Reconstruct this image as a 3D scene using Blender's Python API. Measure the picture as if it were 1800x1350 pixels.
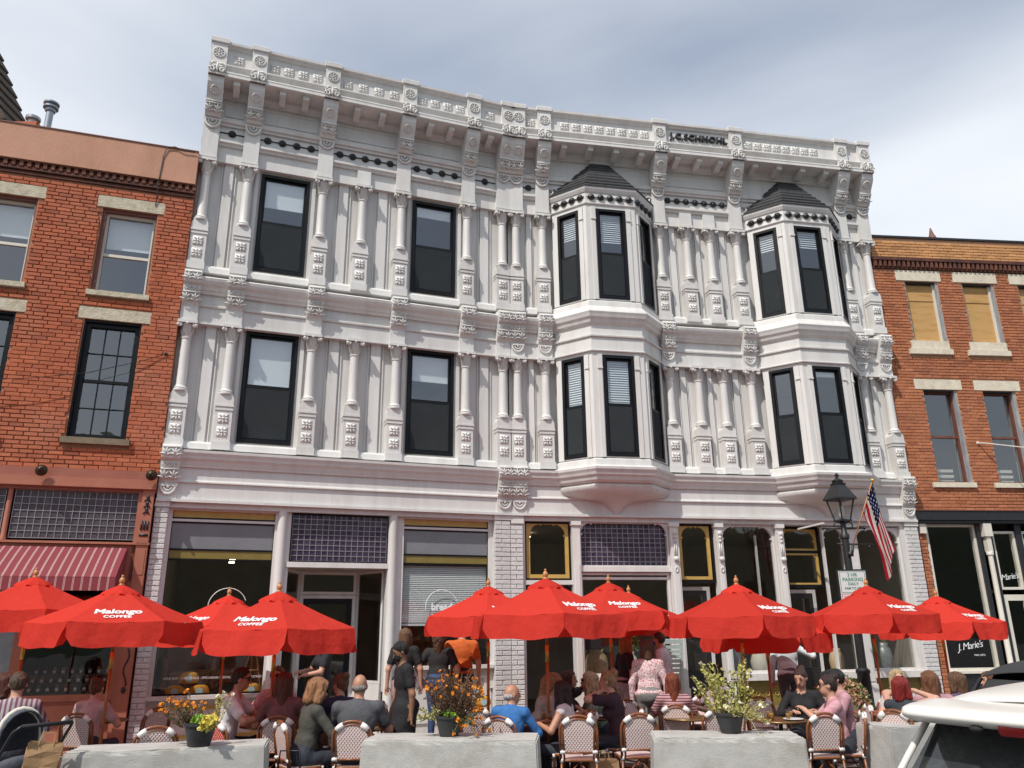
import bpy, bmesh, math, random
import numpy as np
from mathutils import Matrix, Vector, Euler
R = math.radians
for o in list(bpy.data.objects): bpy.data.objects.remove(o)
SC = bpy.context.scene
COL = SC.collection
rnd = random.Random(7)

# ------------------------------------------------------------------ camera
cam_d = bpy.data.cameras.new('camera'); cam = bpy.data.objects.new('camera', cam_d); COL.objects.link(cam)
cam_d.sensor_width = 36; cam_d.lens = 36*1381.45/1800; cam_d.clip_start = .05; cam_d.clip_end = 2000
cam.matrix_world = Matrix.Translation((0, 0, 1.8)) @ Matrix.Rotation(R(90+17.433), 4, 'X') @ Matrix.Rotation(R(-.572), 4, 'Z')
SC.camera = cam
# ------------------------------------------------------------------ sun and sky
SUN_EL, SUN_AZ = 53.0, 234.0          # elevation; direction towards the sun measured counter-clockwise from +x
sd = Vector((math.cos(R(SUN_EL))*math.cos(R(SUN_AZ)), math.cos(R(SUN_EL))*math.sin(R(SUN_AZ)), math.sin(R(SUN_EL))))
sl = bpy.data.lights.new('sun', 'SUN'); sl.energy = 3.5; sl.angle = R(.5); sl.color = (1, .955, .89)
so = bpy.data.objects.new('sun', sl); COL.objects.link(so); so.rotation_euler = sd.to_track_quat('Z', 'Y').to_euler()
so.location = (-20, -25, 40)
W_ = bpy.data.worlds.new('World'); SC.world = W_; W_.use_nodes = True
nt = W_.node_tree; nt.nodes.clear()
def N(t, kind, **kw):
    n = t.nodes.new(kind)
    for k, v in kw.items(): setattr(n, k, v)
    return n
out = N(nt, 'ShaderNodeOutputWorld'); bg = N(nt, 'ShaderNodeBackground'); bg.inputs[1].default_value = .115
sky = N(nt, 'ShaderNodeTexSky', sky_type='NISHITA', sun_disc=False)
sky.sun_elevation = R(SUN_EL); sky.sun_rotation = R(90-SUN_AZ); sky.air_density = 1.1; sky.dust_density = 1.5; sky.ozone_density = 1.6
tc = N(nt, 'ShaderNodeTexCoord')
mp = N(nt, 'ShaderNodeMapping'); mp.inputs['Scale'].default_value = (.7, 1.1, 3.4); mp.inputs['Location'].default_value = (9.15, 0, 3); mp.inputs['Rotation'].default_value = (0, R(18), R(25))
nz = N(nt, 'ShaderNodeTexNoise'); nz.inputs['Scale'].default_value = 1.05; nz.inputs['Detail'].default_value = 8; nz.inputs['Roughness'].default_value = .44; nz.inputs['Distortion'].default_value = .35
rp = N(nt, 'ShaderNodeValToRGB'); rp.color_ramp.elements[0].position = .36; rp.color_ramp.elements[0].color = (.3, .3, .3, 1)
rp.color_ramp.elements[1].position = .66; rp.color_ramp.elements[1].color = (1, 1, 1, 1)
mx = N(nt, 'ShaderNodeMix', data_type='RGBA'); mx.inputs['B'].default_value = (7.2, 7.5, 7.9, 1)
L = nt.links.new
L(tc.outputs['Generated'], mp.inputs[0]); L(mp.outputs[0], nz.inputs['Vector']); L(nz.outputs['Fac'], rp.inputs[0])
L(rp.outputs[0], mx.inputs['Factor']); L(sky.outputs[0], mx.inputs['A']); L(mx.outputs['Result'], bg.inputs[0]); L(bg.outputs[0], out.inputs[0])
SC.view_settings.view_transform = 'Standard'; SC.view_settings.look = 'None'; SC.view_settings.gamma = 1; SC.view_settings.exposure = 0.22
SC.view_settings.use_curve_mapping = False

# ------------------------------------------------------------------ mesh helpers
class MB:
    def __init__(s): s.v = []; s.f = []; s.m = []
    def add(s, vs, fs, mi=0, M=None):
        b = len(s.v)
        s.v += [tuple(M @ Vector(p)) if M is not None else tuple(p) for p in vs]
        s.f += [tuple(b+i for i in f) for f in fs]; s.m += [mi]*len(fs); return s
    def box(s, x0, x1, y0, y1, z0, z1, mi=0, M=None):
        return s.add([(x0,y0,z0),(x1,y0,z0),(x1,y1,z0),(x0,y1,z0),(x0,y0,z1),(x1,y0,z1),(x1,y1,z1),(x0,y1,z1)],
                     [(0,3,2,1),(4,5,6,7),(0,1,5,4),(1,2,6,5),(2,3,7,6),(3,0,4,7)], mi, M)
    def loft(s, rings, mi=0, M=None, cap=True, closed=True):
        n = len(rings[0]); vs = [p for r in rings for p in r]; fs = []
        for i in range(len(rings)-1):
            for j in range(n if closed else n-1):
                k = (j+1) % n; fs.append((i*n+j, i*n+k, (i+1)*n+k, (i+1)*n+j))
        if cap: fs += [tuple(range(n-1, -1, -1)), tuple(range((len(rings)-1)*n, len(rings)*n))]
        return s.add(vs, fs, mi, M)
    def prism(s, poly, z0, z1, mi=0, M=None):            # xy polygon (ccw) pulled up in z
        return s.loft([[(x, y, z0) for x, y in poly], [(x, y, z1) for x, y in poly]], mi, M)
    def prof(s, nz_, x0, x1, mi=0, M=None):              # (outward, z) profile pulled along x; outward is -y
        return s.loft([[(x0, -n, z) for n, z in nz_], [(x1, -n, z) for n, z in nz_]], mi, M)
    def lathe(s, pr, seg=16, mi=0, M=None, a0=0, a1=2*math.pi):
        full = abs(a1-a0-2*math.pi) < 1e-6; n = seg if full else seg+1
        rings = [[(r*math.cos(a0+(a1-a0)*j/seg), r*math.sin(a0+(a1-a0)*j/seg), z) for j in range(n)] for r, z in pr]
        return s.loft(rings, mi, M, closed=full)
    def tube(s, pts, r, seg=8, mi=0, M=None, cap=True, close=False):
        pts = [Vector(p) for p in pts]; n = len(pts); rs = r if isinstance(r, (list, tuple)) else [r]*n
        rings = []; u = None
        for i, p in enumerate(pts):
            if close: t = pts[(i+1) % n]-pts[i-1]
            else: t = pts[min(i+1, n-1)]-pts[max(i-1, 0)]
            t.normalize()
            if u is None: u = t.orthogonal().normalized()
            u = (u-t*u.dot(t)); u = u.normalized() if u.length > 1e-6 else t.orthogonal().normalized()
            w = t.cross(u)
            rings.append([tuple(p+(u*math.cos(2*math.pi*j/seg)+w*math.sin(2*math.pi*j/seg))*rs[i]) for j in range(seg)])
        if close: rings.append(rings[0])
        return s.loft(rings, mi, M, cap=cap and not close)
    def ball(s, c, r, seg=10, rin=6, mi=0, M=None):
        r3 = r if isinstance(r, (tuple, list)) else (r, r, r)
        rings = []
        for i in range(rin+1):
            a = -math.pi/2+math.pi*(i+.0)/rin; a = max(min(a, math.pi/2-.06), -math.pi/2+.06)
            rings.append([(c[0]+r3[0]*math.cos(a)*math.cos(2*math.pi*j/seg), c[1]+r3[1]*math.cos(a)*math.sin(2*math.pi*j/seg), c[2]+r3[2]*math.sin(a)) for j in range(seg)])
        return s.loft(rings, mi, M)
    def mesh(s, name, mats, smooth=False):
        me = bpy.data.meshes.new(name); me.from_pydata(s.v, [], s.f)
        for m in (mats if isinstance(mats, (list, tuple)) else [mats]): me.materials.append(m)
        if any(s.m): me.polygons.foreach_set('material_index', s.m)
        if smooth: me.polygons.foreach_set('use_smooth', [True]*len(me.polygons))
        if smooth == 'auto':
            bm = bmesh.new(); bm.from_mesh(me)
            for e in bm.edges: e.smooth = e.is_manifold and e.calc_face_angle(9) < R(40)
            bm.to_mesh(me); bm.free()
        me.update(); return me
I4 = Matrix.Identity(4)
def T(x, y=0, z=0): return Matrix.Translation((x, y, z))
def RZ(a): return Matrix.Rotation(R(a), 4, 'Z')
def RX(a): return Matrix.Rotation(R(a), 4, 'X')
def RY(a): return Matrix.Rotation(R(a), 4, 'Y')
def S3(x, y=None, z=None): return Matrix.Diagonal((x, x if y is None else y, x if z is None else z, 1))
WM = {}
def obj(name, me, parent=None, M=I4, **props):
    """link one object; M is its WORLD matrix"""
    o = bpy.data.objects.new(name, me); COL.objects.link(o)
    WM[o.name] = M.copy()
    if parent is not None:
        o.parent = parent; o.matrix_basis = WM[parent.name].inverted() @ M
    else: o.matrix_basis = M
    for k, v in props.items(): o[k] = v
    return o
def thing(name, label, cat, M=I4, group=None):
    o = obj(name, None, None, M); o.empty_display_size = .2
    o['label'] = label; o['category'] = cat
    if group: o['group'] = group
    return o
def tag(o, label, cat, group=None):
    o['label'] = label; o['category'] = cat
    if group: o['group'] = group
    return o
def struct(name, me, M=I4): return obj(name, me, None, M, kind='structure')

# ------------------------------------------------------------------ materials
def mat(name, c1, c2=None, scale=8, rough=.6, bump=0, bscale=None, detail=4, dirt=None, dscale=.6, damt=.5, metal=0, spec=.5, stretch=None, coords='pos', tone=None, sheen=0):
    m = bpy.data.materials.new(name); m.use_nodes = True; t = m.node_tree; b = t.nodes['Principled BSDF']
    b.inputs['Roughness'].default_value = rough; b.inputs['Metallic'].default_value = metal
    b.inputs['Specular IOR Level'].default_value = spec
    if coords == 'pos': g = N(t, 'ShaderNodeNewGeometry').outputs['Position']
    else: g = N(t, 'ShaderNodeTexCoord').outputs['Object']
    if stretch:
        q = N(t, 'ShaderNodeMapping'); q.inputs['Scale'].default_value = stretch; t.links.new(g, q.inputs[0]); g = q.outputs[0]
    col = None
    if c2 is None: b.inputs['Base Color'].default_value = (*c1, 1)
    else:
        n = N(t, 'ShaderNodeTexNoise'); n.inputs['Scale'].default_value = scale; n.inputs['Detail'].default_value = detail; n.inputs['Roughness'].default_value = .6
        t.links.new(g, n.inputs['Vector'])
        r = N(t, 'ShaderNodeValToRGB'); r.color_ramp.elements[0].position = .32; r.color_ramp.elements[1].position = .68
        r.color_ramp.elements[0].color = (*c1, 1); r.color_ramp.elements[1].color = (*c2, 1)
        t.links.new(n.outputs['Fac'], r.inputs[0]); col = r.outputs[0]
    if tone:                                              # per piece shift of brightness
        if tone == 'obj': tv = N(t, 'ShaderNodeObjectInfo').outputs['Random']
        else:
            a = N(t, 'ShaderNodeAttribute'); a.attribute_name = 'tone'; tv = a.outputs['Fac']
        if tone == 'soft': tv = N(t, 'ShaderNodeObjectInfo').outputs['Random']
        r2 = N(t, 'ShaderNodeValToRGB'); els = r2.color_ramp.elements
        els[0].position = 0; els[0].color = (.68, .62, .64, 1); els[1].position = 1; els[1].color = (1.16, 1.2, 1.22, 1)
        e = els.new(.12); e.color = (.90, .88, .89, 1); e = els.new(.85); e.color = (1.05, 1.04, 1.03, 1)
        if tone == 'soft':
            for q in els: v = .95+.08*q.position; q.color = (v, v*.997, v*.99, 1)
        t.links.new(tv, r2.inputs[0])
        mm = N(t, 'ShaderNodeMix', data_type='RGBA', blend_type='MULTIPLY'); mm.inputs['Factor'].default_value = 1
        t.links.new(col, mm.inputs['A']); t.links.new(r2.outputs[0], mm.inputs['B']); col = mm.outputs['Result']
    if dirt:
        n = N(t, 'ShaderNodeTexNoise'); n.inputs['Scale'].default_value = dscale; n.inputs['Detail'].default_value = 8; n.inputs['Roughness'].default_value = .7
        t.links.new(g, n.inputs['Vector'])
        r = N(t, 'ShaderNodeValToRGB'); r.color_ramp.elements[0].position = .48; r.color_ramp.elements[1].position = .75
        r.color_ramp.elements[0].color = (0, 0, 0, 1); r.color_ramp.elements[1].color = (damt, damt, damt, 1)
        t.links.new(n.outputs['Fac'], r.inputs[0])
        mm = N(t, 'ShaderNodeMix', data_type='RGBA'); mm.inputs['B'].default_value = (*dirt, 1)
        if col is None: mm.inputs['A'].default_value = (*c1, 1)
        else: t.links.new(col, mm.inputs['A'])
        t.links.new(r.outputs[0], mm.inputs['Factor']); col = mm.outputs['Result']
    if col is not None: t.links.new(col, b.inputs['Base Color'])
    if bump:
        n = N(t, 'ShaderNodeTexNoise'); n.inputs['Scale'].default_value = bscale or scale*3; n.inputs['Detail'].default_value = 5
        t.links.new(g, n.inputs['Vector'])
        bp = N(t, 'ShaderNodeBump'); bp.inputs['Strength'].default_value = bump; bp.inputs['Distance'].default_value = .02
        t.links.new(n.outputs['Fac'], bp.inputs['Height']); t.links.new(bp.outputs[0], b.inputs['Normal'])
    return m
def glass_mat(name, tint=(.92, .94, .94), ior=2.7, rough=.0):
    m = bpy.data.materials.new(name); m.use_nodes = True; t = m.node_tree; t.nodes.clear()
    o = N(t, 'ShaderNodeOutputMaterial'); tr = N(t, 'ShaderNodeBsdfTransparent'); gl = N(t, 'ShaderNodeBsdfGlossy'); fr = N(t, 'ShaderNodeFresnel'); mi = N(t, 'ShaderNodeMixShader')
    tr.inputs[0].default_value = (*tint, 1); gl.inputs['Roughness'].default_value = rough; fr.inputs[0].default_value = ior
    nn = N(t, 'ShaderNodeTexNoise'); nn.inputs['Scale'].default_value = 1.3; bp = N(t, 'ShaderNodeBump'); bp.inputs['Strength'].default_value = .12; bp.inputs['Distance'].default_value = .05
    g = N(t, 'ShaderNodeNewGeometry'); t.links.new(g.outputs['Position'], nn.inputs['Vector']); t.links.new(nn.outputs['Fac'], bp.inputs['Height']); t.links.new(bp.outputs[0], gl.inputs['Normal'])
    inv = N(t, 'ShaderNodeMath', operation='SUBTRACT'); inv.inputs[0].default_value = 1; t.links.new(g.outputs['Backfacing'], inv.inputs[1]); mu = N(t, 'ShaderNodeMath', operation='MULTIPLY'); t.links.new(fr.outputs[0], mu.inputs[0]); t.links.new(inv.outputs[0], mu.inputs[1]); t.links.new(mu.outputs[0], mi.inputs[0]); t.links.new(tr.outputs[0], mi.inputs[1]); t.links.new(gl.outputs[0], mi.inputs[2]); t.links.new(mi.outputs[0], o.inputs[0])
    return m
PAINT = (.60, .575, .555)
m_white = mat('pale grey paint', (.64, .625, .605), (.69, .678, .66), 2.2, .5, .15, 30, dirt=(.38, .33, .28), dscale=1.5, damt=.4, stretch=(2.2, 2.2, .3), tone='soft')
m_whitebrick = mat('painted brick', (.58, .57, .56), (.64, .63, .62), 9, .6, .5, 40, dirt=(.38, .35, .32), dscale=2.5, damt=.3)
m_black = mat('black window paint', (.006, .0065, .008), rough=.45, spec=.25)
m_iron = mat('black iron', (.012, .013, .015), (.022, .022, .024), 20, .45, .1)
m_slate = mat('dark slate', (.028, .028, .031), (.055, .055, .058), 12, .6, .3)
m_glass = glass_mat('window glass')
m_shopglass = glass_mat('shop glass', (.9, .91, .9), 1.8)
m_screen = bpy.data.materials.new('insect screen'); m_screen.use_nodes = True; _t = m_screen.node_tree; _t.nodes.clear()
_o = N(_t, 'ShaderNodeOutputMaterial'); _d = N(_t, 'ShaderNodeBsdfDiffuse'); _d.inputs[0].default_value = (.055, .062, .066, 1); _tr = N(_t, 'ShaderNodeBsdfTransparent'); _tr.inputs[0].default_value = (.8, .8, .8, 1); _mx = N(_t, 'ShaderNodeMixShader')
_nz = N(_t, 'ShaderNodeTexNoise'); _nz.inputs['Scale'].default_value = 3; _nz.inputs['Detail'].default_value = 4; _ma = N(_t, 'ShaderNodeMapRange'); _ma.inputs['To Min'].default_value = .3; _ma.inputs['To Max'].default_value = .85; _g = N(_t, 'ShaderNodeNewGeometry')
_t.links.new(_g.outputs['Position'], _nz.inputs['Vector']); _t.links.new(_nz.outputs['Fac'], _ma.inputs['Value']); _t.links.new(_ma.outputs[0], _mx.inputs[0]); _t.links.new(_tr.outputs[0], _mx.inputs[1]); _t.links.new(_d.outputs[0], _mx.inputs[2]); _t.links.new(_mx.outputs[0], _o.inputs[0])
m_blind = mat('white blind', (.82, .84, .86), rough=.6)
m_gold = mat('amber painted panel', (.46, .29, .07), (.54, .36, .10), 5, .45)
m_olive = mat('olive panel', (.19, .145, .035), (.23, .18, .05), 5, .3)
m_greyglass = mat('grey backed glass', (.19, .20, .215), (.22, .23, .25), 3, .12)
m_interior = mat('interior plaster', (.34, .29, .25), (.42, .37, .32), 2, .8)
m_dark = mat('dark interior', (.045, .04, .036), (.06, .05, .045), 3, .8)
m_wood = mat('interior wood floor', (.16, .09, .05), (.22, .13, .07), 4, .5, stretch=(1, 8, 1))
# ------------------------------------------------------------------ white building
BX, BY = -.0297, 15.0
ML = T(BX, BY) @ RZ(90-69.843); MR = T(BX, BY) @ RZ(90-79.4705)
def plate(mb, poly, y0, y1, mi=0, M=None):               # xz polygon (ccw seen from -y) pulled along y
    return mb.loft([[(x, y0, z) for x, z in poly], [(x, y1, z) for x, z in poly]], mi, M)
def arc(cx, cz, r, a0, a1, n, rz=None):
    rz = rz or r
    return [(cx+r*math.cos(R(a0+(a1-a0)*i/n)), cz+rz*math.sin(R(a0+(a1-a0)*i/n))) for i in range(n+1)]
wb = thing('commercial_building', 'pale grey painted Victorian commercial building with columns, bay windows and bracketed cornice', 'building', T(BX, BY))

# ornaments (shared meshes); front face looks to -y, origin on the surface
def me_rosette(sz):
    mb = MB(); h = sz/2
    mb.box(-h*.93, h*.93, -.006, .004, -h*.93, h*.93)
    for i in range(8):
        d = .55*h if i % 2 == 0 else .74*h
        mb.ball((0, 0, 0), (.42*h, .018, .17*h) if i % 2 == 0 else (.46*h, .018, .21*h), 7, 4, 0, RY(i*45) @ T(d, -.006, 0))
    mb.ball((0, -.01, 0), (.26*h, .03, .26*h), 8, 4)
    return mb.mesh('rosette', m_white, True)
ROS = me_rosette(.19); ROSP = me_rosette(.205)
def me_disc():
    mb = MB()
    mb.tube([(.105*math.cos(a*math.pi/8), -.008, .105*math.sin(a*math.pi/8)) for a in range(16)], .012, 6, close=True)
    for i in range(8): mb.ball((0, 0, 0), (.014, .016, .03), 6, 4, 0, RY(i*45) @ T(0, -.008, .062))
    mb.ball((0, -.008, 0), (.022, .025, .022), 8, 4); return mb.mesh('disc', m_white, True)
DISC = me_disc()
def me_wreath():
    mb = MB()
    for i in range(14): mb.ball((0, 0, 0), (.026, .02, .016), 6, 4, 0, RY(i*360/14+20) @ T(0, -.008, .075) @ RY(30))
    return mb.mesh('wreath', m_white, True)
WREATH = me_wreath()
def me_fan(w, h):                                        # leaf relief on a block face
    mb = MB()
    for cx in (-w/4, w/4):
        for i in range(5):
            a = 20+i*35
            mb.tube([(cx, -.004, -h*.42), (cx+.45*w/2*math.cos(R(a))*.6, -.02, -h*.42+h*.55*math.sin(R(a))), (cx+.95*w/2*math.cos(R(a))*.9, -.006, -h*.42+h*.84*math.sin(R(a)))], [.006, .016, .007], 5)
    mb.tube([(-w/2+.01, -.008, h*.44), (w/2-.01, -.008, h*.44)], .012, 5)
    return mb.mesh('leaf_relief', m_white, True)
FAN = me_fan(.29, .2)
def me_dmotif():
    mb = MB(); pts = [(-.11, -.012, .0)]+[(.11*math.cos(R(a)), -.012, .11*1.15*math.sin(R(a))) for a in range(180, 361, 15)]
    mb.tube(pts, .024, 6)
    pts = [(.062*math.cos(R(a)), -.012, .07*math.sin(R(a))) for a in range(180, 361, 20)]; mb.tube(pts, .016, 6)
    mb.ball((0, -.012, -.012), .026, 8, 5); mb.box(-.135, .135, -.034, 0, 0, .035)
    return mb.mesh('half_round_relief', m_white, 'auto')
DMO = me_dmotif()
def me_acanthus():
    mb = MB()
    for s in (-1, 1):
        mb.tube([(s*(.075+.045*math.cos(R(a))*(1-a/700)), -.02, -.03+.05*math.sin(R(a))*(1-a/700)) for a in range(0, 400, 36)], .016, 6)
        mb.tube([(s*.11, -.012, .03), (s*.07, -.03, .085), (s*.02, -.015, .1)], [.012, .02, .012], 6)
    mb.ball((0, -.02, .02), (.022, .03, .085), 8, 6)
    return mb.mesh('acanthus_relief', m_white, True)
ACA = me_acanthus()
def me_scrolls():
    mb = MB()
    for x in (-.09, 0, .09):
        mb.tube([(x+.03*math.cos(a), -.008, .03*math.sin(a)) for a in [i*math.pi/5 for i in range(10)]], .009, 5, close=True); mb.ball((x, -.008, 0), .012, 6, 4)
    return mb.mesh('scroll_row', m_white, True)
SCR = me_scrolls()
# column: z=0 at plinth bottom, top of capital 2.27
def me_pedestal():
    mb = MB()
    mb.box(-.155, .155, -.06, .16, 0, .14)
    mb.box(-.14, .14, -.035, .16, .14, .70)
    mb.box(-.15, .15, -.05, .16, .70, .735); mb.box(-.143, .143, -.038, .16, .735, .765); mb.box(-.155, .155, -.06, .16, .765, .80)
    plate(mb, [(-.145, .80), (.145, .80), (.145, .90)]+arc(0, .90, .145, 0, 180, 10, .12)[1:-1]+[(-.145, .90)], -.05, .16)
    return mb.mesh('pedestal', m_white)
PED = me_pedestal()
def me_shaft():
    mb = MB(); M = T(0, .03, 0)
    mb.lathe([(.125, .985), (.13, 1.0), (.125, 1.02), (.105, 1.03), (.115, 1.045), (.105, 1.06), (.092, 1.075), (.086, 1.1), (.083, 1.5), (.077, 1.94), (.09, 1.95), (.09, 1.965), (.076, 1.975)], 18, 0, M)
    return mb.mesh('column', m_white, 'auto')
SHAFT = me_shaft()
def me_capital():
    mb = MB(); M = T(0, .03, 0)
    mb.lathe([(.076, 1.965), (.08, 2.05), (.095, 2.12), (.13, 2.2)], 16, 0, M)
    mb.box(-.16, .16, -.125, .16, 2.215, 2.265)
    for row, (z, r, n, sz, off) in enumerate(((2.0, .08, 8, .055, 0), (2.06, .088, 8, .06, 22.5))):
        for i in range(n):
            a = off+i*45
            mb.add([(-.028, -r, z-.02), (.028, -r, z-.02), (.034, -r-.018, z+sz*.6), (-.034, -r-.018, z+sz*.6), (0, -r-.05, z+sz*1.25), (0, -r-.012, z+.02)],
                   [(0,1,5),(1,2,5),(5,2,4),(5,4,3),(0,5,3)], 0, M @ RZ(a))
    for sx in (-1, 1):
        mb.tube([(sx*(.125+.04*math.cos(R(a))*(1-a/620)), -.10-.0*a, 2.175+.04*math.sin(R(a))*(1-a/620)) for a in range(90, 500, 40)], .016, 6)
        mb.ball((sx*.145, -.085, 2.175), (.034, .05, .034), 8, 5)
    mb.ball((0, -.12, 2.205), .024, 6, 4)
    return mb.mesh('capital', m_white, 'auto')
CAP = me_capital()
colL = [-6.057, -5.31, -3.90, -3.115, -2.32, -.93, -.153]; colR = [.149, .725, 3.38, 4.017, 4.572, 5.21, 7.86, 8.45]
def column(M):
    c = obj('column', SHAFT, wb, M); obj('capital', CAP, c, M); p = obj('pedestal', PED, c, M)
    obj('rosette', ROS, c, M @ T(0, -.035, .315)); obj('rosette', ROS, c, M @ T(0, -.035, .555))
for MW, cs in ((ML, colL), (MR, colR)):
    for s in cs:
        column(MW @ T(s, 0, 4.80)); column(MW @ T(s, 0, 8.09))

def part(name, mb, MW, mats=None, smooth=False, parent=None): return obj(name, mb.mesh(name, mats or m_white, smooth), parent or wb, MW)
def wall_open(mb, x0, x1, z0, z1, ops, y0, y1, mi=0):
    xs = sorted({x0, x1, *[v for o in ops for v in o[:2] if x0 < v < x1]}); zs = sorted({z0, z1, *[v for o in ops for v in o[2:4] if z0 < v < z1]})
    for a, b in zip(xs, xs[1:]):
        run = None
        for c, d in zip(zs, zs[1:]):
            hole = any(o[0]-1e-6 <= a and b <= o[1]+1e-6 and o[2]-1e-6 <= c and d <= o[3]+1e-6 for o in ops)
            if hole:
                if run: mb.box(a, b, y0, y1, run[0], run[1], mi); run = None
            else: run = (run[0], d) if run else (c, d)
        if run: mb.box(a, b, y0, y1, run[0], run[1], mi)
winL = [(-5.07, -4.14), (-2.07, -1.14)]
BAYS = [2.08, 6.62]; BW, BF, BN = 1.13, .54, .58
XL0, XL1, XR0, XR1 = -6.21, .03, -.03, 8.60
mb = MB(); wall_open(mb, XL0, 0, 4.5, 12.0, [(a, b, z0, z1) for a, b in winL for z0, z1 in ((4.99, 7.065), (8.29, 10.345))], .16, .38); part('wall', mb, ML)
mb = MB(); wall_open(mb, 0, XR1, 4.5, 12.0, [(c-1.0, c+1.0, z0, z1) for c in BAYS for z0, z1 in ((4.95, 7.1), (8.2, 10.4))], .16, .38); part('wall', mb, MR)
# raised panels and vertical fillets between the columns
def vpanels(MW, a, b):
    w = b-a
    for z0, z1 in ((4.93, 7.07), (8.21, 10.40)):
        mb = MB(); mb.box(a+w*.36, a+w*.72, .11, .17, z0, z1); mb.box(a+w*.26, a+w*.30, .135, .17, z0, z1); mb.box(a+w*.80, a+w*.84, .135, .17, z0, z1); part('wall_panel', mb, MW)
for a, b in ((-6.057, -5.31), (-3.90, -3.115), (-3.115, -2.32), (-.93, -.153)): vpanels(ML, a+.14, b-.14)
for a, b in ((.149, .725), (3.38, 4.017), (4.017, 4.572), (4.572, 5.21), (7.86, 8.45)): vpanels(MR, a+.14, b-.14)
# entablatures: full-length mouldings
def mould(name, MW, x0, x1, polys):
    mb = MB()
    for p in polys: mb.prof(p, x0, x1)
    return part(name, mb, MW)
def rect(n0, n1, z0, z1): return [(n0, z0), (n1, z0), (n1, z1), (n0, z1)]
for MW, x0, x1 in ((ML, XL0, -.0), (MR, -.0, XR1)):
    mould('fascia', MW, x0, x1, [rect(-.3, .06, 3.885, 3.93), rect(-.3, .0, 3.93, 4.215), [(-.3, 4.215), (.035, 4.215), (.035, 4.235), (.02, 4.262), (-.3, 4.262)], rect(-.3, .005, 4.262, 4.47)])
    mould('cornice', MW, x0, x1, [[(-.2, 4.47), (.04, 4.47), (.05, 4.51), (.055, 4.512), (.075, 4.57), (.11, 4.605), (.12, 4.607), (.13, 4.65), (.16, 4.70), (.165, 4.745), (.14, 4.75), (-.2, 4.80)]])
    mould('sill_band', MW, x0, x1, [[(-.2, 4.80), (-.005, 4.80), (-.02, 4.90), (-.06, 4.94), (-.2, 4.94)]])
    mould('architrave', MW, x0, x1, [rect(-.2, -.03, 7.07, 7.39), [(-.2, 7.39), (.0, 7.39), (.005, 7.42), (-.02, 7.44), (-.2, 7.44)], rect(-.2, -.06, 7.44, 7.66), rect(-.2, -.01, 7.065, 7.09)])
    mould('cornice', MW, x0, x1, [[(-.2, 7.64), (-.01, 7.64), (.005, 7.69), (.03, 7.70), (.05, 7.76), (.09, 7.79), (.10, 7.80), (.125, 7.85), (.14, 7.90), (.12, 7.925), (-.2, 8.04)]])
    mould('sill_band', MW, x0, x1, [[(-.2, 8.06), (-.005, 8.06), (-.02, 8.17), (-.06, 8.22), (-.2, 8.22)]])
    mould('frieze', MW, x0, x1, [rect(-.2, -.04, 10.395, 10.73), [(-.2, 10.73), (.0, 10.73), (.015, 10.77), (.05, 10.79), (.05, 10.84), (-.2, 10.86)], rect(-.2, -.02, 10.86, 11.16), [(-.2, 11.16), (.02, 11.16), (.025, 11.2), (.06, 11.22), (.07, 11.28), (.03, 11.30), (.03, 11.335), (-.2, 11.345)], rect(-.2, -.03, 11.345, 11.79), [(-.2, 11.77), (.02, 11.77), (.04, 11.82), (.09, 11.86), (.10, 11.935), (-.2, 11.935)]])
    mould('cornice', MW, x0, x1, [[(-.3, 11.93), (.50, 11.93), (.50, 11.985), (.488, 11.99), (.488, 12.005), (.50, 12.01), (.50, 12.025), (.485, 12.03), (.48, 12.05), (.40, 12.075), (.40, 12.11), (.43, 12.15), (.475, 12.18), (.48, 12.20), (.47, 12.215), (.36, 12.25), (-.3, 12.25)]])
    mould('parapet', MW, x0, x1, [rect(.10, .36, 12.25, 12.64), [(.09, 12.63), (.37, 12.63), (.40, 12.65), (.405, 12.68), (.45, 12.70), (.455, 12.75), (.43, 12.77), (.09, 12.78)]])
# frieze panels (raised border round a sunk field)
def fpanel(MW, a, b):
    mb = MB(); z0, z1 = 11.40, 11.72
    for q in ((a, b, z0, z0+.03), (a, b, z1-.03, z1), (a, a+.03, z0+.03, z1-.03), (b-.03, b, z0+.03, z1-.03)): mb.box(q[0], q[1], .012, .04, q[2], q[3])
    part('frieze_panel', mb, MW)
# modillions, beads, rosettes of each parapet field
BEAD = MB(); BEAD.lathe([(.0, -.035), (.03, -.034), (.05, -.018), (.055, 0), (.05, .014), (.02, .02)], 12, 0, RX(-90)); 
_b = MB(); _b.lathe([(.01, -.012), (.042, -.012), (.055, .0), (.05, .012), (.03, .03), (.022, .032), (.014, .042), (.004, .044)], 12, 0, RX(90)); BEAD = _b.mesh('bead', m_iron, True)
def me_modillion():
    mb = MB(); plate_ = [(.08, 11.93), (.08, 11.77), (.16, 11.765), (.26, 11.80), (.34, 11.82), (.42, 11.83), (.42, 11.93)]
    mb.prof([(n, z-11.93) for n, z in plate_][::-1], -.06, .06); return mb.mesh('modillion', m_white)
MODI = me_modillion()
def chain(MW, a, b, n, z=11.02, y=.02, parent=None):
    mb = MB(); mb.tube([(a, y-.012, z), (b, y-.012, z)], .011, 6); rod = obj('bead_rod', mb.mesh('bead_rod', m_iron, True), parent or wb, MW)
    for i in range(n): obj('bead', BEAD, rod, MW @ T(a+(b-a)*(i+.5)/n, y-.012, z) @ S3(1.38))
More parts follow.
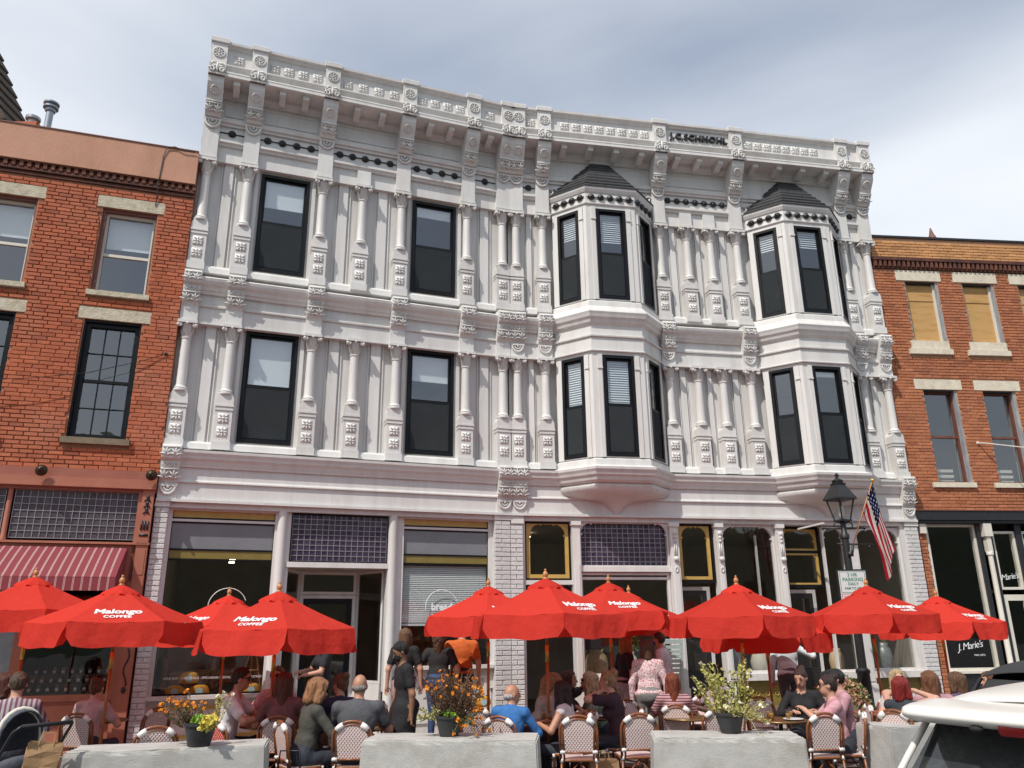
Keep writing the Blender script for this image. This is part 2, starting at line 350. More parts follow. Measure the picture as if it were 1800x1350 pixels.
def field(MW, a, b, nmod, nros, nbead, ros=None, panel=True):
    if panel: fpanel(MW, a+.05, b-.05)
    for i in range(nmod): obj('modillion', MODI, wb, MW @ T(a+(b-a)*(i+.5 if nmod == 1 else (i+.75 if nmod == 2 else i+.5))/(nmod if nmod != 2 else 2.5), 0, 11.93))
    if nros:
        for i in range(nros):
            x = a+(b-a)*(i+.5)/nros if ros is None else ros[0]+(ros[1]-ros[0])*i/max(nros-1, 1)
            obj('rosette', ROSP, wb, MW @ T(x, -.362, 12.42))
    if nbead: chain(MW, a, b, nbead)
h = .15
field(ML, -6.057+h, -5.31-h, 1, 1, 1); field(ML, -5.31+h, -3.90-h, 2, 4, 4); field(ML, -3.90+h, -2.32-h, 2, 4, 5); field(ML, -2.32+h, -.93-h, 2, 4, 4); field(ML, -.93+h, -.153-h, 1, 1, 1)
field(MR, .149+h, .725-h, 0, 1, 1); field(MR, .725+h, 3.38-h, 4, 8, 0, (1.2, 3.05), False); field(MR, 3.38+h, 5.21-h, 3, 0, 7); field(MR, 5.21+h, 7.86-h, 4, 8, 0, (5.55, 7.2), False); field(MR, 7.86+h, 8.45-h, 0, 1, 1, (8.0, 8.0))
# big brackets with pilaster strip and parapet pier
def me_bracket(w):
    mb = MB(); p = [(-.19, 10.395), (.07, 10.395), (.07, 11.16), (.10, 11.24), (.155, 11.245), (.19, 11.30), (.27, 11.47), (.30, 11.475), (.30, 11.505), (.275, 11.51), (.33, 11.62), (.40, 11.72), (.44, 11.80), (.46, 11.945), (-.19, 11.945)]
    mb.prof([(n, z-10.395) for n, z in p], -w/2, w/2)
    mb.prof([(n, z-10.395) for n, z in rect(.05, .085, 10.395, 10.425)], -w/2-.01, w/2+.01)
    return mb.mesh('bracket', m_white)
def me_pier(w):
    mb = MB()
    mb.prof([(.15, 0), (.52, 0), (.525, .03), (.50, .05), (.50, .20), (.47, .24), (.455, .26), (.455, .80), (.15, .80)], -w/2, w/2)
    mb.prof([(.10, .76), (.49, .76), (.495, .85), (.47, .875), (.10, .885)], -w/2-.02, w/2+.02)
    return mb.mesh('parapet_pier', m_white)
BRK, PIER, BRK2, PIER2 = me_bracket(.29), me_pier(.29), me_bracket(.3), me_pier(.3)
def bracket(M):
    b = obj('bracket', BRK, wb, M @ T(0, 0, 10.395)); p = obj('parapet_pier', PIER, wb, M @ T(0, 0, 11.93))
    obj('wreath', WREATH, b, M @ T(0, -.37, 11.68) @ RX(32)); obj('leaf_relief', FAN, b, M @ T(0, -.235, 11.37) @ RX(26)); obj('half_round_relief', DMO, b, M @ T(0, -.075, 11.19) @ S3(1.18))
    obj('disc', DISC, p, M @ T(0, -.457, 12.46)); obj('acanthus_relief', ACA, p, M @ T(0, -.505, 12.05) @ S3(1.2))
for s in (-6.057, -5.31, -3.90, -2.32, -.93, -.153): bracket(ML @ T(s, 0, 0))
for s in (.149, .725, 3.38, 5.21, 7.86, 8.45): bracket(MR @ T(s, 0, 0))
for MW, s in ((ML, -3.115), (MR, 4.017), (MR, 4.572)):
    mb = MB(); mb.box(s-.135, s+.135, -.03, .2, 10.40, 10.715); mb.box(s-.15, s+.15, -.045, .2, 10.372, 10.40); part('pilaster_strip', mb, MW)
# storey brackets
def me_sbr(d):
    mb = MB(); mb.prof([(-.19, .69), (.19, .69), (.205, .71), (.2, .90), (.185, .93), (-.19, .97)], -.145, .145)
    mb.prof([(-.19, .0), (.03, .0), (.03, .30), (.07, .36), (.12, .52), (.13, .66), (.17, .69), (-.19, .69)], -.145, .145)
    mb.box(-.155, .155, -.045, .16, -.0, .03)
    return mb.mesh('storey_bracket', m_white)
SBR = me_sbr(0)
def sbracket(M, dm, z=7.07):
    b = obj('storey_bracket', SBR, wb, M @ T(0, 0, z))
    obj('leaf_relief', FAN, b, M @ T(0, -.205, z+.80) @ S3(.95, 1, .9)); obj('leaf_relief', FAN, b, M @ T(0, -.105, z+.44) @ RX(17)); obj('scroll_row', SCR, b, M @ T(0, -.135, z+.60))
    if dm: obj('half_round_relief', DMO, b, M @ T(0, -.033, z+.25))
for s in colL:
    if s != -3.115: sbracket(ML @ T(s, 0, 0), False)
for s in colR:
    if s not in (4.017, 4.572): sbracket(MR @ T(s, 0, 0), True)
for MW, s in ((ML, -6.057), (ML, -.153), (MR, .149), (MR, 8.45)): sbracket(MW @ T(s, 0, 0), True, 3.885)

# sash windows: origin at bottom left of the opening, frame w x h, front face at y=0
def me_frame(w, h, t=.06):
    mb = MB()
    for q in ((0, w, 0, t), (0, w, h-t, h), (0, t, t, h-t), (w-t, w, t, h-t)): mb.box(q[0], q[1], -.01, .09, q[2], q[3])
    return mb.mesh('window', m_black)
def me_sash(w, h, t=.045):
    mb = MB()
    for q in ((0, w, 0, t), (0, w, h-t, h), (0, t, t, h-t), (w-t, w, t, h-t)): mb.box(q[0], q[1], 0, .03, q[2], q[3])
    return mb.mesh('sash', m_black)
_wc = {}
def sash_window(M, w, h, blind=.5, slat=False, parent=None, screen=True, fm=None, split=.5):
    k = (w, h, split)
    if k not in _wc:
        iw = w-.12; h1 = (h-.12)*split
        mb = MB(); mb.box(.04, iw-.04, .012, .016, .04, h1-.04); p = mb.mesh('pane', m_glass)
        mb = MB(); mb.box(.03, iw-.03, -.006, -.002, .03, h1-.03); sc = mb.mesh('insect_screen', m_screen)
        mb = MB(); mb.box(.04, iw-.04, .012, .016, .04, h-.12-h1-.04); p2 = mb.mesh('pane', m_glass)
        _wc[k] = (me_frame(w, h), me_sash(iw, h1+.02), me_sash(iw, h-.12-h1), p, p2, sc)
    F, S1, S2, P, P2, SCN = _wc[k]; h1 = (h-.12)*split
    o = obj('window', F, parent or wb, M)
    obj('sash', S1, o, M @ T(.06, .015, .06)); obj('sash', S2, o, M @ T(.06, .048, .06+h1))
    obj('pane', P, o, M @ T(.06, .015, .06)); obj('pane', P2, o, M @ T(.06, .048, .06+h1))
    if screen: obj('insect_screen', SCN, o, M @ T(.06, .015, .06))
    if blind > 0:
        mb = MB(); zt = h-.07; zb = h-.07-blind*(h-.12)
        if slat:
            n = max(3, int((zt-zb)/.048))
            for i in range(n):
                z = zt-(zt-zb)*(i+.5)/n; mb.add([(.08, .085, z-.02), (w-.08, .085, z-.02), (w-.08, .11, z+.02), (.08, .11, z+.02)], [(0, 1, 2, 3)])
            mb.box(.08, w-.08, .083, .115, zt-.03, zt+.02)
        else: mb.box(.075, w-.075, .085, .091, zb, zt); mb.box(.075, w-.075, .08, .096, zb-.02, zb+.012)
        obj('blind', mb.mesh('blind', m_blind), o, M)
    return o
for (a, b), (bu, bl) in zip(winL, ((.3, .47), (.12, .27))):
    sash_window(ML @ T(a, .13, 8.29), b-a, 2.055, bu); sash_window(ML @ T(a, .13, 4.99), b-a, 2.075, bl)
    for z0, z1 in ((4.93, 7.07), (8.21, 10.40)):
        for x0, x1 in ((a-.11, a-.04), (b+.04, b+.11)): mb = MB(); mb.box(x0, x1, .12, .17, z0, z1); part('window_casing', mb, ML)
# ---- bay windows
def foot(c, off):
    t = off*math.tan(R(22.25)); e = off/math.sin(R(44.5)) if off > -.3 else 0
    # mitred offset of the canted footprint (outward is -y)
    d = math.hypot(BW-BF, BN); nx, ny = BN/d, (BW-BF)/d
    x0 = BW+off/nx; x1 = BF+off*(1-ny)/nx
    return [(c-x0, 0), (c-x1, -(BN+off)), (c+x1, -(BN+off)), (c+x0, 0)]
def bayband(mb, c, segs, back=.16):
    rings = []
    for z, off in segs:
        f = foot(c, off); rings.append([(f[0][0], back, z), (f[0][0], f[0][1], z), (f[1][0], f[1][1], z), (f[2][0], f[2][1], z), (f[3][0], f[3][1], z), (f[3][0], back, z)])
    mb.loft(rings)
def faceM(c, i):                                         # frames of the three faces: origin at left end, x along the face, -y outward
    f = foot(c, 0); (ax, ay), (bx, by) = f[i], f[i+1]
    return MR @ T(ax, ay, 0) @ Matrix.Rotation(math.atan2(by-ay, bx-ax), 4, 'Z'), math.hypot(bx-ax, by-ay)
for bi, c in enumerate(BAYS):
    mb = MB(); bayband(mb, c, [(4.47, .0), (4.51, .05), (4.57, .07), (4.605, .105), (4.65, .12), (4.70, .15), (4.745, .155), (4.77, .10), (4.80, .03), (4.91, .02), (4.95, -.03)]); part('bay_base', mb, MR)
    mb = MB()                                            # rounded tray under the bay
    rings = []
    for z, sx, sn in ((3.93, .06, .02), (4.0, .1, .05), (4.12, .22, .10), (4.20, .42, .17), (4.24, .80, .34), (4.30, .96, .46), (4.37, 1.0, .52), (4.42, 1.0, .54), (4.47, .96, .52)):
        rings.append([(c-BW*sx, .05, z), (c-BW*sx, -.0, z), (c-(BF+.05)*sx, -sn, z), (c, -sn-.01, z), (c+(BF+.05)*sx, -sn, z), (c+BW*sx, -.0, z), (c+BW*sx, .05, z)])
    mb.loft(rings); part('bay_tray', mb, MR, smooth='auto')
    mb = MB(); bayband(mb, c, [(7.03, .0), (7.09, .01), (7.09, .045), (7.11, .05), (7.13, .015), (7.40, .015), (7.40, .05), (7.43, .055), (7.45, .02), (7.45, .0), (7.66, .0), (7.69, .04), (7.70, .06), (7.76, .08), (7.80, .115), (7.85, .13), (7.90, .15), (7.925, .14), (8.03, .06), (8.06, .04), (8.17, .03), (8.22, -.03)]); part('bay_belt', mb, MR)
    mb = MB(); bayband(mb, c, [(10.34, .0), (10.38, .0), (10.40, .03), (10.42, .035), (10.44, .01), (10.66, .01), (10.68, .03), (10.72, .05), (10.75, .065), (10.80, .07)]); part('bay_header', mb, MR)
    for z0, z1, zw, hw in ((4.95, 7.03, 4.97, 2.055), (8.22, 10.34, 8.245, 2.06)):
        for i in range(3):
            MF, Lf = faceM(c, i)
            if i == 1: a, b = Lf/2-.325, Lf/2+.325
            else:
                a, b = Lf*.155, Lf*.775
                if i == 2: a, b = Lf-b, Lf-a
            mb = MB(); wall_open(mb, 0.0, Lf, z0, z1, [(a, b, zw, zw+hw)], 0.0, .12); part('bay_wall', mb, MF)
            blindv = [(.28, .35, .1), (.22, .22, .0)][bi][i] if z0 > 8 else [(.5, .5, .3), (.0, .06, .0)][bi][i]
            sash_window(MF @ T(a, .0, zw), b-a, hw, blindv, bi == 0 or z0 > 8)
            posts = ((a-.1, a-.02), (b+.02, b+.1)) if i == 1 else (((b+.03, b+.11),) if i == 0 else ((a-.11, a-.03),))
            for x0, x1 in posts:
                mb = MB(); mb.box(x0, x1, -.02, .01, z0, z1); mb.box(x0-.01, x1+.01, -.04, .01, z1-.30, z1-.265); mb.box(x0-.005, x1+.005, -.028, .01, z1-.265, z1); part('bay_post', mb, MF)
    for i, nb in ((0, 4), (1, 5), (2, 4)):
        MF, Lf = faceM(c, i); chain(MF, 0.02, Lf-.02, nb, 10.56, -.015)
    # slated roof in courses
    n = 8; top = 11.76
    for j in range(n):
        t0, t1 = j/n, (j+1)/n
        def ring(t, z, ex=0):
            f = foot(c, .05+ex); a = [(c+(x-c)*(1-t)+(.19*t*(1 if x > c else -1) if abs(x-c) < .9 else .2*t*(1 if x > c else -1)), y*(1-t)+0*t) for x, y in f]
            return [(a[0][0], .16, z)]+[(x, y, z) for x, y in a]+[(a[3][0], .16, z)]
        z0, z1 = 10.79+(top-10.79)*t0, 10.79+(top-10.79)*t1
        mb = MB(); mb.loft([ring(t0, z0+.004, .035), ring(t0, z0+.03, .04), ring(t1, z1+.012, .0)]); part('slate_course', mb, MR, m_slate)
    for s in (-1, 1):                                    # little leaf ornaments beside the roof
        mb = MB(); x = c+s*1.12
        mb.tube([(x-s*.12, .0, 10.98), (x-s*.04, -.03, 11.04), (x+s*.05, -.03, 11.0), (x+s*.12, -.02, 11.06)], [.012, .03, .022, .01], 6); mb.tube([(x, -.02, 11.0), (x-s*.02, -.03, 10.92), (x+s*.05, -.02, 10.86)], [.02, .024, .01], 6); part('leaf_ornament', mb, MR, smooth=True)
# lettering on the parapet
def text_mesh(txt, size, ext, m, offset=0, shear=0, space=1.0, align='CENTER'):
    cu = bpy.data.curves.new('t', 'FONT'); cu.body = txt; cu.size = size; cu.extrude = ext; cu.offset = offset; cu.shear = shear; cu.space_character = space
    cu.align_x = align; cu.align_y = 'CENTER'; cu.resolution_u = 3
    o = bpy.data.objects.new('t', cu); COL.objects.link(o); dg = bpy.context.evaluated_depsgraph_get(); dg.update()
    me = bpy.data.meshes.new_from_object(o.evaluated_get(dg)); bpy.data.objects.remove(o); bpy.data.curves.remove(cu)
    me.materials.clear(); me.materials.append(m); return me
STAND = RX(90)                                           # text lying in xy -> standing, facing -y
obj('lettering', text_mesh('J.C.SCHMOHL', .21, .028, m_iron, .005, 0, 1.08), wb, MR @ T(4.34, -.385, 12.44) @ STAND)
# shell behind the fronts: slabs, rear wall, roof
for MW, x0, x1 in ((ML, XL0+.02, .2), (MR, -.1, XR1-.02)):
    mb = MB()
    for z0, z1 in ((4.0, 4.3), (7.2, 7.5), (10.9, 11.1), (12.2, 12.35)): mb.box(x0, x1, .3, 6, z0, z1)
    mb.box(x0, x1, 6, 6.2, .1, 12.6); mb.box(x0, x0+.2, .39, 6, .1, 12.6); mb.box(x1-.2, x1, .39, 6, .1, 12.6)
    part('inner_shell', mb, MW, m_interior)
# ------------------------------------------------------------------ ground
m_road = mat('asphalt', (.10, .097, .093), (.14, .136, .13), 30, .9, .5, 120, dirt=(.1, .095, .09), dscale=.8, damt=.5)
m_walk = mat('pavement concrete', (.30, .28, .25), (.38, .36, .33), 6, .85, .3, 60, dirt=(.18, .16, .14), dscale=1.2, damt=.5)
m_conc = mat('concrete', (.40, .39, .365), (.47, .46, .43), 7, .85, .35, 110, dirt=(.22, .19, .15), dscale=2.6, damt=.6)
m_stone = mat('limestone', (.46, .40, .28), (.60, .54, .42), 9, .85, .6, 40, dirt=(.20, .17, .12), dscale=7, damt=.65)
m_stone2 = mat('pale limestone', (.60, .53, .41), (.70, .64, .52), 7, .85, .4, 40, dirt=(.32, .27, .2), dscale=5, damt=.45)
m_stone3 = mat('brown sandstone', (.16, .12, .08), (.23, .18, .12), 8, .85, .4, 40)
mb = MB(); mb.add([(-900, -900, 0), (900, -900, 0), (900, 900, 0), (-900, 900, 0)], [(0, 1, 2, 3)]); struct('road', mb.mesh('road', m_road))
OL = Vector((-5.8957, 12.782)); OR = Vector((8.4306, 16.653))
MA = T(OL.x, OL.y) @ RZ(90-72); MC = T(OR.x, OR.y) @ RZ(90-84)
def wpt(M, x, y): p = M @ Vector((x, y, 0)); return (p.x, p.y)
front = [wpt(MA, -14, -2.3), wpt(MA, 0.2, -2.3), wpt(ML, -3, -2.35), wpt(MR, -.0, -2.4), wpt(MR, 8.6, -2.4), wpt(MC, 15, -2.5)]
rear = [wpt(MA, -14, .5), wpt(MA, 0, .5), wpt(ML, -3, .5), wpt(MR, 0, .5), wpt(MR, 8.6, .5), wpt(MC, 15, .5)]
pav = struct('pavement', (lambda mb: (mb.prism(front+rear[::-1], -.05, .13), mb)[1])(MB()).mesh('pavement', m_walk))
# paving slabs (slightly proud of their bed) and kerb stones
SL = MB(); SL.loft([[(-.595, -.37, 0), (.595, -.37, 0), (.595, .37, 0), (-.595, .37, 0)], [(-.585, -.36, .008), (.585, -.36, .008), (.585, .36, .008), (-.585, .36, .008)]]); SLAB = SL.mesh('slab', m_walk)
for MW, x0, x1 in ((ML, -6.0, -.3), (MR, .3, 8.4), (MC, .4, 3)):
    nx = int((x1-x0)/1.2)
    for i in range(nx):
        for j in range(3): obj('slab', SLAB, pav, MW @ T(x0+(i+.5)*(x1-x0)/nx, -.55-j*.76, .131) @ S3((x1-x0)/nx/1.2, 1, 1))
for a, b in zip(front, front[1:]):
    d = Vector(b)-Vector(a); n = max(1, round(d.length/1.5)); ang = math.atan2(d.y, d.x)
    for i in range(n):
        p = Vector(a)+d*(i/n); mb = MB(); w = d.length/n-.01; mb.loft([[(0, -.02, -.05), (w, -.02, -.05), (w, .15, -.05), (0, .15, -.05)], [(0, -.02, .125), (w, -.02, .125), (w, .15, .125), (0, .15, .125)], [(.01, -.005, .14), (w-.01, -.005, .14), (w-.01, .14, .14), (.01, .14, .14)]])
        obj('kerb_stone', mb.mesh('kerb_stone', m_conc), pav, T(p.x, p.y) @ Matrix.Rotation(ang, 4, 'Z'))
# wooded bluff across the street, behind the viewer (seen mirrored in the glass)
m_hill = mat('wooded hillside', (.012, .02, .008), (.035, .05, .018), .25, .9, .8, .4)
mb = MB(); rings = []
for j in range(9):
    d = 60+j*22; zz = [0, 6, 14, 24, 33, 38, 40, 41, 38][j]
    rings.append([(x, -d-18*math.sin(x*.013), zz*(1+.22*math.sin(x*.021+1)+.10*math.sin(x*.063+j))) for x in range(-420, 421, 12)])
mb.loft(rings, cap=False, closed=False); struct('hill', mb.mesh('hill', m_hill, True))

# ------------------------------------------------------------------ white building: shop fronts
m_tile = mat('purple glass tile', (.035, .022, .05), (.07, .045, .085), 25, .12, .1)
m_came = mat('zinc came', (.32, .30, .32), rough=.4, metal=.4)
m_tread = mat('counter cream', (.55, .52, .46), rough=.5)
# painted brick piers, bricks one by one
def me_brick(l, h, d=.035, b=.006):
    mb = MB(); mb.loft([[(-l/2, 0, -h/2), (l/2, 0, -h/2), (l/2, 0, h/2), (-l/2, 0, h/2)][::-1], [(-l/2, -d+b, -h/2), (l/2, -d+b, -h/2), (l/2, -d+b, h/2), (-l/2, -d+b, h/2)][::-1], [(-l/2+b, -d, -h/2+b), (l/2-b, -d, -h/2+b), (l/2-b, -d, h/2-b), (-l/2+b, -d, h/2-b)][::-1]]); return mb
_bk = {}
def brick_me(l, h, m):
    k = (round(l, 2), round(h, 3), m.name)
    if k not in _bk: _bk[k] = me_brick(max(round(l, 2), .03), h).mesh('brick', m)
    return _bk[k]
def pier(MW, x0, x1, z0, z1, n=-.005, rh=.083):
    mb = MB(); mb.box(x0, x1, -n, .4, z0, z1); p = part('brick_pier', mb, MW, m_whitebrick)
    rows = int((z1-z0)/rh); w = x1-x0
    for r in range(rows):
        nb = max(1, round(w/.21)); xs = [x0+w*i/nb for i in range(nb+1)]
        if r % 2 and nb >= 1: xs = [x0]+[x0+w*(i+.5)/nb for i in range(nb)]+[x1]
        if nb == 1 and r % 2: xs = [x0, x0+w*.45, x1]
        for a, b in zip(xs, xs[1:]):
            obj('brick', brick_me(b-a-.012, rh-.012, m_whitebrick), p, MW @ T((a+b)/2, -n+.014+rnd.uniform(-.004, .004), z0+(r+.5)*rh))
pier(ML, -6.21, -6.0, .13, 3.80); pier(ML, -.345, -.03, .13, 3.80); pier(MR, -.03, .215, .13, 3.74); pier(MR, 8.30, 8.60, .13, 3.80)
for MW, a, b, z in ((ML, -6.22, -5.99, 3.80), (ML, -.355, -.02, 3.80), (MR, -.02, .225, 3.74), (MR, 8.29, 8.61, 3.80)):
    mb = MB(); mb.box(a, b, -.03, .3, z, 3.885); part('pier_cap', mb, MW)
for MW, x0, x1 in ((ML, -6.21, 0), (MR, 0, 8.6)):
    mb = MB(); mb.box(x0, x1, .02, .5, 3.80, 3.884); part('lintel', mb, MW)
    mb = MB(); mb.box(x0, x1, .3, 6, .05, .16); part('shop_floor', mb, MW, m_wood)
def strips(MW, name, x0, x1, z0, z1, t, y0, y1, m, bars=()):
    mb = MB()
    for q in ((x0, x1, z0, z0+t), (x0, x1, z1-t, z1), (x0, x0+t, z0+t, z1-t), (x1-t, x1, z0+t, z1-t)): mb.box(q[0], q[1], y0, y1, q[2], q[3])
    for z in bars: mb.box(x0+t, x1-t, y0, y1, z-t/2, z+t/2)
    return part(name, mb, MW, m)
def slab(MW, name, x0, x1, z0, z1, y0, y1, m, parent=None): mb = MB(); mb.box(x0, x1, y0, y1, z0, z1); return part(name, mb, MW, m, parent=parent)
def roundcol(MW, s, r, z0, z1):
    mb = MB(); mb.lathe([(r*1.35, z0), (r*1.35, z0+.12), (r*1.15, z0+.16), (r, z0+.2), (r*.97, z1-.1), (r*1.0, z1)], 20, 0, T(s, .09, 0)); part('shop_column', mb, MW, smooth='auto')
roundcol(ML, -4.18, .082, .13, 3.80); roundcol(ML, -2.25, .082, .13, 3.80)
def shopwin(MW, x0, x1, zg0, full=True):
    fr = strips(MW, 'shop_window', x0-.03, x1+.03, zg0-.05, 3.82, .05, .12, .2, m_white, ())
    slab(MW, 'mullion', x0, x1, 3.59, 3.63, .13, .19, m_white, fr)
    for nm, z0, z1, m in (('transom_panel', 3.655, 3.80, m_gold), ('transom_panel', 3.15, 3.57, m_greyglass), ('transom_panel', 2.99, 3.12, m_olive)):
        slab(MW, nm, x0+.03, x1-.03, z0, z1, .165, .18, m, fr)
    strips(MW, 'dark_frame', x0+.0, x1-.0, 3.635, 3.815, .025, .15, .19, m_black).parent = fr
    strips(MW, 'dark_frame', x0+.0, x1-.0, zg0, 3.59, .025, .15, .19, m_black, (3.135, 2.97)).parent = fr
    for o in fr.children: o.matrix_basis = I4
    slab(MW, 'pane', x0+.025, x1-.025, zg0+.025, 2.955, .168, .174, m_shopglass, fr)
    return fr
w1 = shopwin(ML, -5.96, -4.28, .88); w3 = shopwin(ML, -2.06, -.41, 1.22)
for x0, x1, zt in ((-6.0, -4.25, .82), (-2.1, -.36, 1.17)):
    slab(ML, 'bulkhead', x0, x1, .13, zt-.0, .15, .3, m_white); slab(ML, 'shop_sill', x0, x1, zt, zt+.06, .02, .3, m_white)
strips(ML, 'bulkhead_panel', -5.9, -4.35, .25, .72, .05, .12, .151, m_gold); strips(ML, 'bulkhead_panel', -2.0, -.46, .3, 1.05, .05, .125, .152, m_white)
slab(ML, 'window_bed', -6.0, -4.25, .74, .82, .3, 1.0, m_tread); slab(ML, 'window_bed', -2.1, -.36, 1.05, 1.15, .3, 1.0, m_tread)
for a, b in ((-6.0, -5.955), (-4.29, -4.25), (-4.10, -4.03), (-2.33, -2.31), (-2.19, -2.08), (-.41, -.345)): slab(ML, 'jamb', a, b, .83, 3.80, .11, .26, m_white)
def tiles(MW, x0, x1, z0, z1, nx, nz_, parent, y=.16, skip=None, mt=None):
    mb = MB(); w = (x1-x0)/nx; hh = (z1-z0)/nz_
    t = MB(); t.loft([[(-w*.46, 0, -hh*.46), (w*.46, 0, -hh*.46), (w*.46, 0, hh*.46), (-w*.46, 0, hh*.46)][::-1], [(-w*.40, -.012, -hh*.40), (w*.40, -.012, -hh*.40), (w*.40, -.012, hh*.40), (-w*.40, -.012, hh*.40)][::-1]])
    me = t.mesh('glass_tile', mt or m_tile)
    for i in range(nx+1): mb.box(x0+i*w-.006, x0+i*w+.006, y-.016, y+.01, z0, z1)
    for j in range(nz_+1): mb.box(x0, x1, y-.019, y+.007, z0+j*hh-.006, z0+j*hh+.006)
    mb.box(x0, x1, y+.012, y+.03, z0, z1, 1)
    g = part('tile_transom', mb, MW, [m_came, m_dark], parent=parent)
    for i in range(nx):
        for j in range(nz_):
            if skip and skip(i, j): continue
            obj('glass_tile', me, g if parent is wb else parent, MW @ T(x0+(i+.5)*w, y+.005+rnd.uniform(-.002, .002), z0+(j+.5)*hh) @ RX(rnd.uniform(-2, 2)) @ RZ(rnd.uniform(-2, 2)))
    return g
tiles(ML, -4.0, -2.35, 2.985, 3.79, 16, 9, wb)
strips(ML, 'transom_frame', -4.03, -2.32, 2.96, 3.80, .025, .11, .18, m_black); slab(ML, 'lintel', -4.06, -2.31, 2.87, 2.958, .05, .25, m_white)
# recessed entrance
ent = strips(ML, 'entrance_door', -3.72, -2.72, .16, 2.45, .06, .95, 1.0, m_white); slab(ML, 'door_leaf', -3.66, -2.78, .2, 2.38, .965, .985, m_shopglass, ent); strips(ML, 'stile', -3.65, -2.79, .2, 2.38, .09, .955, .995, m_black)
strips(ML, 'door_transom', -3.72, -2.72, 2.46, 2.86, .05, .95, 1.0, m_white); slab(ML, 'pane', -3.67, -2.77, 2.5, 2.82, .97, .976, m_shopglass)
slab(ML, 'recess_ceiling', -4.06, -2.31, 2.862, 2.90, .25, 1.3, m_interior)
for x0, y0, x1, y1 in ((-4.06, .28, -3.74, .97), (-2.34, .28, -2.70, .97)):
    d = math.hypot(x1-x0, y1-y0); Mq = ML @ T(x0, y0) @ Matrix.Rotation(math.atan2(y1-y0, x1-x0), 4, 'Z')
    strips(Mq, 'side_light', 0, d, .95, 2.86, .045, -.02, .02, m_white); slab(Mq, 'pane', .04, d-.04, 1.0, 2.82, -.004, .004, m_shopglass); slab(Mq, 'side_panel', 0, d, .13, .945, -.03, .03, m_white)
# roller blind with slats in the right hand shop window
mb = MB()
for i in range(30): z = 2.93-i*.033; mb.add([(-2.03, .22, z-.014), (-.44, .22, z-.014), (-.44, .235, z+.014), (-2.03, .235, z+.014)], [(0, 1, 2, 3)])
mb.box(-2.03, -.44, .215, .24, 1.90, 1.94); part('shop_blind', mb, ML, m_blind)
# right wing
def spandrel(mb, x, z, r, sx, y0, y1, mi=0):
    c = (x-sx*r, z-r); pts = [(x, z)]+[(c[0]+sx*r*math.cos(R(a)), c[1]+r*math.sin(R(a))) for a in (range(0, 91, 15))]
    if sx > 0: pts = pts
    else: pts = pts[::-1]
    plate(mb, pts[::-1] if sx > 0 else pts[::-1], y0, y1, mi)
def arched(MW, name, x0, x1, z0, z1, t, r, y0, y1, m, parent=None):
    mb = MB()
    for q in ((x0, x1, z0, z0+t), (x0, x1, z1-t, z1), (x0, x0+t, z0+t, z1-t), (x1-t, x1, z0+t, z1-t)): mb.box(q[0], q[1], y0, y1, q[2], q[3])
    for sx, x in ((-1, x0+t), (1, x1-t)):
        spandrel(mb, x, z1-t, r, sx, y0+.003, y1-.003); mb.box(min(x, x-sx*.03), max(x, x-sx*.03), y0+.003, y1-.003, z1-t-r-.03, z1-t-r)
        c0, c1 = sorted((x-sx*r, x-sx*(r+.03))); mb.box(c0, c1, y0+.003, y1-.003, z1-t-.025, z1-t)
    return part(name, mb, MW, m, parent=parent)
def post(MW, a, b, orn=True):
    mb = MB(); mb.box(a, b, -.02, .2, .13, 3.80); mb.box(a-.02, b+.02, -.05, .2, 3.72, 3.80); mb.box(a-.02, b+.02, -.04, .2, .13, .75); mb.box(a+.03, b-.03, -.035, .0, .8, 3.0); p = part('shop_post', mb, MW)
    if orn:
        mb = MB(); c = (a+b)/2
        for z, q in ((3.60, .045), (3.52, .035), (3.45, .03)): mb.ball((c, -.045, z), (q, .02, q), 8, 5)
        for s in (-.02, .02): mb.box(c+s-.008, c+s+.008, -.045, -.03, 3.15, 3.4)
        mb.ball((c, -.06, 3.1), (.06, .04, .05), 8, 5)
        for s in (-1, 1): mb.tube([(c+s*.025*math.cos(R(q)), -.04, 2.9+.05*math.sin(R(q))) for q in range(0, 300, 40)], .012, 5)
        part('post_ornament', mb, MW, smooth=True, parent=p)['kind'] = 'stuff'
post(MR, 1.17, 1.32, False); post(MR, 3.14, 3.31); post(MR, 4.10, 4.235); post(MR, 5.41, 5.545); post(MR, 6.95, 7.16, False); slab(MR, 'jamb', 8.2, 8.30, .13, 3.80, .02, .2, m_white); slab(MR, 'jamb', .215, .26, .13, 3.80, .05, .25, m_white)
def glazed(MW, x0, x1, z0, z1, y=.17, parent=None): return slab(MW, 'pane', x0, x1, z0, z1, y, y+.006, m_shopglass, parent)
# 1 amber arched light over a dark doorway
a1 = arched(MR, 'arched_window', .30, 1.13, 2.74, 3.82, .07, .2, .13, .18, m_gold); strips(MR, 'dark_frame', .26, 1.165, 2.70, 3.80, .038, .12, .2, m_black); glazed(MR, .36, 1.08, 2.8, 3.76, .165, a1)
slab(MR, 'transom_bar', .26, 1.17, 2.62, 2.70, .05, .25, m_white)
# 2 tile transom over wide window
tiles(MR, 1.36, 3.10, 2.965, 3.78, 16, 9, wb, .17); arched(MR, 'transom_arch', 1.33, 3.13, 2.95, 3.81, .03, .2, .06, .13, m_white); slab(MR, 'transom_bar', 1.32, 3.14, 2.86, 2.95, .04, .25, m_white)
w = strips(MR, 'shop_window', 1.33, 3.13, .98, 2.85, .05, .12, .2, m_white, (2.74,)); glazed(MR, 1.37, 3.08, 1.02, 2.8, .16, w)
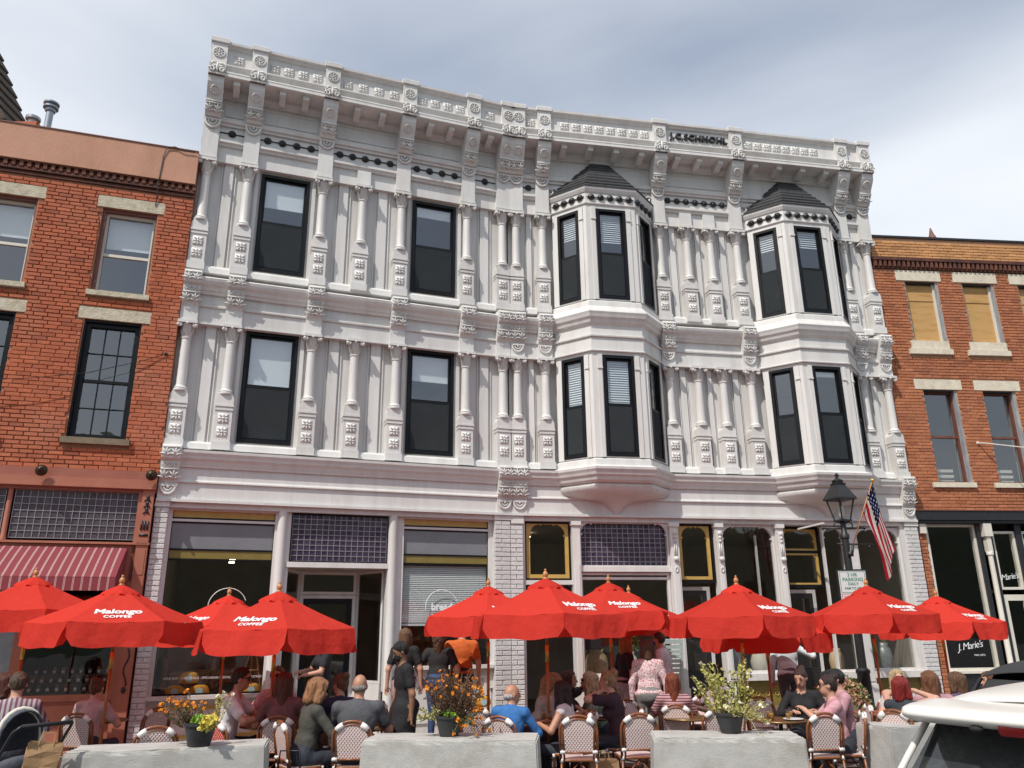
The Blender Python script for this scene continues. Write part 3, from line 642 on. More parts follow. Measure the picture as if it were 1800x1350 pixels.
# 3 amber light and door
a2 = arched(MR, 'arched_window', 3.37, 4.02, 2.72, 3.80, .06, .2, .13, .18, m_gold); strips(MR, 'dark_frame', 3.32, 4.09, 2.66, 3.80, .045, .12, .2, m_black); glazed(MR, 3.42, 3.97, 2.76, 3.75, .165, a2)
d = strips(MR, 'shop_door', 3.34, 4.08, .16, 2.60, .07, .45, .5, m_white); slab(MR, 'door_leaf', 3.41, 4.01, .2, .95, .46, .49, m_iron, d); glazed(MR, 3.45, 3.98, .95, 2.5, .47, d); strips(MR, 'stile', 3.41, 4.01, .95, 2.52, .08, .455, .495, m_iron)
# 4 tall arch
a3 = arched(MR, 'arched_window', 4.24, 5.40, .98, 3.80, .05, .22, .10, .18, m_white); glazed(MR, 4.28, 5.36, 1.02, 3.76, .15, a3); slab(MR, 'mullion', 5.02, 5.06, 1.02, 3.6, .2, .24, m_white, a3)
# 5 door bay
for z0, z1 in ((3.30, 3.76), (2.62, 3.27)): q = arched(MR, 'arched_window' if z0 > 3.2 else 'transom_window', 5.62, 6.44, z0, z1, .05, .2 if z0 > 3.2 else .02, .30, .35, m_gold); glazed(MR, 5.67, 6.39, z0+.05, z1-.05, .33, q)
strips(MR, 'dark_frame', 5.56, 6.50, 2.58, 3.80, .055, .29, .37, m_black, (3.285,))
d = strips(MR, 'shop_door', 5.6, 6.46, .16, 2.55, .07, .6, .65, m_white); slab(MR, 'door_leaf', 5.67, 6.39, .2, .95, .61, .64, m_iron, d); glazed(MR, 5.72, 6.34, .95, 2.45, .62, d); strips(MR, 'stile', 5.67, 6.39, .95, 2.47, .09, .605, .645, m_iron)
# 6 and 7 arches
a4 = arched(MR, 'arched_window', 6.46, 6.94, .98, 3.78, .035, .17, .10, .18, m_white); glazed(MR, 6.49, 6.91, 1.02, 3.74, .15, a4)
a5 = arched(MR, 'arched_window', 7.17, 8.22, .98, 3.78, .05, .24, .10, .18, m_white); glazed(MR, 7.22, 8.17, 1.02, 3.74, .15, a5)
for x0, x1 in ((1.32, 3.14), (4.235, 5.41), (6.45, 6.95), (7.16, 8.3)):
    slab(MR, 'shop_sill', x0, x1, .86, .98, -.03, .3, m_white); slab(MR, 'bulkhead', x0, x1, .40, .86, .10, .25, m_olive); slab(MR, 'window_bed', x0, x1, .8, .9, .25, 1.1, m_tread); slab(MR, 'foundation', x0, x1, .1, .40, -.04, .3, m_stone3)
    n = max(3, int((x1-x0)/.17))
    for i in range(n):
        mb = MB(); mb.tube([(.038*math.cos(q*math.pi/6), 0, .038*math.sin(q*math.pi/6)) for q in range(12)], .008, 5, close=True); obj('ring_ornament', mb.mesh('ring_ornament', m_gold, True), wb, MR @ T(x0+(i+.5)*(x1-x0)/n, .09, .62))
slab(MR, 'canopy_rod', 5.9, 5.93, 3.70, 3.73, -.9, .05, m_white)
# window lettering
m_print = mat('white print', (.8, .8, .8), rough=.5)
obj('lettering', text_mesh('WINE BAR - COCKTAILS - EPICUREAN SPECIALTIES - FRESH PASTRIES', .0475, .0005, m_print, 0, 0, 1.02), w1, ML @ T(-5.06, .16, 1.13) @ STAND)
for c in (-4.95, -1.3):
    obj('lettering', text_mesh('bread', .17, .0005, m_print, .006), wb, ML @ T(c, .16, 2.22) @ STAND)
    mb = MB(); mb.tube([(c+.3*math.cos(R(q)), .158, 2.22+.3*math.sin(R(q))) for q in range(20, 200, 10)], .006, 5); part('emblem_ring', mb, ML, m_print)
    obj('lettering', text_mesh('&', .11, .0005, m_print), wb, ML @ T(c, .16, 2.07) @ STAND)
# small ceiling lamps inside
m_bulb = bpy.data.materials.new('lamp glow'); m_bulb.use_nodes = True; _e = m_bulb.node_tree.nodes['Principled BSDF']; _e.inputs['Emission Color'].default_value = (1, .85, .6, 1); _e.inputs['Emission Strength'].default_value = 6
LAMP = MB(); LAMP.lathe([(.01, .03), (.05, .03), (.06, .0), (.01, -.005)], 10); LAMP = LAMP.mesh('ceiling_lamp', m_bulb)
for MW, pts in ((ML, [(-4.9, 2.0, 3.2), (-4.9, 2.8, 3.2), (-4.9, 3.6, 3.2), (-3.2, 3, 3.1), (-2.6, 2.2, 3.0), (-2.5, 2.5, 3.0)]), (MR, [(.5, 3, 3.9), (.7, 3.2, 3.9), (.9, 3.4, 3.9), (1.05, 3.6, 3.9), (3.7, 1.2, 2.5), (5.2, 1.6, 2.3), (6.2, 1.4, 2.5)])):
    for p in pts: obj('ceiling_lamp', LAMP, wb, MW @ T(*p))
# ------------------------------------------------------------------ neighbouring brick buildings
m_mortarA = mat('mortar', (.36, .16, .09), (.43, .21, .12), 12, .9, .3)
m_mortarC = mat('pale mortar', (.47, .26, .15), (.54, .32, .2), 12, .9, .3)
def brickmat(nm, c1, c2, tone, dirt, damt=.45): return mat(nm, c1, c2, 5, .85, .35, 60, dirt=dirt, dscale=.9, damt=damt, tone=tone)
m_brA1 = brickmat('red brick', (.38, .10, .042), (.45, .125, .055), 'obj', (.50, .27, .19), .34); m_brA = brickmat('red brick field', (.38, .10, .042), (.45, .125, .055), 'attr', (.50, .27, .19), .34)
m_brC1 = brickmat('orange brick', (.37, .13, .058), (.45, .17, .08), 'obj', (.28, .12, .08), .5); m_brC = brickmat('orange brick field', (.37, .13, .058), (.45, .17, .08), 'attr', (.28, .12, .08), .5)
m_brCp = brickmat('buff brick', (.50, .25, .10), (.58, .31, .13), 'attr', (.36, .18, .09), .3)
m_brDark = brickmat('sooty brick', (.09, .035, .025), (.2, .07, .04), 'attr', (.03, .02, .018), .7)
m_stucco = mat('salmon stucco', (.46, .235, .15), (.52, .27, .175), 3, .75, .2, 30, dirt=(.30, .13, .07), dscale=1.4, damt=.5, stretch=(1, 1, .5))
m_salmon = mat('salmon paint', (.36, .125, .075), (.41, .15, .092), 4, .5, .1, 30)
m_salmon2 = mat('terracotta paint', (.30, .095, .06), (.34, .115, .075), 4, .5, .1, 30)
m_ply = mat('weathered plywood', (.40, .22, .07), (.62, .38, .15), 2.0, .7, .15, 20, detail=8, stretch=(1, 1, 6), dirt=(.22, .10, .03), dscale=2, damt=.5)
m_greywood = mat('weathered grey wood', (.22, .23, .24), (.36, .37, .38), 14, .8, .3, 40, stretch=(1, 1, .2))
m_rust = mat('red brown wood', (.13, .045, .03), (.18, .06, .04), 8, .6)
m_offwhite = mat('off white paint', (.62, .58, .50), (.68, .64, .56), 5, .55)
m_flatgrey = mat('galvanised steel', (.28, .31, .34), (.36, .39, .42), 9, .35, metal=.6)
m_soot = mat('dark roof shingle', (.035, .024, .016), (.075, .05, .032), 6, .9, .4, 40)
def brick_rects(x0, x1, z0, z1, ops, bl=.215, rh=.0705, j=.008):
    outl = []; rows = int((z1-z0)/rh)
    for r in range(rows):
        za, zb = z0+r*rh+j/2, z0+(r+1)*rh-j/2; x = x0-(bl/2 if r % 2 else 0)-rnd.uniform(0, .03)
        segs = [(x0, x1)]
        for o in ops:
            if zb > o[2]+.004 and za < o[3]-.004:
                n2 = []
                for a, b in segs:
                    if o[1] <= a or o[0] >= b: n2.append((a, b)); continue
                    if o[0] > a: n2.append((a, o[0]))
                    if o[1] < b: n2.append((o[1], b))
                segs = n2
        while x < x1:
            L_ = bl*rnd.uniform(.94, 1.06); a, b = x+j/2, x+L_-j/2
            for sa, sb in segs:
                p, q = max(a, sa), min(b, sb)
                if q-p > .035: outl.append((p, q, za, zb))
            x += L_
    return outl
def brick_field(MW, root, rects, m1, mj, n=0, d=.014, ntop=300, pick=None, name='brickwork'):
    rects = sorted(rects, key=pick) if pick else rects
    wallp = root
    for p, q, za, zb in rects[:ntop]:
        obj('brick', brick_me(q-p, zb-za, m1), wallp, MW @ T((p+q)/2, -n+.022+rnd.uniform(-.004, .003), (za+zb)/2))
    rest = rects[ntop:]
    if rest:
        mb = MB(); tone = []
        for p, q, za, zb in rest:
            y = -n+.022-.035+rnd.uniform(-.004, .003); b = .005
            mb.add([(p, .03-n, za), (q, .03-n, za), (q, .03-n, zb), (p, .03-n, zb), (p+b, y, za+b), (q-b, y, za+b), (q-b, y, zb-b), (p+b, y, zb-b)], [(4,5,6,7),(0,1,5,4),(1,2,6,5),(2,3,7,6),(3,0,4,7)])
            tone += [rnd.random()]*5
        me = mb.mesh(name, mj); at = me.attributes.new('tone', 'FLOAT', 'FACE'); at.data.foreach_set('value', tone)
        obj(name, me, wallp, MW, kind='stuff')
def addpart(root, name, MW, boxes, m, smooth=False):
    mb = MB()
    for b in boxes: mb.box(*b)
    return obj(name, mb.mesh(name, m, smooth), root, MW)
def simple_window(root, MW, x0, x1, z0, z1, y, fm, gm, t=.05, rail=.5, grid=None, blind=0, fm2=None):
    mb = MB()
    for q in ((x0, x1, z0, z0+t), (x0, x1, z1-t, z1), (x0, x0+t, z0+t, z1-t), (x1-t, x1, z0+t, z1-t)): mb.box(q[0], q[1], y-.05, y+.03, q[2], q[3])
    zr = z0+(z1-z0)*rail; w = obj('window', mb.mesh('window', fm), root, MW)
    addpart(w, 'meeting_rail', MW, [(x0+t, x1-t, y-.03, y+.02, zr-.025, zr+.025)], fm)
    addpart(w, 'pane', MW, [(x0+t, x1-t, y-.0, y+.005, z0+t, zr-.025)], gm); addpart(w, 'pane', MW, [(x0+t, x1-t, y+.01, y+.015, zr+.025, z1-t)], gm)
    if grid:
        nx, nz_ = grid; bs = []
        for a, b, yy in ((z0+t, zr-.025, y-.012), (zr+.025, z1-t, y-.002)):
            for i in range(1, nx): x = x0+t+(x1-x0-2*t)*i/nx; bs.append((x-.008, x+.008, yy-.01, yy+.01, a, b))
            for i in range(1, nz_): z = a+(b-a)*i/nz_; bs.append((x0+t, x1-t, yy-.008, yy+.008, z-.008, z+.008))
        addpart(w, 'glazing_bars', MW, bs, fm)
    if blind: addpart(w, 'blind', MW, [(x0+t, x1-t, y+.1, y+.105, z1-t-blind*(z1-z0), z1-t)], m_blind)
    return w
def dentils(root, MW, x0, x1, z0, z1, step, w, n0, n1, m):
    mb = MB(); tone = []
    x = x0
    while x < x1: mb.box(x, x+w, -n1, -n0, z0, z1); tone += [rnd.random()]*6; x += step
    me = mb.mesh('dentils', m); at = me.attributes.new('tone', 'FLOAT', 'FACE'); at.data.foreach_set('value', tone); obj('dentil_course', me, root, MW)
# ---------- red brick building on the left
ba = thing('brick_building', 'red brick building with salmon stucco parapet, purple tile transom and striped awning', 'building', MA)
AX0 = -6.2
wins = [(-1.40, -.51), (-3.31, -2.42), (-5.22, -4.33)]
opsA = [(a-.02, b+.02, 7.44, 9.05) for a, b in wins]+[(a-.1, b+.1, 9.05, 9.28) for a, b in wins]+[(a-.04, b+.06, 7.345, 7.44) for a, b in wins]
opsA += [(a-.02, b+.0, 4.86, 6.92) for a, b in wins]+[(a-.11, b+.12, 6.92, 7.14) for a, b in wins]+[(a-.06, b+.06, 4.755, 4.86) for a, b in wins]
mb = MB(); wall_open(mb, AX0, .06, 4.3, 10.2, [(a, b, 7.44, 9.05) for a, b in wins]+[(a, b, 4.86, 6.92) for a, b in wins], .012, .35); wa = obj('wall', mb.mesh('wall', m_mortarA), ba, MA)
brick_field(MA, wa, brick_rects(AX0, .06, 4.345, 9.46, opsA), m_brA1, m_brA, pick=lambda r: -r[0]*.6+abs(r[2]-5.9)*.8)
for i, (a, b) in enumerate(wins):
    addpart(ba, 'lintel', MA, [(a-.095, b+.115, -.012, .2, 9.055, 9.275)], m_stone); addpart(ba, 'lintel', MA, [(a-.105, b+.135, -.012, .2, 6.925, 7.135)], m_stone)
    addpart(ba, 'sill', MA, [(a-.04, b+.06, -.07, .25, 7.345, 7.435)], m_stone); addpart(ba, 'sill', MA, [(a-.06, b+.07, -.08, .25, 4.755, 4.855)], m_stone3)
    w = simple_window(ba, MA, a+.06, b-.03, 7.46, 8.99, .17, m_offwhite, m_glass, .035, .48, None, .38)
    addpart(w, 'casing', MA, [(a, a+.06, .05, .3, 7.44, 9.05), (b-.03, b, .05, .3, 7.44, 9.05), (a+.06, b-.03, .05, .3, 8.99, 9.05)], m_rust)
    w = simple_window(ba, MA, a+.03, b-.03, 4.87, 6.88, .13, m_black, m_glass, .07, .49, (3, 2)); addpart(w, 'casing', MA, [(a-.0, a+.03, .03, .3, 4.86, 6.92), (b-.03, b, .03, .3, 4.86, 6.92), (a+.03, b-.03, .03, .3, 6.88, 6.92)], m_black)
addpart(ba, 'parapet', MA, [(AX0, .06, -.10, .4, 9.715, 10.39)], m_stucco); addpart(ba, 'coping', MA, [(AX0, .06, -.115, .42, 10.39, 10.41)], m_rust)
dentils(ba, MA, AX0, .05, 9.60, 9.70, .122, .06, .01, .07, m_brDark)
addpart(ba, 'corbel', MA, [(AX0, .06, -.03, .05, 9.70, 9.712), (AX0, .06, -.055, .05, 9.545, 9.60), (AX0, .06, -.03, .05, 9.47, 9.51)], m_brDark)
addpart(ba, 'fascia', MA, [(AX0, .05, -.05, .2, 4.21, 4.345), ], m_salmon2); addpart(ba, 'fascia', MA, [(AX0, .05, -.075, .2, 4.09, 4.205), (AX0, .05, -.09, .2, 4.05, 4.09)], m_salmon)
addpart(ba, 'shop_head', MA, [(AX0, .05, -.0, .25, 4.0, 4.05)], m_salmon2)
trA = addpart(ba, 'transom_bar', MA, [(AX0, .05, -.06, .2, 3.165, 3.20)], m_salmon); 
m_tile2 = mat('smoky glass tile', (.06, .05, .06), (.10, .085, .10), 25, .2, .1)
for x0, x1, nx in ((-1.97, -.20, 17), (-3.9, -2.10, 17)):
    tiles(MA, x0, x1, 3.25, 3.99, nx, 7, ba, .08, None, m_tile2)
for x in (-2.035, -3.97): mb = MB(); mb.lathe([(.05, 3.2), (.05, 3.24), (.04, 3.27), (.038, 4.0)], 12, 0, T(x, .05, 0)); obj('transom_post', mb.mesh('transom_post', m_salmon, 'auto'), ba, MA)
addpart(ba, 'pilaster', MA, [(-.14, .03, -.04, .2, .13, 4.05), (-.15, .035, -.06, .2, 3.16, 3.2), (-.20, -.14, -.0, .2, .13, 4.0), (-.115, .005, -.048, .0, 2.7, 3.1)], m_salmon)
mb = MB()
for z in (3.92, 3.82, 3.72): mb.ball((-.055, -.045, z), (.025, .02, .05), 8, 5); mb.tube([(-.10, -.045, z-.06), (-.055, -.05, z-.02), (-.01, -.045, z-.06)], .012, 5)
for x in (-.1, -.055, -.01): mb.box(x-.012, x+.012, -.055, -.03, 3.40, 3.55)
mb.box(-.12, .01, -.05, -.03, 3.30, 3.34); mb.tube([(-.06+.03*math.sin(q*.9), -.045, 1.6-.06*q) for q in range(10)], .012, 5); mb.ball((-.055, -.045, 1.0), (.035, .02, .05), 8, 5)
obj('iron_ornament', mb.mesh('iron_ornament', m_iron, True), ba, MA, kind='stuff')
# shop window with jars
mb = MB()
for q in ((-1.56, -.20, .86, .95), (-1.56, -.20, 2.5, 2.6), (-1.56, -1.50, .95, 2.5), (-.26, -.20, .95, 2.5)): mb.box(q[0], q[1], .05, .15, q[2], q[3])
sw = obj('shop_window', mb.mesh('shop_window', m_salmon), ba, MA); addpart(sw, 'pane', MA, [(-1.5, -.26, .1, .106, .95, 2.5)], m_shopglass)
addpart(ba, 'bulkhead', MA, [(AX0, -.14, .08, .25, .13, .86), (AX0, -.14, .0, .25, 2.6, 3.16), (AX0, -2.7, .08, .25, .86, 2.6)], m_salmon2); addpart(ba, 'bulkhead_panel', MA, [(-1.5, -.3, .06, .08, .22, .5), (-1.5, -.3, .06, .08, .58, .8)], m_salmon)
dr = addpart(ba, 'door', MA, [(-2.55, -1.65, .3, .34, .15, 2.5)], m_flatgrey); addpart(dr, 'door_frame', MA, [(-2.68, -2.55, .05, .4, .13, 2.6), (-1.65, -1.56, .05, .4, .13, 2.6)], m_salmon)
addpart(ba, 'display_step', MA, [(-1.5, -.26, .18, .32, .86, .97), (-1.5, -.26, .32, .46, .86, 1.09), (-1.5, -.26, .46, .62, .86, 1.22)], m_dark)
m_jar = [mat('jar '+str(i), c, rough=.15) for i, c in enumerate(((.10, .03, .02), (.16, .11, .03), (.05, .06, .02), (.20, .06, .02), (.03, .02, .02)))]; m_label = mat('paper label', (.6, .58, .54), rough=.6)
JAR = MB(); JAR.lathe([(.03, 0), (.04, .005), (.04, .08), (.03, .095), (.034, .097), (.034, .115), (.005, .117)], 10); JAR.box(-.022, .022, -.0415, -.038, .02, .065, 1)
jms = [JAR.mesh('jar', [m, m_label], True) for m in m_jar]
for r in range(3):
    for i in range(9): tag(obj('jar', jms[(i*2+r) % 5], None, MA @ T(-1.38+i*.125, .25+r*.145, .971+r*.121)), 'glass jar with white label on the stepped shop window display', 'jar', 'jars in the shop window')
# awning
m_awn = bpy.data.materials.new('striped awning'); m_awn.use_nodes = True; _t = m_awn.node_tree; _b = _t.nodes['Principled BSDF']; _b.inputs['Roughness'].default_value = .8
_c = N(_t, 'ShaderNodeTexCoord'); _sx = N(_t, 'ShaderNodeSeparateXYZ'); _t.links.new(_c.outputs['Object'], _sx.inputs[0])
_m1 = N(_t, 'ShaderNodeMath', operation='MULTIPLY'); _m1.inputs[1].default_value = 1/.115; _t.links.new(_sx.outputs[0], _m1.inputs[0]); _m2 = N(_t, 'ShaderNodeMath', operation='FRACT'); _t.links.new(_m1.outputs[0], _m2.inputs[0])
_r = N(_t, 'ShaderNodeValToRGB'); _r.color_ramp.interpolation = 'CONSTANT'; _e = _r.color_ramp.elements; _e[0].color = (.20, .028, .04, 1); _e[1].position = .80; _e[1].color = (.5, .38, .33, 1)
for p, cc in ((.86, (.20, .028, .04, 1)), (.93, (.5, .38, .33, 1))): q = _e.new(p); q.color = cc
_t.links.new(_m2.outputs[0], _r.inputs[0]); _t.links.new(_r.outputs[0], _b.inputs['Base Color'])
mb = MB(); X0, X1 = -2.75, -.26; P = [(.02, 3.12), (.25, 2.99), (.55, 2.80), (.80, 2.62)]; Q = P+[(.81, 2.42)]
mb.loft([[(x, -n, z) for n, z in Q] for x in [X0+(X1-X0)*i/10 for i in range(11)]], closed=False, cap=False)
mb.add([(X1, -.02, 3.12), (X1, -.8, 2.62), (X1, -.8, 2.42), (X1, -.02, 2.42)], [(0, 1, 2, 3)]); mb.add([(X0, -.02, 3.12), (X0, -.8, 2.62), (X0, -.8, 2.42), (X0, -.02, 2.42)], [(0, 1, 2, 3)])
aw = obj('awning', mb.mesh('awning', m_awn, False), ba, MA); so_ = aw.modifiers.new('s', 'SOLIDIFY'); so_.thickness = .006
mb = MB(); mb.tube([(X0, -.79, 2.60), (X1, -.79, 2.60)], .012, 6); mb.tube([(X1-.03, -.02, 3.08), (X1-.03, -.79, 2.60)], .012, 6); obj('awning_frame', mb.mesh('awning_frame', m_iron, True), aw, MA)
# round horn lamps on the fascia, wire, cable on parapet
for s in (-1.62, -.03):
    mb = MB(); mb.lathe([(.02, .12), (.03, .1), (.05, .02), (.085, 0), (.09, -.012), (.075, -.014), (.05, .03), (.0, .035)], 16, 0, RX(90)); mb.ball((0, -.02, 0), .03, 8, 5)
    obj('horn_speaker', mb.mesh('horn_speaker', mat('bronze', (.06, .045, .03), rough=.4, metal=.7), True), ba, MA @ T(s, -.17, 4.27))
mb = MB(); mb.tube([(-.07, -.03, 6.40), (-.4, -.06, 6.24), (-1.2, -.12, 5.93), (-2.0, -.17, 5.75), (-3.2, -.2, 5.58)], .006, 5); mb.ball((-.07, -.02, 6.41), .03, 6, 4); obj('overhead_wire', mb.mesh('overhead_wire', m_iron), ba, MA)
mb = MB(); mb.tube([(.0, -.13, 10.36), (-.2, -.13, 10.35), (-.35, -.13, 10.41), (-.48, -.125, 10.38), (-.53, -.115, 10.2), (-.55, -.112, 9.75), (-.56, -.02, 9.2)], .009, 5); obj('cable', mb.mesh('cable', m_iron), ba, MA)
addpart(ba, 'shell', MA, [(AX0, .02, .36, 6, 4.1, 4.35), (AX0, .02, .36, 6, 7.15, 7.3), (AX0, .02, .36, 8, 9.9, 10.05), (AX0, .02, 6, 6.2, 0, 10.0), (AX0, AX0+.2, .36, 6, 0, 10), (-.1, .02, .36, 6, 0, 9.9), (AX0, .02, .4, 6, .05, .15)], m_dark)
mb = MB(); mb.lathe([(.065, 10.0), (.065, 11.9)], 14, 0); mb.lathe([(.09, 11.88), (.09, 11.93), (.135, 11.95), (.135, 11.98), (.085, 11.985), (.085, 12.03), (.14, 12.04), (.14, 12.07), (.03, 12.10)], 16, 0); obj('flue_pipe', mb.mesh('flue_pipe', m_flatgrey, 'auto'), ba, T(-8.88, 12.9, -.42))
mb = MB(); mb.box(-.22, .22, -.22, .22, 9.9, 11.55); mb.box(-.26, .26, -.26, .26, 11.55, 11.65); obj('chimney', mb.mesh('chimney', m_brA1), ba, T(-9.75, 13.7, 0)); mb = MB(); mb.lathe([(.09, 11.6), (.09, 11.85), (.14, 11.86), (.14, 11.92), (.02, 11.96)], 12); obj('chimney_cap', mb.mesh('chimney_cap', m_flatgrey, 'auto'), ba, T(-9.75, 13.7, 0))
# dark gabled house behind
hd = thing('gabled_house', 'steep dark shingled gable rising behind the salmon parapet', 'house', T(-19.5, 18.6, 0))
mb = MB(); mb.box(-6.9, 6.7, 0, 1.4, 0, 12.4); obj('wall', mb.mesh('wall', m_brDark), hd, T(-19.5, 18.6, 0))
mb = MB()
for k in range(26):
    z0 = 12.3+k*.45; x0 = 7.05-k*.217
    mb.loft([[(-x0, -.1, z0), (x0, -.1, z0), (x0, 1.4, z0), (-x0, 1.4, z0)], [(-x0, -.1, z0+.06), (x0, -.1, z0+.06), (x0, 1.4, z0+.06), (-x0, 1.4, z0+.06)], [(-x0+.25, -.06, z0+.45), (x0-.25, -.06, z0+.45), (x0-.25, 1.36, z0+.45), (-x0+.25, 1.36, z0+.45)]])
obj('roof', mb.mesh('roof', m_soot), hd, T(-19.5, 18.6, 0))
# ---------- orange brick building on the right
bc = thing('brick_building', 'orange brick building with boarded top windows and black shop front', 'building', MC)
CX1 = 6.4; wc = [(.70, 1.52), (2.11, 2.92), (3.52, 4.33), (4.93, 5.74)]
opsC = [(a, b, 7.78, 9.47) for a, b in wc]+[(a-.2, b+.09, 9.47, 9.735) for a, b in wc]+[(a-.18, b+.04, 7.65, 7.785) for a, b in wc]+[(a-.1, b+.0, 7.785, 7.99) for a, b in wc]
opsC += [(a, b-.02, 4.74, 6.83) for a, b in wc]+[(a-.19, b+.11, 6.83, 7.07) for a, b in wc]+[(a-.16, b+.0, 4.63, 4.745) for a, b in wc]
mb = MB(); wall_open(mb, -.06, CX1, 4.1, 9.8, [(a, b, 7.9, 9.47) for a, b in wc]+[(a, b-.02, 4.74, 6.83) for a, b in wc], .012, .4); wcl = obj('wall', mb.mesh('wall', m_mortarC), bc, MC)
brick_field(MC, wcl, brick_rects(-.06, CX1, 4.14, 9.77, opsC), m_brC1, m_brC, pick=lambda r: r[0]*.7+abs(r[2]-5.5)*.8)
mb = MB(); mb.box(-.02, CX1, -.03, .4, 9.98, 10.55); par = obj('parapet', mb.mesh('parapet', m_mortarC), bc, MC); brick_field(MC, par, brick_rects(-.02, CX1, 10.03, 10.54, [], .215, .073), m_brC1, m_brCp, .045, ntop=0)
addpart(bc, 'coping', MC, [(-.05, CX1, -.07, .42, 10.55, 10.60)], m_iron)
dentils(bc, MC, 0, CX1, 9.80, 9.95, .115, .06, -.01, .085, m_brDark); addpart(bc, 'corbel', MC, [(-.02, CX1, -.10, .05, 9.95, 10.03), (-.02, CX1, -.04, .05, 9.76, 9.80)], m_brDark)
for a, b in wc:
    addpart(bc, 'lintel', MC, [(a-.195, b+.085, -.02, .2, 9.475, 9.73)], m_stone2); addpart(bc, 'lintel', MC, [(a-.185, b+.105, -.02, .2, 6.835, 7.065)], m_stone2)
    addpart(bc, 'sill', MC, [(a-.175, b+.035, -.07, .25, 7.655, 7.78)], m_stone2); addpart(bc, 'sill', MC, [(a-.095, b-.005, -.03, .2, 7.785, 7.985)], m_stone2); addpart(bc, 'sill', MC, [(a-.155, b-.005, -.07, .25, 4.635, 4.74)], m_stone2)
    w = addpart(bc, 'boarded_window', MC, [(a+.03, b-.06, .13, .15, 7.99, 9.43)], m_ply); addpart(w, 'board', MC, [(a+.03, b-.06, .115, .13, 9.02, 9.4)], m_ply)
    addpart(w, 'casing', MC, [(a, a+.03, .02, .25, 7.99, 9.47), (b-.06, b, .02, .25, 7.99, 9.47)], m_greywood); addpart(w, 'casing', MC, [(a+.03, b-.06, .04, .25, 9.43, 9.47)], m_iron); addpart(w, 'stop_bead', MC, [(b-.10, b-.06, .08, .128, 7.99, 9.43)], m_offwhite)
    w = simple_window(bc, MC, a+.02, b-.08, 4.76, 6.80, .16, m_rust, m_glass, .03, .5); addpart(w, 'casing', MC, [(a, a+.02, .02, .3, 4.74, 6.83), (b-.08, b-.02, .02, .3, 4.74, 6.83)], m_greywood); addpart(w, 'casing', MC, [(a+.02, b-.08, .03, .3, 6.80, 6.83)], m_iron)
    addpart(w, 'stacked_trays', MC, [(a+.2, b-.2, .35, .7, 4.8+i*.12, 4.86+i*.12) for i in range(3)], m_offwhite)
addpart(bc, 'fascia', MC, [(-.02, CX1, -.14, .2, 3.93, 4.12), (-.02, CX1, -.10, .2, 3.87, 3.925)], m_iron); addpart(bc, 'fascia_cap', MC, [(-.02, CX1, -.16, .2, 4.12, 4.14)], m_rust)
mb = MB(); wall_open(mb, .06, .215, .13, 3.87, [], .03, .3); br = obj('brick_pier', mb.mesh('brick_pier', m_mortarC), bc, MC); brick_field(MC, br, brick_rects(.06, .215, .15, 3.86, [], .155, .0705), m_brC1, m_brC, -.018, ntop=60)
addpart(bc, 'bracket_block', MC, [(.06, .2, -.06, .05, 3.66, 3.86)], m_offwhite)
def cshop(x0, x1, z0, z1, m=m_offwhite, t=.05):
    mb = MB()
    for q in ((x0, x1, z0, z0+t), (x0, x1, z1-t, z1), (x0, x0+t, z0+t, z1-t), (x1-t, x1, z0+t, z1-t)): mb.box(q[0], q[1], .06, .16, q[2], q[3])
    w = obj('shop_window', mb.mesh('shop_window', m), bc, MC); addpart(w, 'pane', MC, [(x0+t, x1-t, .1, .106, z0+t, z1-t)], m_shopglass); return w
ws = cshop(.25, 1.36, .95, 3.86); cshop(1.72, 2.24, 2.52, 3.72); cshop(2.38, 3.4, 2.52, 3.72); cshop(3.6, 4.7, .95, 3.86)
dd = addpart(bc, 'door', MC, [(1.74, 1.84, .1, .15, .15, 2.42), (2.2, 2.3, .1, .15, .15, 2.42), (1.84, 2.2, .1, .15, 2.3, 2.42), (1.84, 2.2, .1, .15, .15, .6)], m_offwhite); addpart(dd, 'pane', MC, [(1.84, 2.2, .12, .126, .6, 2.3)], m_shopglass)
addpart(bc, 'shop_post', MC, [(1.36, 1.44, .0, .2, .13, 3.87), (2.24, 2.38, .02, .2, .13, 3.87), (1.44, 1.72, .06, .2, 2.45, 2.52), (1.66, 1.72, .04, .2, .13, 3.87)], m_iron)
mb = MB(); mb.lathe([(.075, .13), (.075, .5), (.055, .55), (.05, 3.2), (.07, 3.22), (.07, 3.27), (.05, 3.3)], 14, 0, T(1.55, -.02, 0)); mb.box(1.46, 1.64, -.10, .1, 3.6, 3.87); mb.box(1.50, 1.60, -.07, .05, 3.28, 3.6); obj('iron_column', mb.mesh('iron_column', m_offwhite, 'auto'), bc, MC)
addpart(bc, 'bulkhead', MC, [(.22, 1.66, .02, .2, .13, .9), (2.4, CX1, .02, .2, .13, .9), (4.7, CX1, .02, .2, .9, 3.87)], m_iron); addpart(bc, 'shop_sill', MC, [(.22, 1.66, -.04, .2, .9, .95)], m_offwhite)
obj('lettering', text_mesh("J. Marie's", .19, .0005, m_print, -.001, .35, .85), ws, MC @ T(.82, .09, 1.42) @ RY(-8) @ STAND); obj('lettering', text_mesh("Marie's", .17, .0005, m_print, -.001, .35, .85), bc, MC @ T(1.97, .09, 2.78) @ RY(-8) @ STAND); obj('lettering', text_mesh('FINE GIFTS', .05, .0005, m_print), ws, MC @ T(1.0, .09, 1.24) @ STAND)
mb = MB(); mb.tube([(1.75, .0, 5.62), (1.8, -.12, 5.60), (4.2, -2.6, 4.6)], .012, 5); mb.ball((1.75, -.02, 5.62), .035, 8, 5); obj('stay_cable', mb.mesh('stay_cable', m_offwhite), bc, MC)
mb = MB(); 
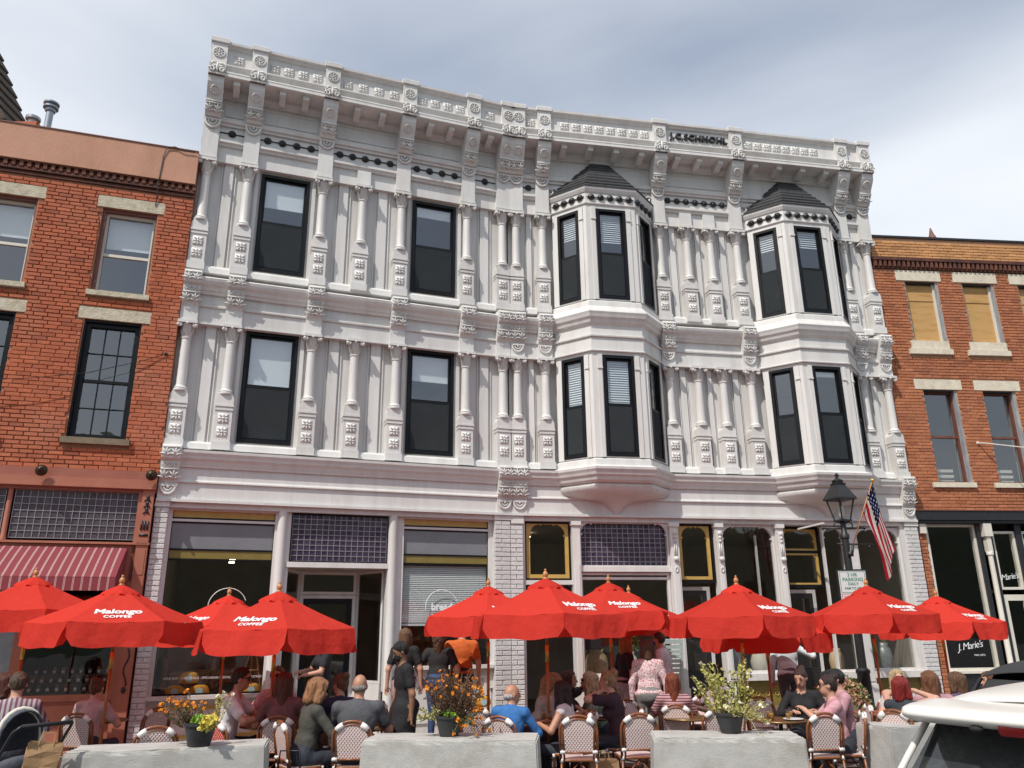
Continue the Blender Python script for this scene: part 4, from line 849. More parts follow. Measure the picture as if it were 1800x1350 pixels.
for q in range(3): mb.tube([(2.62+.09*math.cos(a*.5)*(1-a/20), -.05-.12*q, 4.42+.12*math.sin(a*.5)*(1-a/20)-.0*q) for a in range(14)], .012, 5)
mb.tube([(2.62, 0, 4.62), (2.62, -.5, 4.62)], .012, 5); mb.tube([(2.62, 0, 4.3), (2.62, -.45, 4.6)], .012, 5); obj('iron_bracket', mb.mesh('iron_bracket', m_iron), bc, MC)
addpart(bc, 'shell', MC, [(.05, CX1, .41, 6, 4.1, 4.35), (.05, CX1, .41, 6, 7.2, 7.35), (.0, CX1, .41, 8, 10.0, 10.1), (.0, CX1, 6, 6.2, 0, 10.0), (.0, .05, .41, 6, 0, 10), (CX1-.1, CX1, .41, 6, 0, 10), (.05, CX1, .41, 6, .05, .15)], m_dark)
tr = thing('church_turret', 'small brown turret tip peeping over the orange brick parapet', 'turret', T(14.3, 24, 0)); mb = MB(); mb.lathe([(.9, 0), (.9, 13.2), (1.15, 13.25), (.55, 13.7), (.3, 14.0), (.08, 14.5), (.02, 14.75)], 8); obj('spire', mb.mesh('spire', m_rust), tr, T(14.3, 24, 0))
# ------------------------------------------------------------------ parasols
def fabric(nm, col, trans=.35, rough=.8, bump=.25):
    m = bpy.data.materials.new(nm); m.use_nodes = True; t = m.node_tree; t.nodes.clear(); o = N(t, 'ShaderNodeOutputMaterial')
    d = N(t, 'ShaderNodeBsdfDiffuse'); tr = N(t, 'ShaderNodeBsdfTranslucent'); mx_ = N(t, 'ShaderNodeMixShader'); mx_.inputs[0].default_value = trans
    tcn = N(t, 'ShaderNodeTexCoord'); n1 = N(t, 'ShaderNodeTexNoise'); n1.inputs['Scale'].default_value = 5; n1.inputs['Detail'].default_value = 3
    n2 = N(t, 'ShaderNodeTexNoise'); n2.inputs['Scale'].default_value = 90; n2.inputs['Detail'].default_value = 2
    mp_ = N(t, 'ShaderNodeMapping'); mp_.inputs['Scale'].default_value = (1, 1, 1); oi = N(t, 'ShaderNodeObjectInfo'); t.links.new(oi.outputs['Random'], mp_.inputs['Location'])
    t.links.new(tcn.outputs['Object'], mp_.inputs[0]); t.links.new(mp_.outputs[0], n1.inputs['Vector']); t.links.new(tcn.outputs['Object'], n2.inputs['Vector'])
    ad = N(t, 'ShaderNodeMath', operation='MULTIPLY_ADD'); ad.inputs[1].default_value = .05; t.links.new(n2.outputs['Fac'], ad.inputs[0]); t.links.new(n1.outputs['Fac'], ad.inputs[2])
    bp = N(t, 'ShaderNodeBump'); bp.inputs['Strength'].default_value = bump; bp.inputs['Distance'].default_value = .06; t.links.new(ad.outputs[0], bp.inputs['Height'])
    r = N(t, 'ShaderNodeValToRGB'); r.color_ramp.elements[0].position = .3; r.color_ramp.elements[1].position = .7; r.color_ramp.elements[0].color = (*[c*.88 for c in col], 1); r.color_ramp.elements[1].color = (*col, 1)
    t.links.new(n2.outputs['Fac'], r.inputs[0])
    hv = N(t, 'ShaderNodeHueSaturation'); mr = N(t, 'ShaderNodeMapRange'); mr.inputs['To Min'].default_value = .84; mr.inputs['To Max'].default_value = 1.06; t.links.new(oi.outputs['Random'], mr.inputs['Value']); t.links.new(mr.outputs[0], hv.inputs['Value']); t.links.new(r.outputs[0], hv.inputs['Color'])
    for s in (d, tr): t.links.new(hv.outputs[0], s.inputs['Color']); t.links.new(bp.outputs[0], s.inputs['Normal'])
    t.links.new(d.outputs[0], mx_.inputs[1]); t.links.new(tr.outputs[0], mx_.inputs[2]); t.links.new(mx_.outputs[0], o.inputs[0]); return m
m_red = fabric('red canvas', (.80, .070, .050), .42, bump=.5)
m_pole = mat('varnished pole wood', (.30, .085, .02), (.40, .13, .03), 6, .35, stretch=(8, 8, .5))
m_finial = mat('turned wood', (.42, .18, .06), (.5, .23, .09), 8, .4)
m_brass = mat('brass sleeve', (.62, .40, .08), rough=.3, metal=.6)
RU = .98
def corner(k, r, z): a = R(k*60-90); return Vector((r*math.cos(a), r*math.sin(a), z))     # corner 0 looks to -y
def me_canopy():
    mb = MB(); NR, NE = 8, 8; vs = []; fs = []
    # heights relative to the finial top
    for k in range(6):
        A0, A1 = corner(k, 1, 0), corner(k+1, 1, 0); base = len(vs)
        for i in range(NR+1):
            t = i/NR; r = .05+(RU-.05)*t
            for j in range(NE+1):
                u = j/NE; p = (A0*(1-u)+A1*u)*r; sag = .022*math.sin(math.pi*u)*t
                vs.append((p.x, p.y, -.15-.41*t-sag-.02*math.sin(math.pi*t)+math.sin(math.pi*u)*t*(.007*math.sin(u*17+k*2.1+t*4)+.006*math.sin(u*9-t*11+k))))
        for i in range(NR):
            for j in range(NE): q = base+i*(NE+1)+j; fs.append((q, q+NE+1, q+NE+2, q+1))
    mb.add(vs, fs); me = mb.mesh('canopy', m_red, True)
    bm = bmesh.new(); bm.from_mesh(me); bmesh.ops.remove_doubles(bm, verts=bm.verts, dist=1e-4)
    for e in bm.edges: e.smooth = not (e.is_manifold and e.calc_face_angle(0) > R(14))
    bm.to_mesh(me); bm.free(); return me
def me_valance(seed):
    rr = random.Random(seed); mb = MB(); NE, NZ = 14, 5
    A0, A1 = corner(0, RU, 0), corner(1, RU, 0); out_ = (A0+A1).normalized(); ph = [rr.uniform(0, 6) for _ in range(4)]; vs = []; fs = []
    for i in range(NZ+1):
        t = i/NZ
        for j in range(NE+1):
            u = j/NE; e = min(u, 1-u); drop = .265-.10*max(0, 1-e/.09)**2
            inset = .035*t*(1 if e < .12 else 0)*(1-e/.12)
            uu = .5+(u-.5)*(1-.0*t-2*0*inset)
            p = A0*(1-uu)+A1*uu; wv = (.022*math.sin(u*9+ph[0])+.014*math.sin(u*21+ph[1]))*t
            p = p+out_*(.03*t+wv+.03*math.sin(math.pi*u)*t); sag = .022*math.sin(math.pi*u)
            vs.append((p.x, p.y, -.56-sag-drop*t+.008*math.sin(u*12+ph[3])*t))
    for i in range(NZ):
        for j in range(NE): q = i*(NE+1)+j; fs.append((q, q+NE+1, q+NE+2, q+1))
    mb.add(vs, fs); return mb.mesh('valance', m_red, True)
def me_vent():
    mb = MB(); rings = []
    for r, z, w in ((.03, -.125, 0), (.12, -.165, .0), (.21, -.215, .008), (.235, -.25, .022)):
        ring = []
        for j in range(36):
            a = 2*math.pi*j/36; hexf = math.cos(R(30))/math.cos(((a+math.pi/2+R(30)) % R(60))-R(30)); rr_ = r*(.55+.45*hexf)+w*.5*math.sin(a*12)
            ring.append((rr_*math.cos(a), rr_*math.sin(a), z+w*math.sin(a*12+1)))
        rings.append(ring)
    mb.loft(rings, cap=False); return mb.mesh('vent_cap', m_red, True)
CANO, VENT = me_canopy(), me_vent(); VALS = [me_valance(s) for s in range(4)]
_f = MB(); _f.lathe([(.012, -.14), (.032, -.135), (.034, -.115), (.018, -.108), (.03, -.095), (.036, -.075), (.030, -.05), (.018, -.035), (.012, -.028), (.018, -.022), (.012, -.004), (.002, 0)], 12); FIN = _f.mesh('finial', m_finial, True)
TXT1 = text_mesh('Malongo', .150, .0008, m_print, .0045, .12, .97); TXT2 = text_mesh('COFFEE', .082, .0008, m_print, .0025, 0, 1.05)
_r = MB(); _r.tube([(0, -.06, -.21), (0, -RU+.03, -.60)], .011, 5); _r.tube([(0, -.05, -.72), (0, -.5, -.405)], .008, 5); RIB = _r.mesh('rib', m_pole, True)
PSCENE = []
def parasol(x, y, zf, phi, zg, label):
    M = T(x, y, zf) @ RZ(phi); u = thing('parasol', label, 'parasol', T(x, y, zg), 'red parasols over the tables')
    c = obj('canopy', CANO, u, M); obj('vent_cap', VENT, u, M); obj('finial', FIN, u, M)
    for k in range(6): obj('valance', VALS[(k+int(abs(x*7))) % 4], u, M @ RZ(60*k))
    for k in range(6): obj('rib', RIB, u, M @ RZ(60*k))
    L_ = zf-zg; mb = MB(); mb.lathe([(.0195, .3), (.0195, L_*.62)], 12); mb.lathe([(.018, L_*.62), (.018, L_-.13)], 12); obj('pole', mb.mesh('pole', m_pole, True), u, T(x, y, zg))
    mb = MB(); mb.lathe([(.024, L_*.56), (.024, L_*.64)], 12); obj('sleeve', mb.mesh('sleeve', m_brass, True), u, T(x, y, zg))
    mb = MB(); mb.lathe([(.05, L_-.76), (.05, L_-.70)], 10); mb.lathe([(.045, L_-.24), (.045, L_-.2)], 10); obj('hub', mb.mesh('hub', m_pole, True), u, T(x, y, zg))
    mb = MB(); mb.lathe([(.23, 0), (.23, .03), (.2, .05), (.05, .065), (.03, .08), (.03, .34), (.024, .35)], 20); obj('base', mb.mesh('base', m_iron, 'auto'), u, T(x, y, zg))
    # lettering lies on the panel right of corner 0 and on the opposite one
    for kk in (0, 3):
        A0, A1 = corner(kk, RU, -.56), corner(kk+1, RU, -.56); mid = (A0+A1)/2; apex = Vector((0, 0, -.13)); ux = (A1-A0).normalized(); up = (apex-mid).normalized(); nn = ux.cross(up)
        B = Matrix((ux, up, nn)).transposed().to_4x4()
        obj('lettering', TXT1, c, M @ Matrix.Translation(mid+up*.27-nn*.018) @ B); obj('lettering', TXT2, c, M @ Matrix.Translation(mid+up*.135-nn*.014) @ B)
    return u
for x, y, zf, phi, zg, lab in (
    (-6.47, 10.9, 2.68, -79, 0, 'red parasol beside the striped awning, with coffee lettering'),
    (-4.85, 10.0, 2.51, -4, 0, 'red parasol shading the person in pale pink top'),
    (-4.28, 12.2, 2.47, -55, .13, 'red parasol close to the shop window lettered bread, half hidden by the next one'),
    (-2.88, 9.95, 2.41, -37, 0, 'red parasol in front of the recessed shop entrance'),
    (-.39, 12.3, 2.57, 0, 0, 'red parasol in front of the slatted window blind'),
    (.40, 10.25, 2.55, 9.5, 0, 'red parasol shading the table of the man in a blue shirt'),
    (1.48, 12.7, 2.63, -15, 0, 'red parasol in front of the wide window with purple tile transom'),
    (2.00, 14.2, 2.54, 10, .13, 'red parasol set back nearly against the shop front, mostly covered by its neighbour'),
    (3.14, 11.45, 2.52, 2, 0, 'red parasol above the pot of yellow green trailing plant'),
    (3.95, 13.0, 2.29, 12, .0, 'low red parasol standing behind another, only its skirt showing'),
    (5.60, 12.9, 2.55, -6, 0, 'red parasol beside the street lamp with the parking sign'),
    (7.35, 14.2, 2.43, 0, .13, 'red parasol in front of the orange brick building')): parasol(x, y, zf, phi, zg, lab)
# ------------------------------------------------------------------ rattan bistro chairs
m_rattan = mat('brown rattan', (.17, .055, .02), (.26, .095, .035), 30, .35, coords='obj')
m_wrap = mat('white binding', (.72, .70, .68), (.78, .76, .74), 30, .5, coords='obj')
def weave(nm, c1, c2):
    m = bpy.data.materials.new(nm); m.use_nodes = True; t = m.node_tree; b = t.nodes['Principled BSDF']; b.inputs['Roughness'].default_value = .55
    tcn = N(t, 'ShaderNodeTexCoord'); sx = N(t, 'ShaderNodeSeparateXYZ'); t.links.new(tcn.outputs['Object'], sx.inputs[0])
    def M2(op, a, bv):
        n = N(t, 'ShaderNodeMath', operation=op)
        for i, v in enumerate((a, bv)):
            if isinstance(v, (int, float)): n.inputs[i].default_value = v
            else: t.links.new(v, n.inputs[i])
        return n.outputs[0]
    v = M2('ADD', sx.outputs[1], sx.outputs[2]); k = 2*math.pi/.034
    p = M2('SINE', M2('MULTIPLY', M2('ADD', sx.outputs[0], v), k), 0); q = M2('SINE', M2('MULTIPLY', M2('SUBTRACT', sx.outputs[0], v), k), 0)
    s = M2('ADD', p, q); g = M2('GREATER_THAN', s, 1.05); mm = N(t, 'ShaderNodeMix', data_type='RGBA'); mm.inputs['A'].default_value = (*c1, 1); mm.inputs['B'].default_value = (*c2, 1)
    t.links.new(g, mm.inputs['Factor']); t.links.new(mm.outputs['Result'], b.inputs['Base Color'])
    bp = N(t, 'ShaderNodeBump'); bp.inputs['Strength'].default_value = .3; bp.inputs['Distance'].default_value = .004; t.links.new(s, bp.inputs['Height']); t.links.new(bp.outputs[0], b.inputs['Normal']); return m
m_weave = weave('white woven plastic with red dots', (.68, .58, .55), (.30, .05, .04)); m_weave2 = weave('red woven plastic with white dots', (.55, .05, .03), (.7, .6, .55))
def back_pts(w, zt, n=12, y0=-.19, y1=-.255, zb=.47):
    pts = []
    for i in range(n+1):
        a = math.pi-math.pi*i/n; x = w*math.cos(a); z = zb+.27+(zt-zb-.27)*math.sin(a) if True else 0
        pts.append((x, y0+(y1-y0)*((z-zb)/(zt-zb)), z))
    return pts
def chair_meshes(wm):
    d = {}
    mb = MB(); bp_ = back_pts(.205, .90); pts = [(-.20, -.185, .44)]+bp_+[(.20, -.185, .44)]; mb.tube(pts, .0155, 8); bp2 = back_pts(.172, .865); mb.tube([(-.16, -.19, .44)]+bp2+[(.16, -.19, .44)], .011, 6); mb.tube([(-.19, -.2, .52), (.19, -.2, .52)], .011, 6); d['back_frame'] = mb.mesh('back_frame', m_rattan, True)
    mb = MB(); pl = [(x*.97, y-.004, z) for x, y, z in back_pts(.172, .862)]; pl = [(-.165, -.196, .53)]+pl+[(.165, -.196, .53)]; n = len(pl); mb.add(pl+[(x, y+.014, z) for x, y, z in pl], [tuple(range(n)), tuple(range(2*n-1, n-1, -1))]+[(i, i+n, (i+1) % n+n, (i+1) % n) for i in range(n)]); d['backrest'] = mb.mesh('backrest', wm)
    mb = MB(); sp = [(.205*math.cos(a)*(1 if abs(math.cos(a)) < .9 else 1), .20*math.sin(a)) for a in [2*math.pi*i/20 for i in range(20)]]; sp = [(max(-.2, min(.2, x*1.22)), max(-.19, min(.2, y*1.22))) for x, y in sp]; mb.prism(sp, .435, .455); d['seat'] = mb.mesh('seat', wm)
    mb = MB(); mb.tube([(x, y, .44) for x, y in sp], .017, 6, close=True); d['seat_rim'] = mb.mesh('seat_rim', m_rattan, True)
    for nm, p in (('leg0', [(-.19, -.18, .45), (-.205, -.215, 0)]), ('leg1', [(.19, -.18, .45), (.205, -.215, 0)]), ('leg2', [(-.18, .17, .44), (-.195, .19, 0)]), ('leg3', [(.18, .17, .44), (.195, .19, 0)])): mb = MB(); mb.tube(p, .0145, 8); d[nm] = mb.mesh('leg', m_rattan, True)
    mb = MB()
    for sx in (-1, 1): mb.tube([(sx*.195, -.2, .2), (sx*.188, .18, .2)], .009, 6); mb.tube([(sx*.19, -.19, .22), (0, -.16, .42)], .008, 6)
    mb.tube([(-.195, -.2, .2), (.195, -.2, .2)], .009, 6); mb.tube([(-.187, .18, .2), (.187, .18, .2)], .009, 6); d['stretcher'] = mb.mesh('stretcher', m_rattan, True)
    bl = [back_pts(.19, .885)[i-1:i+2] for i in (3, 9)]; br_ = [.031, .031]
    for sx in (-1, 1):
        bl += [[(sx*.15, -.2, .525), (sx*.205, -.2, .525)], [(sx*.196, -.2, .18), (sx*.198, -.2, .23)], [(sx*.188, .18, .18), (sx*.187, .18, .23)], [(sx*.19, -.18, .42), (sx*.19, -.18, .46)], [(sx*.185, .17, .41), (sx*.185, .17, .45)]]; br_ += [.022, .021, .021, .022, .022]
    for i, (p, r) in enumerate(zip(bl, br_)): mb = MB(); mb.tube(p, r, 8); d['binding%d' % i] = mb.mesh('binding', m_wrap, True)
    return d
CH = chair_meshes(m_weave); CH2 = chair_meshes(m_weave2)
def chair(x, y, rz, label, zg=0, ms=None, s=1.0, red=False):
    ms = CH2 if red else CH; M = T(x, y, zg) @ RZ(rz) @ S3(s); t = thing('bistro_chair', label, 'chair', M, 'rattan bistro chairs of the pavement cafe')
    for k, me in ms.items(): obj(k.rstrip('0123456789'), me, t, M)
    return t
m_ttop = mat('table top', (.20, .085, .04), (.28, .13, .07), 25, .25); m_trim = mat('table edge', (.20, .12, .05), rough=.35, metal=.5)
_t = MB(); _t.lathe([(.02, .715), (.30, .715), (.315, .725), (.315, .738), (.02, .74)], 28); TT = _t.mesh('table_top', m_ttop, 'auto')
_t = MB(); _t.lathe([(.312, .718), (.322, .72), (.322, .742), (.312, .742)], 28); TE = _t.mesh('edge_band', m_trim, True)
_t = MB(); _t.lathe([(.05, .70), (.05, .715), (.025, .69), (.025, .08), (.05, .05)], 12); TP = _t.mesh('pedestal', m_iron, True)
_t = MB(); _t.tube([(0, 0, .07), (.12, 0, .06), (.27, 0, .015)], [.022, .018, .016], 6); TF = _t.mesh('foot', m_iron, True)
def table(x, y, label, zg=0, s=1):
    M = T(x, y, zg) @ S3(s, s, 1); t = thing('bistro_table', label, 'table', M, 'round bistro tables'); obj('table_top', TT, t, M); obj('edge_band', TE, t, M); obj('pedestal', TP, t, M)
    for k in range(4): obj('foot', TF, t, M @ RZ(45+90*k))
# things on the tables
m_clear = glass_mat('drinking glass', (.9, .92, .92), 1.5); m_plate = mat('white china', (.78, .78, .76), rough=.2); m_drink = mat('amber drink', (.5, .24, .06), rough=.1)
_g = MB(); _g.lathe([(.028, 0), (.033, .13), (.030, .13), (.026, .008), (.0, .006)], 12, 0); _g.lathe([(.02, .01), (.027, .085), (.0, .086)], 10, 1); GL = _g.mesh('tumbler', [m_clear, m_drink], True)
_g = MB(); _g.lathe([(.05, 0), (.07, .006), (.12, .018), (.118, .022), (.06, .01), (.0, .009)], 20); PLT = _g.mesh('plate', m_plate, True)
m_crust = mat('pastry', (.45, .22, .06), (.6, .34, .12), 30, .6)
def on_table(x, y, zg, what, dx, dy, lab):
    me = dict(g=GL, p=PLT)[what]; tag(obj('drinking_glass' if what == 'g' else 'plate', me, None, T(x+dx, y+dy, zg+.742)), lab, 'glass' if what == 'g' else 'plate', 'glasses on the cafe tables' if what == 'g' else 'plates on the cafe tables')
TABLES = dict(
    stroller=(-5.42, 11.1), menu=(-3.02, 10.35), jersey=(-1.75, 10.0), waiter=(-.75, 11.3), blue=(.27, 10.35), blonde=(.95, 10.85), bare=(2.16, 10.72), trail=(3.22, 10.35), auburn=(5.05, 10.75), lilac=(5.75, 11.2))
TL = dict(stroller='round bistro table beside the man in a plaid shirt', menu='round bistro table of the man in white T-shirt and sunglasses', jersey='round bistro table between the girl in navy and the bald man', waiter='round bistro table behind the marigold pot', blue='round bistro table with glasses beside the man in blue', blonde='small round table of the wavy blonde woman', bare='bare brown round table next to the striped shirt', trail='round bistro table full of glasses behind the trailing plant', auburn='round bistro table before the woman with printed hooded top', lilac='round bistro table near the orange brick shop')
for k, (x, y) in TABLES.items(): table(x, y, TL[k])
WHO = dict(menu='white T-shirt', jersey='bald person', blue='bright blue shirt', blonde='wavy blonde hair', trail='black V-neck top', auburn='printed hooded top', waiter='chair behind the marigolds')
for k, items in dict(menu=('g', 'p'), jersey=('g', 'p'), blue=('g', 'g', 'g', 'p'), blonde=('p', 'g'), trail=('g', 'g', 'g', 'g', 'p'), auburn=('g', 'p'), waiter=('p',)).items():
    x, y = TABLES[k]
    for i, w_ in enumerate(items): a = i*1.7+len(k); on_table(x, y, 0, w_, .17*math.cos(a), .17*math.sin(a), ('tumbler of amber drink on the table of the ' if w_ == 'g' else 'white china plate on the table of the ')+WHO[k])
# empty or half visible chairs
for c in ((-1.55, 11.45, -95, 'rattan chair behind the waiter, white dotted seat in the sun'), (-.55, 10.65, 15, 'rattan chair with sunny white weave between waiter and marigolds'), (2.36, 10.22, 8, 'empty rattan chair with shaded pink back at the bare table'), (3.38, 9.62, 6, 'empty rattan chair behind the trailing plant pot, back to the barrier'), (.70, 9.62, -2, 'rattan chair with brown paper bag on the ground beside it'), (1.36, 9.78, 6, 'empty rattan chair tucked behind the barrier corner'), (-3.12, 9.35, -28, 'rattan chair with red weave and white dots beside the menu table'), (-4.8, 11.0, 60, 'rattan chair under the parasol before the pink painted shop'), (-3.75, 8.95, 20, 'rattan chair right behind the pot of marigolds'), (1.62, 11.15, -150, 'rattan chair near the woman with hair bun'), (3.35, 11.3, 185, 'rattan chair facing the table full of glasses'), (2.55, 11.75, 150, 'rattan chair beyond the bare table')):
    chair(c[0], c[1], c[2], c[3], 0, red='red weave' in c[3])
# ------------------------------------------------------------------ concrete barriers with flower pots
def barrier(p0, p1, label, depth=.66, hgt=.76, seed=1, extra=0):
    rr = random.Random(seed); a = Vector(p0); d = Vector(p1)-a; L_ = d.length+extra; ang = math.atan2(d.y, d.x); bm = bmesh.new()
    bmesh.ops.create_cube(bm, size=1); bmesh.ops.scale(bm, vec=(L_, depth, hgt), verts=bm.verts); bmesh.ops.translate(bm, vec=(L_/2, depth/2, hgt/2), verts=bm.verts)
    for v in bm.verts:
        if v.co.z > .1: v.co.x += (.03 if v.co.x < L_/2 else -.03); v.co.y += (.02 if v.co.y < depth/2 else -.02)
    bmesh.ops.bevel(bm, geom=bm.edges, offset=.014, segments=2, affect='EDGES'); bmesh.ops.subdivide_edges(bm, edges=[e for e in bm.edges if e.calc_length() > .3], cuts=22, use_grid_fill=True)
    from mathutils import noise
    for v in bm.verts:
        q = v.co*5+Vector((seed*7, 0, 0)); f = noise.noise(q)*.0015+noise.noise(q*6)*.0012
        edge = v.co.z > hgt-.04
        v.co += v.normal*(f+(min(0, noise.noise(q*3.1)-.15)*.022 if edge and (min(v.co.y, depth-v.co.y) < .05 or min(v.co.x, L_-v.co.x) < .05) else 0))
    me = bpy.data.meshes.new('concrete_barrier'); bm.to_mesh(me); bm.free(); me.materials.append(m_conc)
    tag(obj('concrete_barrier', me, None, T(a.x, a.y) @ Matrix.Rotation(ang, 4, 'Z')), label, 'barrier', 'concrete blocks fencing the cafe')
barrier((-4.22, 7.93), (-2.40, 8.34), 'concrete barrier carrying the pot with lime green leaves', .6, .76, 1)
barrier((-1.58, 8.58), (.24, 8.45), 'concrete barrier carrying the tall marigold pot', .66, .765, 2)
barrier((1.36, 8.62), (2.90, 8.46), 'concrete barrier carrying the trailing yellow green plant', .66, .76, 3)
barrier((4.03, 9.25), (5.9, 9.75), 'concrete barrier behind the white car', .6, .76, 4)
m_pot = mat('black plastic pot', (.025, .025, .027), (.04, .04, .042), 15, .55); m_soil = mat('soil', (.04, .025, .015), (.07, .045, .03), 30, .9, .5)
def pot(x, y, z, r, h, label):
    t = thing('flower_pot', label, 'flower pot', T(x, y, z), 'flower pots on the barriers')
    mb = MB(); mb.lathe([(r*.66, 0), (r*.68, .005), (r*.95, h*.85), (r*1.03, h*.86), (r*1.05, h), (r*.96, h), (r*.9, h*.8)], 24); obj('pot', mb.mesh('pot', m_pot, 'auto'), t, T(x, y, z)); mb = MB(); mb.lathe([(.001, h*.86), (r*.93, h*.85)], 16); obj('soil', mb.mesh('soil', m_soil), t, T(x, y, z)); return t
def leafmat(nm, c1, c2): 
    m = mat(nm, c1, c2, 30, .55); return m
m_lime = leafmat('lime leaf', (.20, .36, .03), (.32, .48, .06)); m_yel = leafmat('yellow flower', (.70, .58, .08), (.8, .7, .2)); m_brown = leafmat('dry stem', (.10, .055, .03), (.18, .10, .055)); m_orange = leafmat('marigold', (.75, .22, .01), (.85, .36, .02)); m_yg = leafmat('yellow green leaf', (.33, .33, .05), (.50, .47, .11)); m_green = leafmat('leaf', (.05, .10, .02), (.10, .18, .04)); m_petal = leafmat('pale petal', (.75, .70, .50), (.8, .76, .62)); m_pink = leafmat('dusty pink bloom', (.48, .20, .17), (.6, .33, .25)); m_straw = leafmat('straw stem', (.40, .36, .14), (.5, .46, .2))
class Leaves:
    def __init__(s): s.mb = MB()
    def leaf(s, p, d, l, w, mi, rr):
        d = Vector(d).normalized(); sd_ = d.cross(Vector((rr.uniform(-1, 1), rr.uniform(-1, 1), rr.uniform(-1, 1)))).normalized()*w; p = Vector(p); nn = d.cross(sd_).normalized()*l*.18
        s.mb.add([p, p+d*l*.5+sd_+nn, p+d*l, p+d*l*.5-sd_+nn, p+d*l*.5], [(0, 4, 1), (4, 2, 1), (0, 3, 4), (4, 3, 2)], mi)
    def bloom(s, p, r, mi, rr, n=9):
        ax = Vector((rr.uniform(-.6, .6), rr.uniform(-1, .1), rr.uniform(.2, 1))).normalized()
        for k in range(n):
            a = ax.orthogonal().normalized(); a.rotate(Matrix.Rotation(k*6.283/n, 3, ax)); s.leaf(p, a+ax*rr.uniform(.1, .8), r, r*.4, mi, rr)
    def build(s, nm, mats, parent, M=I4): return obj(nm, s.mb.mesh(nm, mats), parent, M)
def bush(parent, x, y, z, seed, n, rad, hgt, stem_m, leaf_m, flower_m, nf, lean=(0, 0), leaf=(.03, .008), droop=0, fl=.022, lper=14, spread=1.0):
    rr = random.Random(seed); S = MB(); LV = Leaves(); FL = Leaves(); tips = []
    for i in range(n):
        a = rr.uniform(0, 6.283); q = rad*math.sqrt(rr.random()); h_ = hgt*rr.uniform(.55, 1.0)*(1-.35*(q/rad)**2)
        p0 = Vector((x+.3*q*math.cos(a), y+.3*q*math.sin(a), z)); p3 = Vector((x+q*math.cos(a)*spread+lean[0]*h_, y+q*math.sin(a)*.8*spread+lean[1]*h_, z+h_-droop*rr.random()*q*2))
        p1 = p0.lerp(p3, .4)+Vector((rr.uniform(-.02, .02), rr.uniform(-.02, .02), .06*h_)); p2 = p0.lerp(p3, .75)+Vector((rr.uniform(-.03, .03), rr.uniform(-.03, .03), .1*h_))
        S.tube([p0, p1, p2, p3], [.0035, .003, .0022, .0015], 4); tips.append(p3)
        for k in range(lper):
            t_ = rr.uniform(.15, 1); b = p0.lerp(p1, t_*2) if t_ < .5 else p1.lerp(p3, (t_-.5)*2); LV.leaf(b, (rr.uniform(-1, 1), rr.uniform(-1, 1), rr.uniform(-.4, 1)), leaf[0]*rr.uniform(.7, 1.5), leaf[1]*rr.uniform(.7, 1.5), rr.choice((0, 0, 1)), rr)
    for p in rr.sample(tips, min(nf, len(tips))): FL.bloom(p, fl*rr.uniform(.8, 1.3), 0, rr, 10)
    obj('stems', S.mesh('stems', stem_m), parent); LV.build('foliage', leaf_m, parent)
    if nf: FL.build('blossom', [flower_m], parent)
p = pot(-3.08, 8.33, .762, .155, .215, 'black pot of dry marigolds with lime leaves and yellow flowers')
bush(p, -3.20, 8.35, .93, 1, 46, .26, .36, m_brown, [m_brown, m_green], m_orange, 30, (-.25, 0), (.025, .006), .15)
bush(p, -3.05, 8.25, .95, 2, 34, .10, .10, m_lime, [m_lime, m_lime], m_lime, 0, (0, -.2), (.03, .011), 0, lper=18); bush(p, -2.96, 8.2, .93, 3, 14, .10, .12, m_straw, [m_yel, m_yg], m_yel, 14, (.25, -.4), (.05, .008), .5, fl=.04); bush(p, -2.95, 8.4, .95, 4, 7, .1, .42, m_straw, [m_straw, m_yg], m_petal, 4, (.2, 0), (.03, .006), 0, fl=.026)
p = pot(-.69, 8.86, .767, .145, .2, 'black pot of tall marigolds in full orange bloom')
bush(p, -.64, 8.88, .93, 5, 150, .33, .54, m_brown, [m_brown, m_brown], m_orange, 44, (.02, 0), (.026, .007), .0, fl=.023, lper=20); bush(p, -.5, 8.78, .93, 6, 26, .22, .12, m_brown, [m_green, m_brown], m_orange, 18, (.35, -.1), (.024, .006), .8, fl=.026); bush(p, -.68, 8.78, .94, 7, 22, .08, .09, m_lime, [m_lime, m_green], m_lime, 0, (0, -.2), (.03, .011)); bush(p, -.85, 8.85, .93, 8, 24, .16, .2, m_straw, [m_straw, m_green], m_petal, 3, (-.3, 0), (.03, .008), .4)
p = pot(2.25, 8.93, .762, .15, .2, 'black pot of tall yellow green trailing plant with pale petunias')
bush(p, 2.16, 8.98, .94, 9, 30, .24, .62, m_straw, [m_yg, m_straw], m_petal, 3, (-.12, 0), (.034, .014), 0, lper=17); bush(p, 2.36, 8.98, .94, 10, 22, .16, .60, m_straw, [m_yg, m_brown], m_petal, 4, (.10, 0), (.034, .014), 0, lper=22); bush(p, 2.35, 8.86, .93, 11, 40, .30, .26, m_straw, [m_straw, m_yg], m_petal, 8, (.15, -.15), (.028, .007), .6, fl=.03, lper=12)
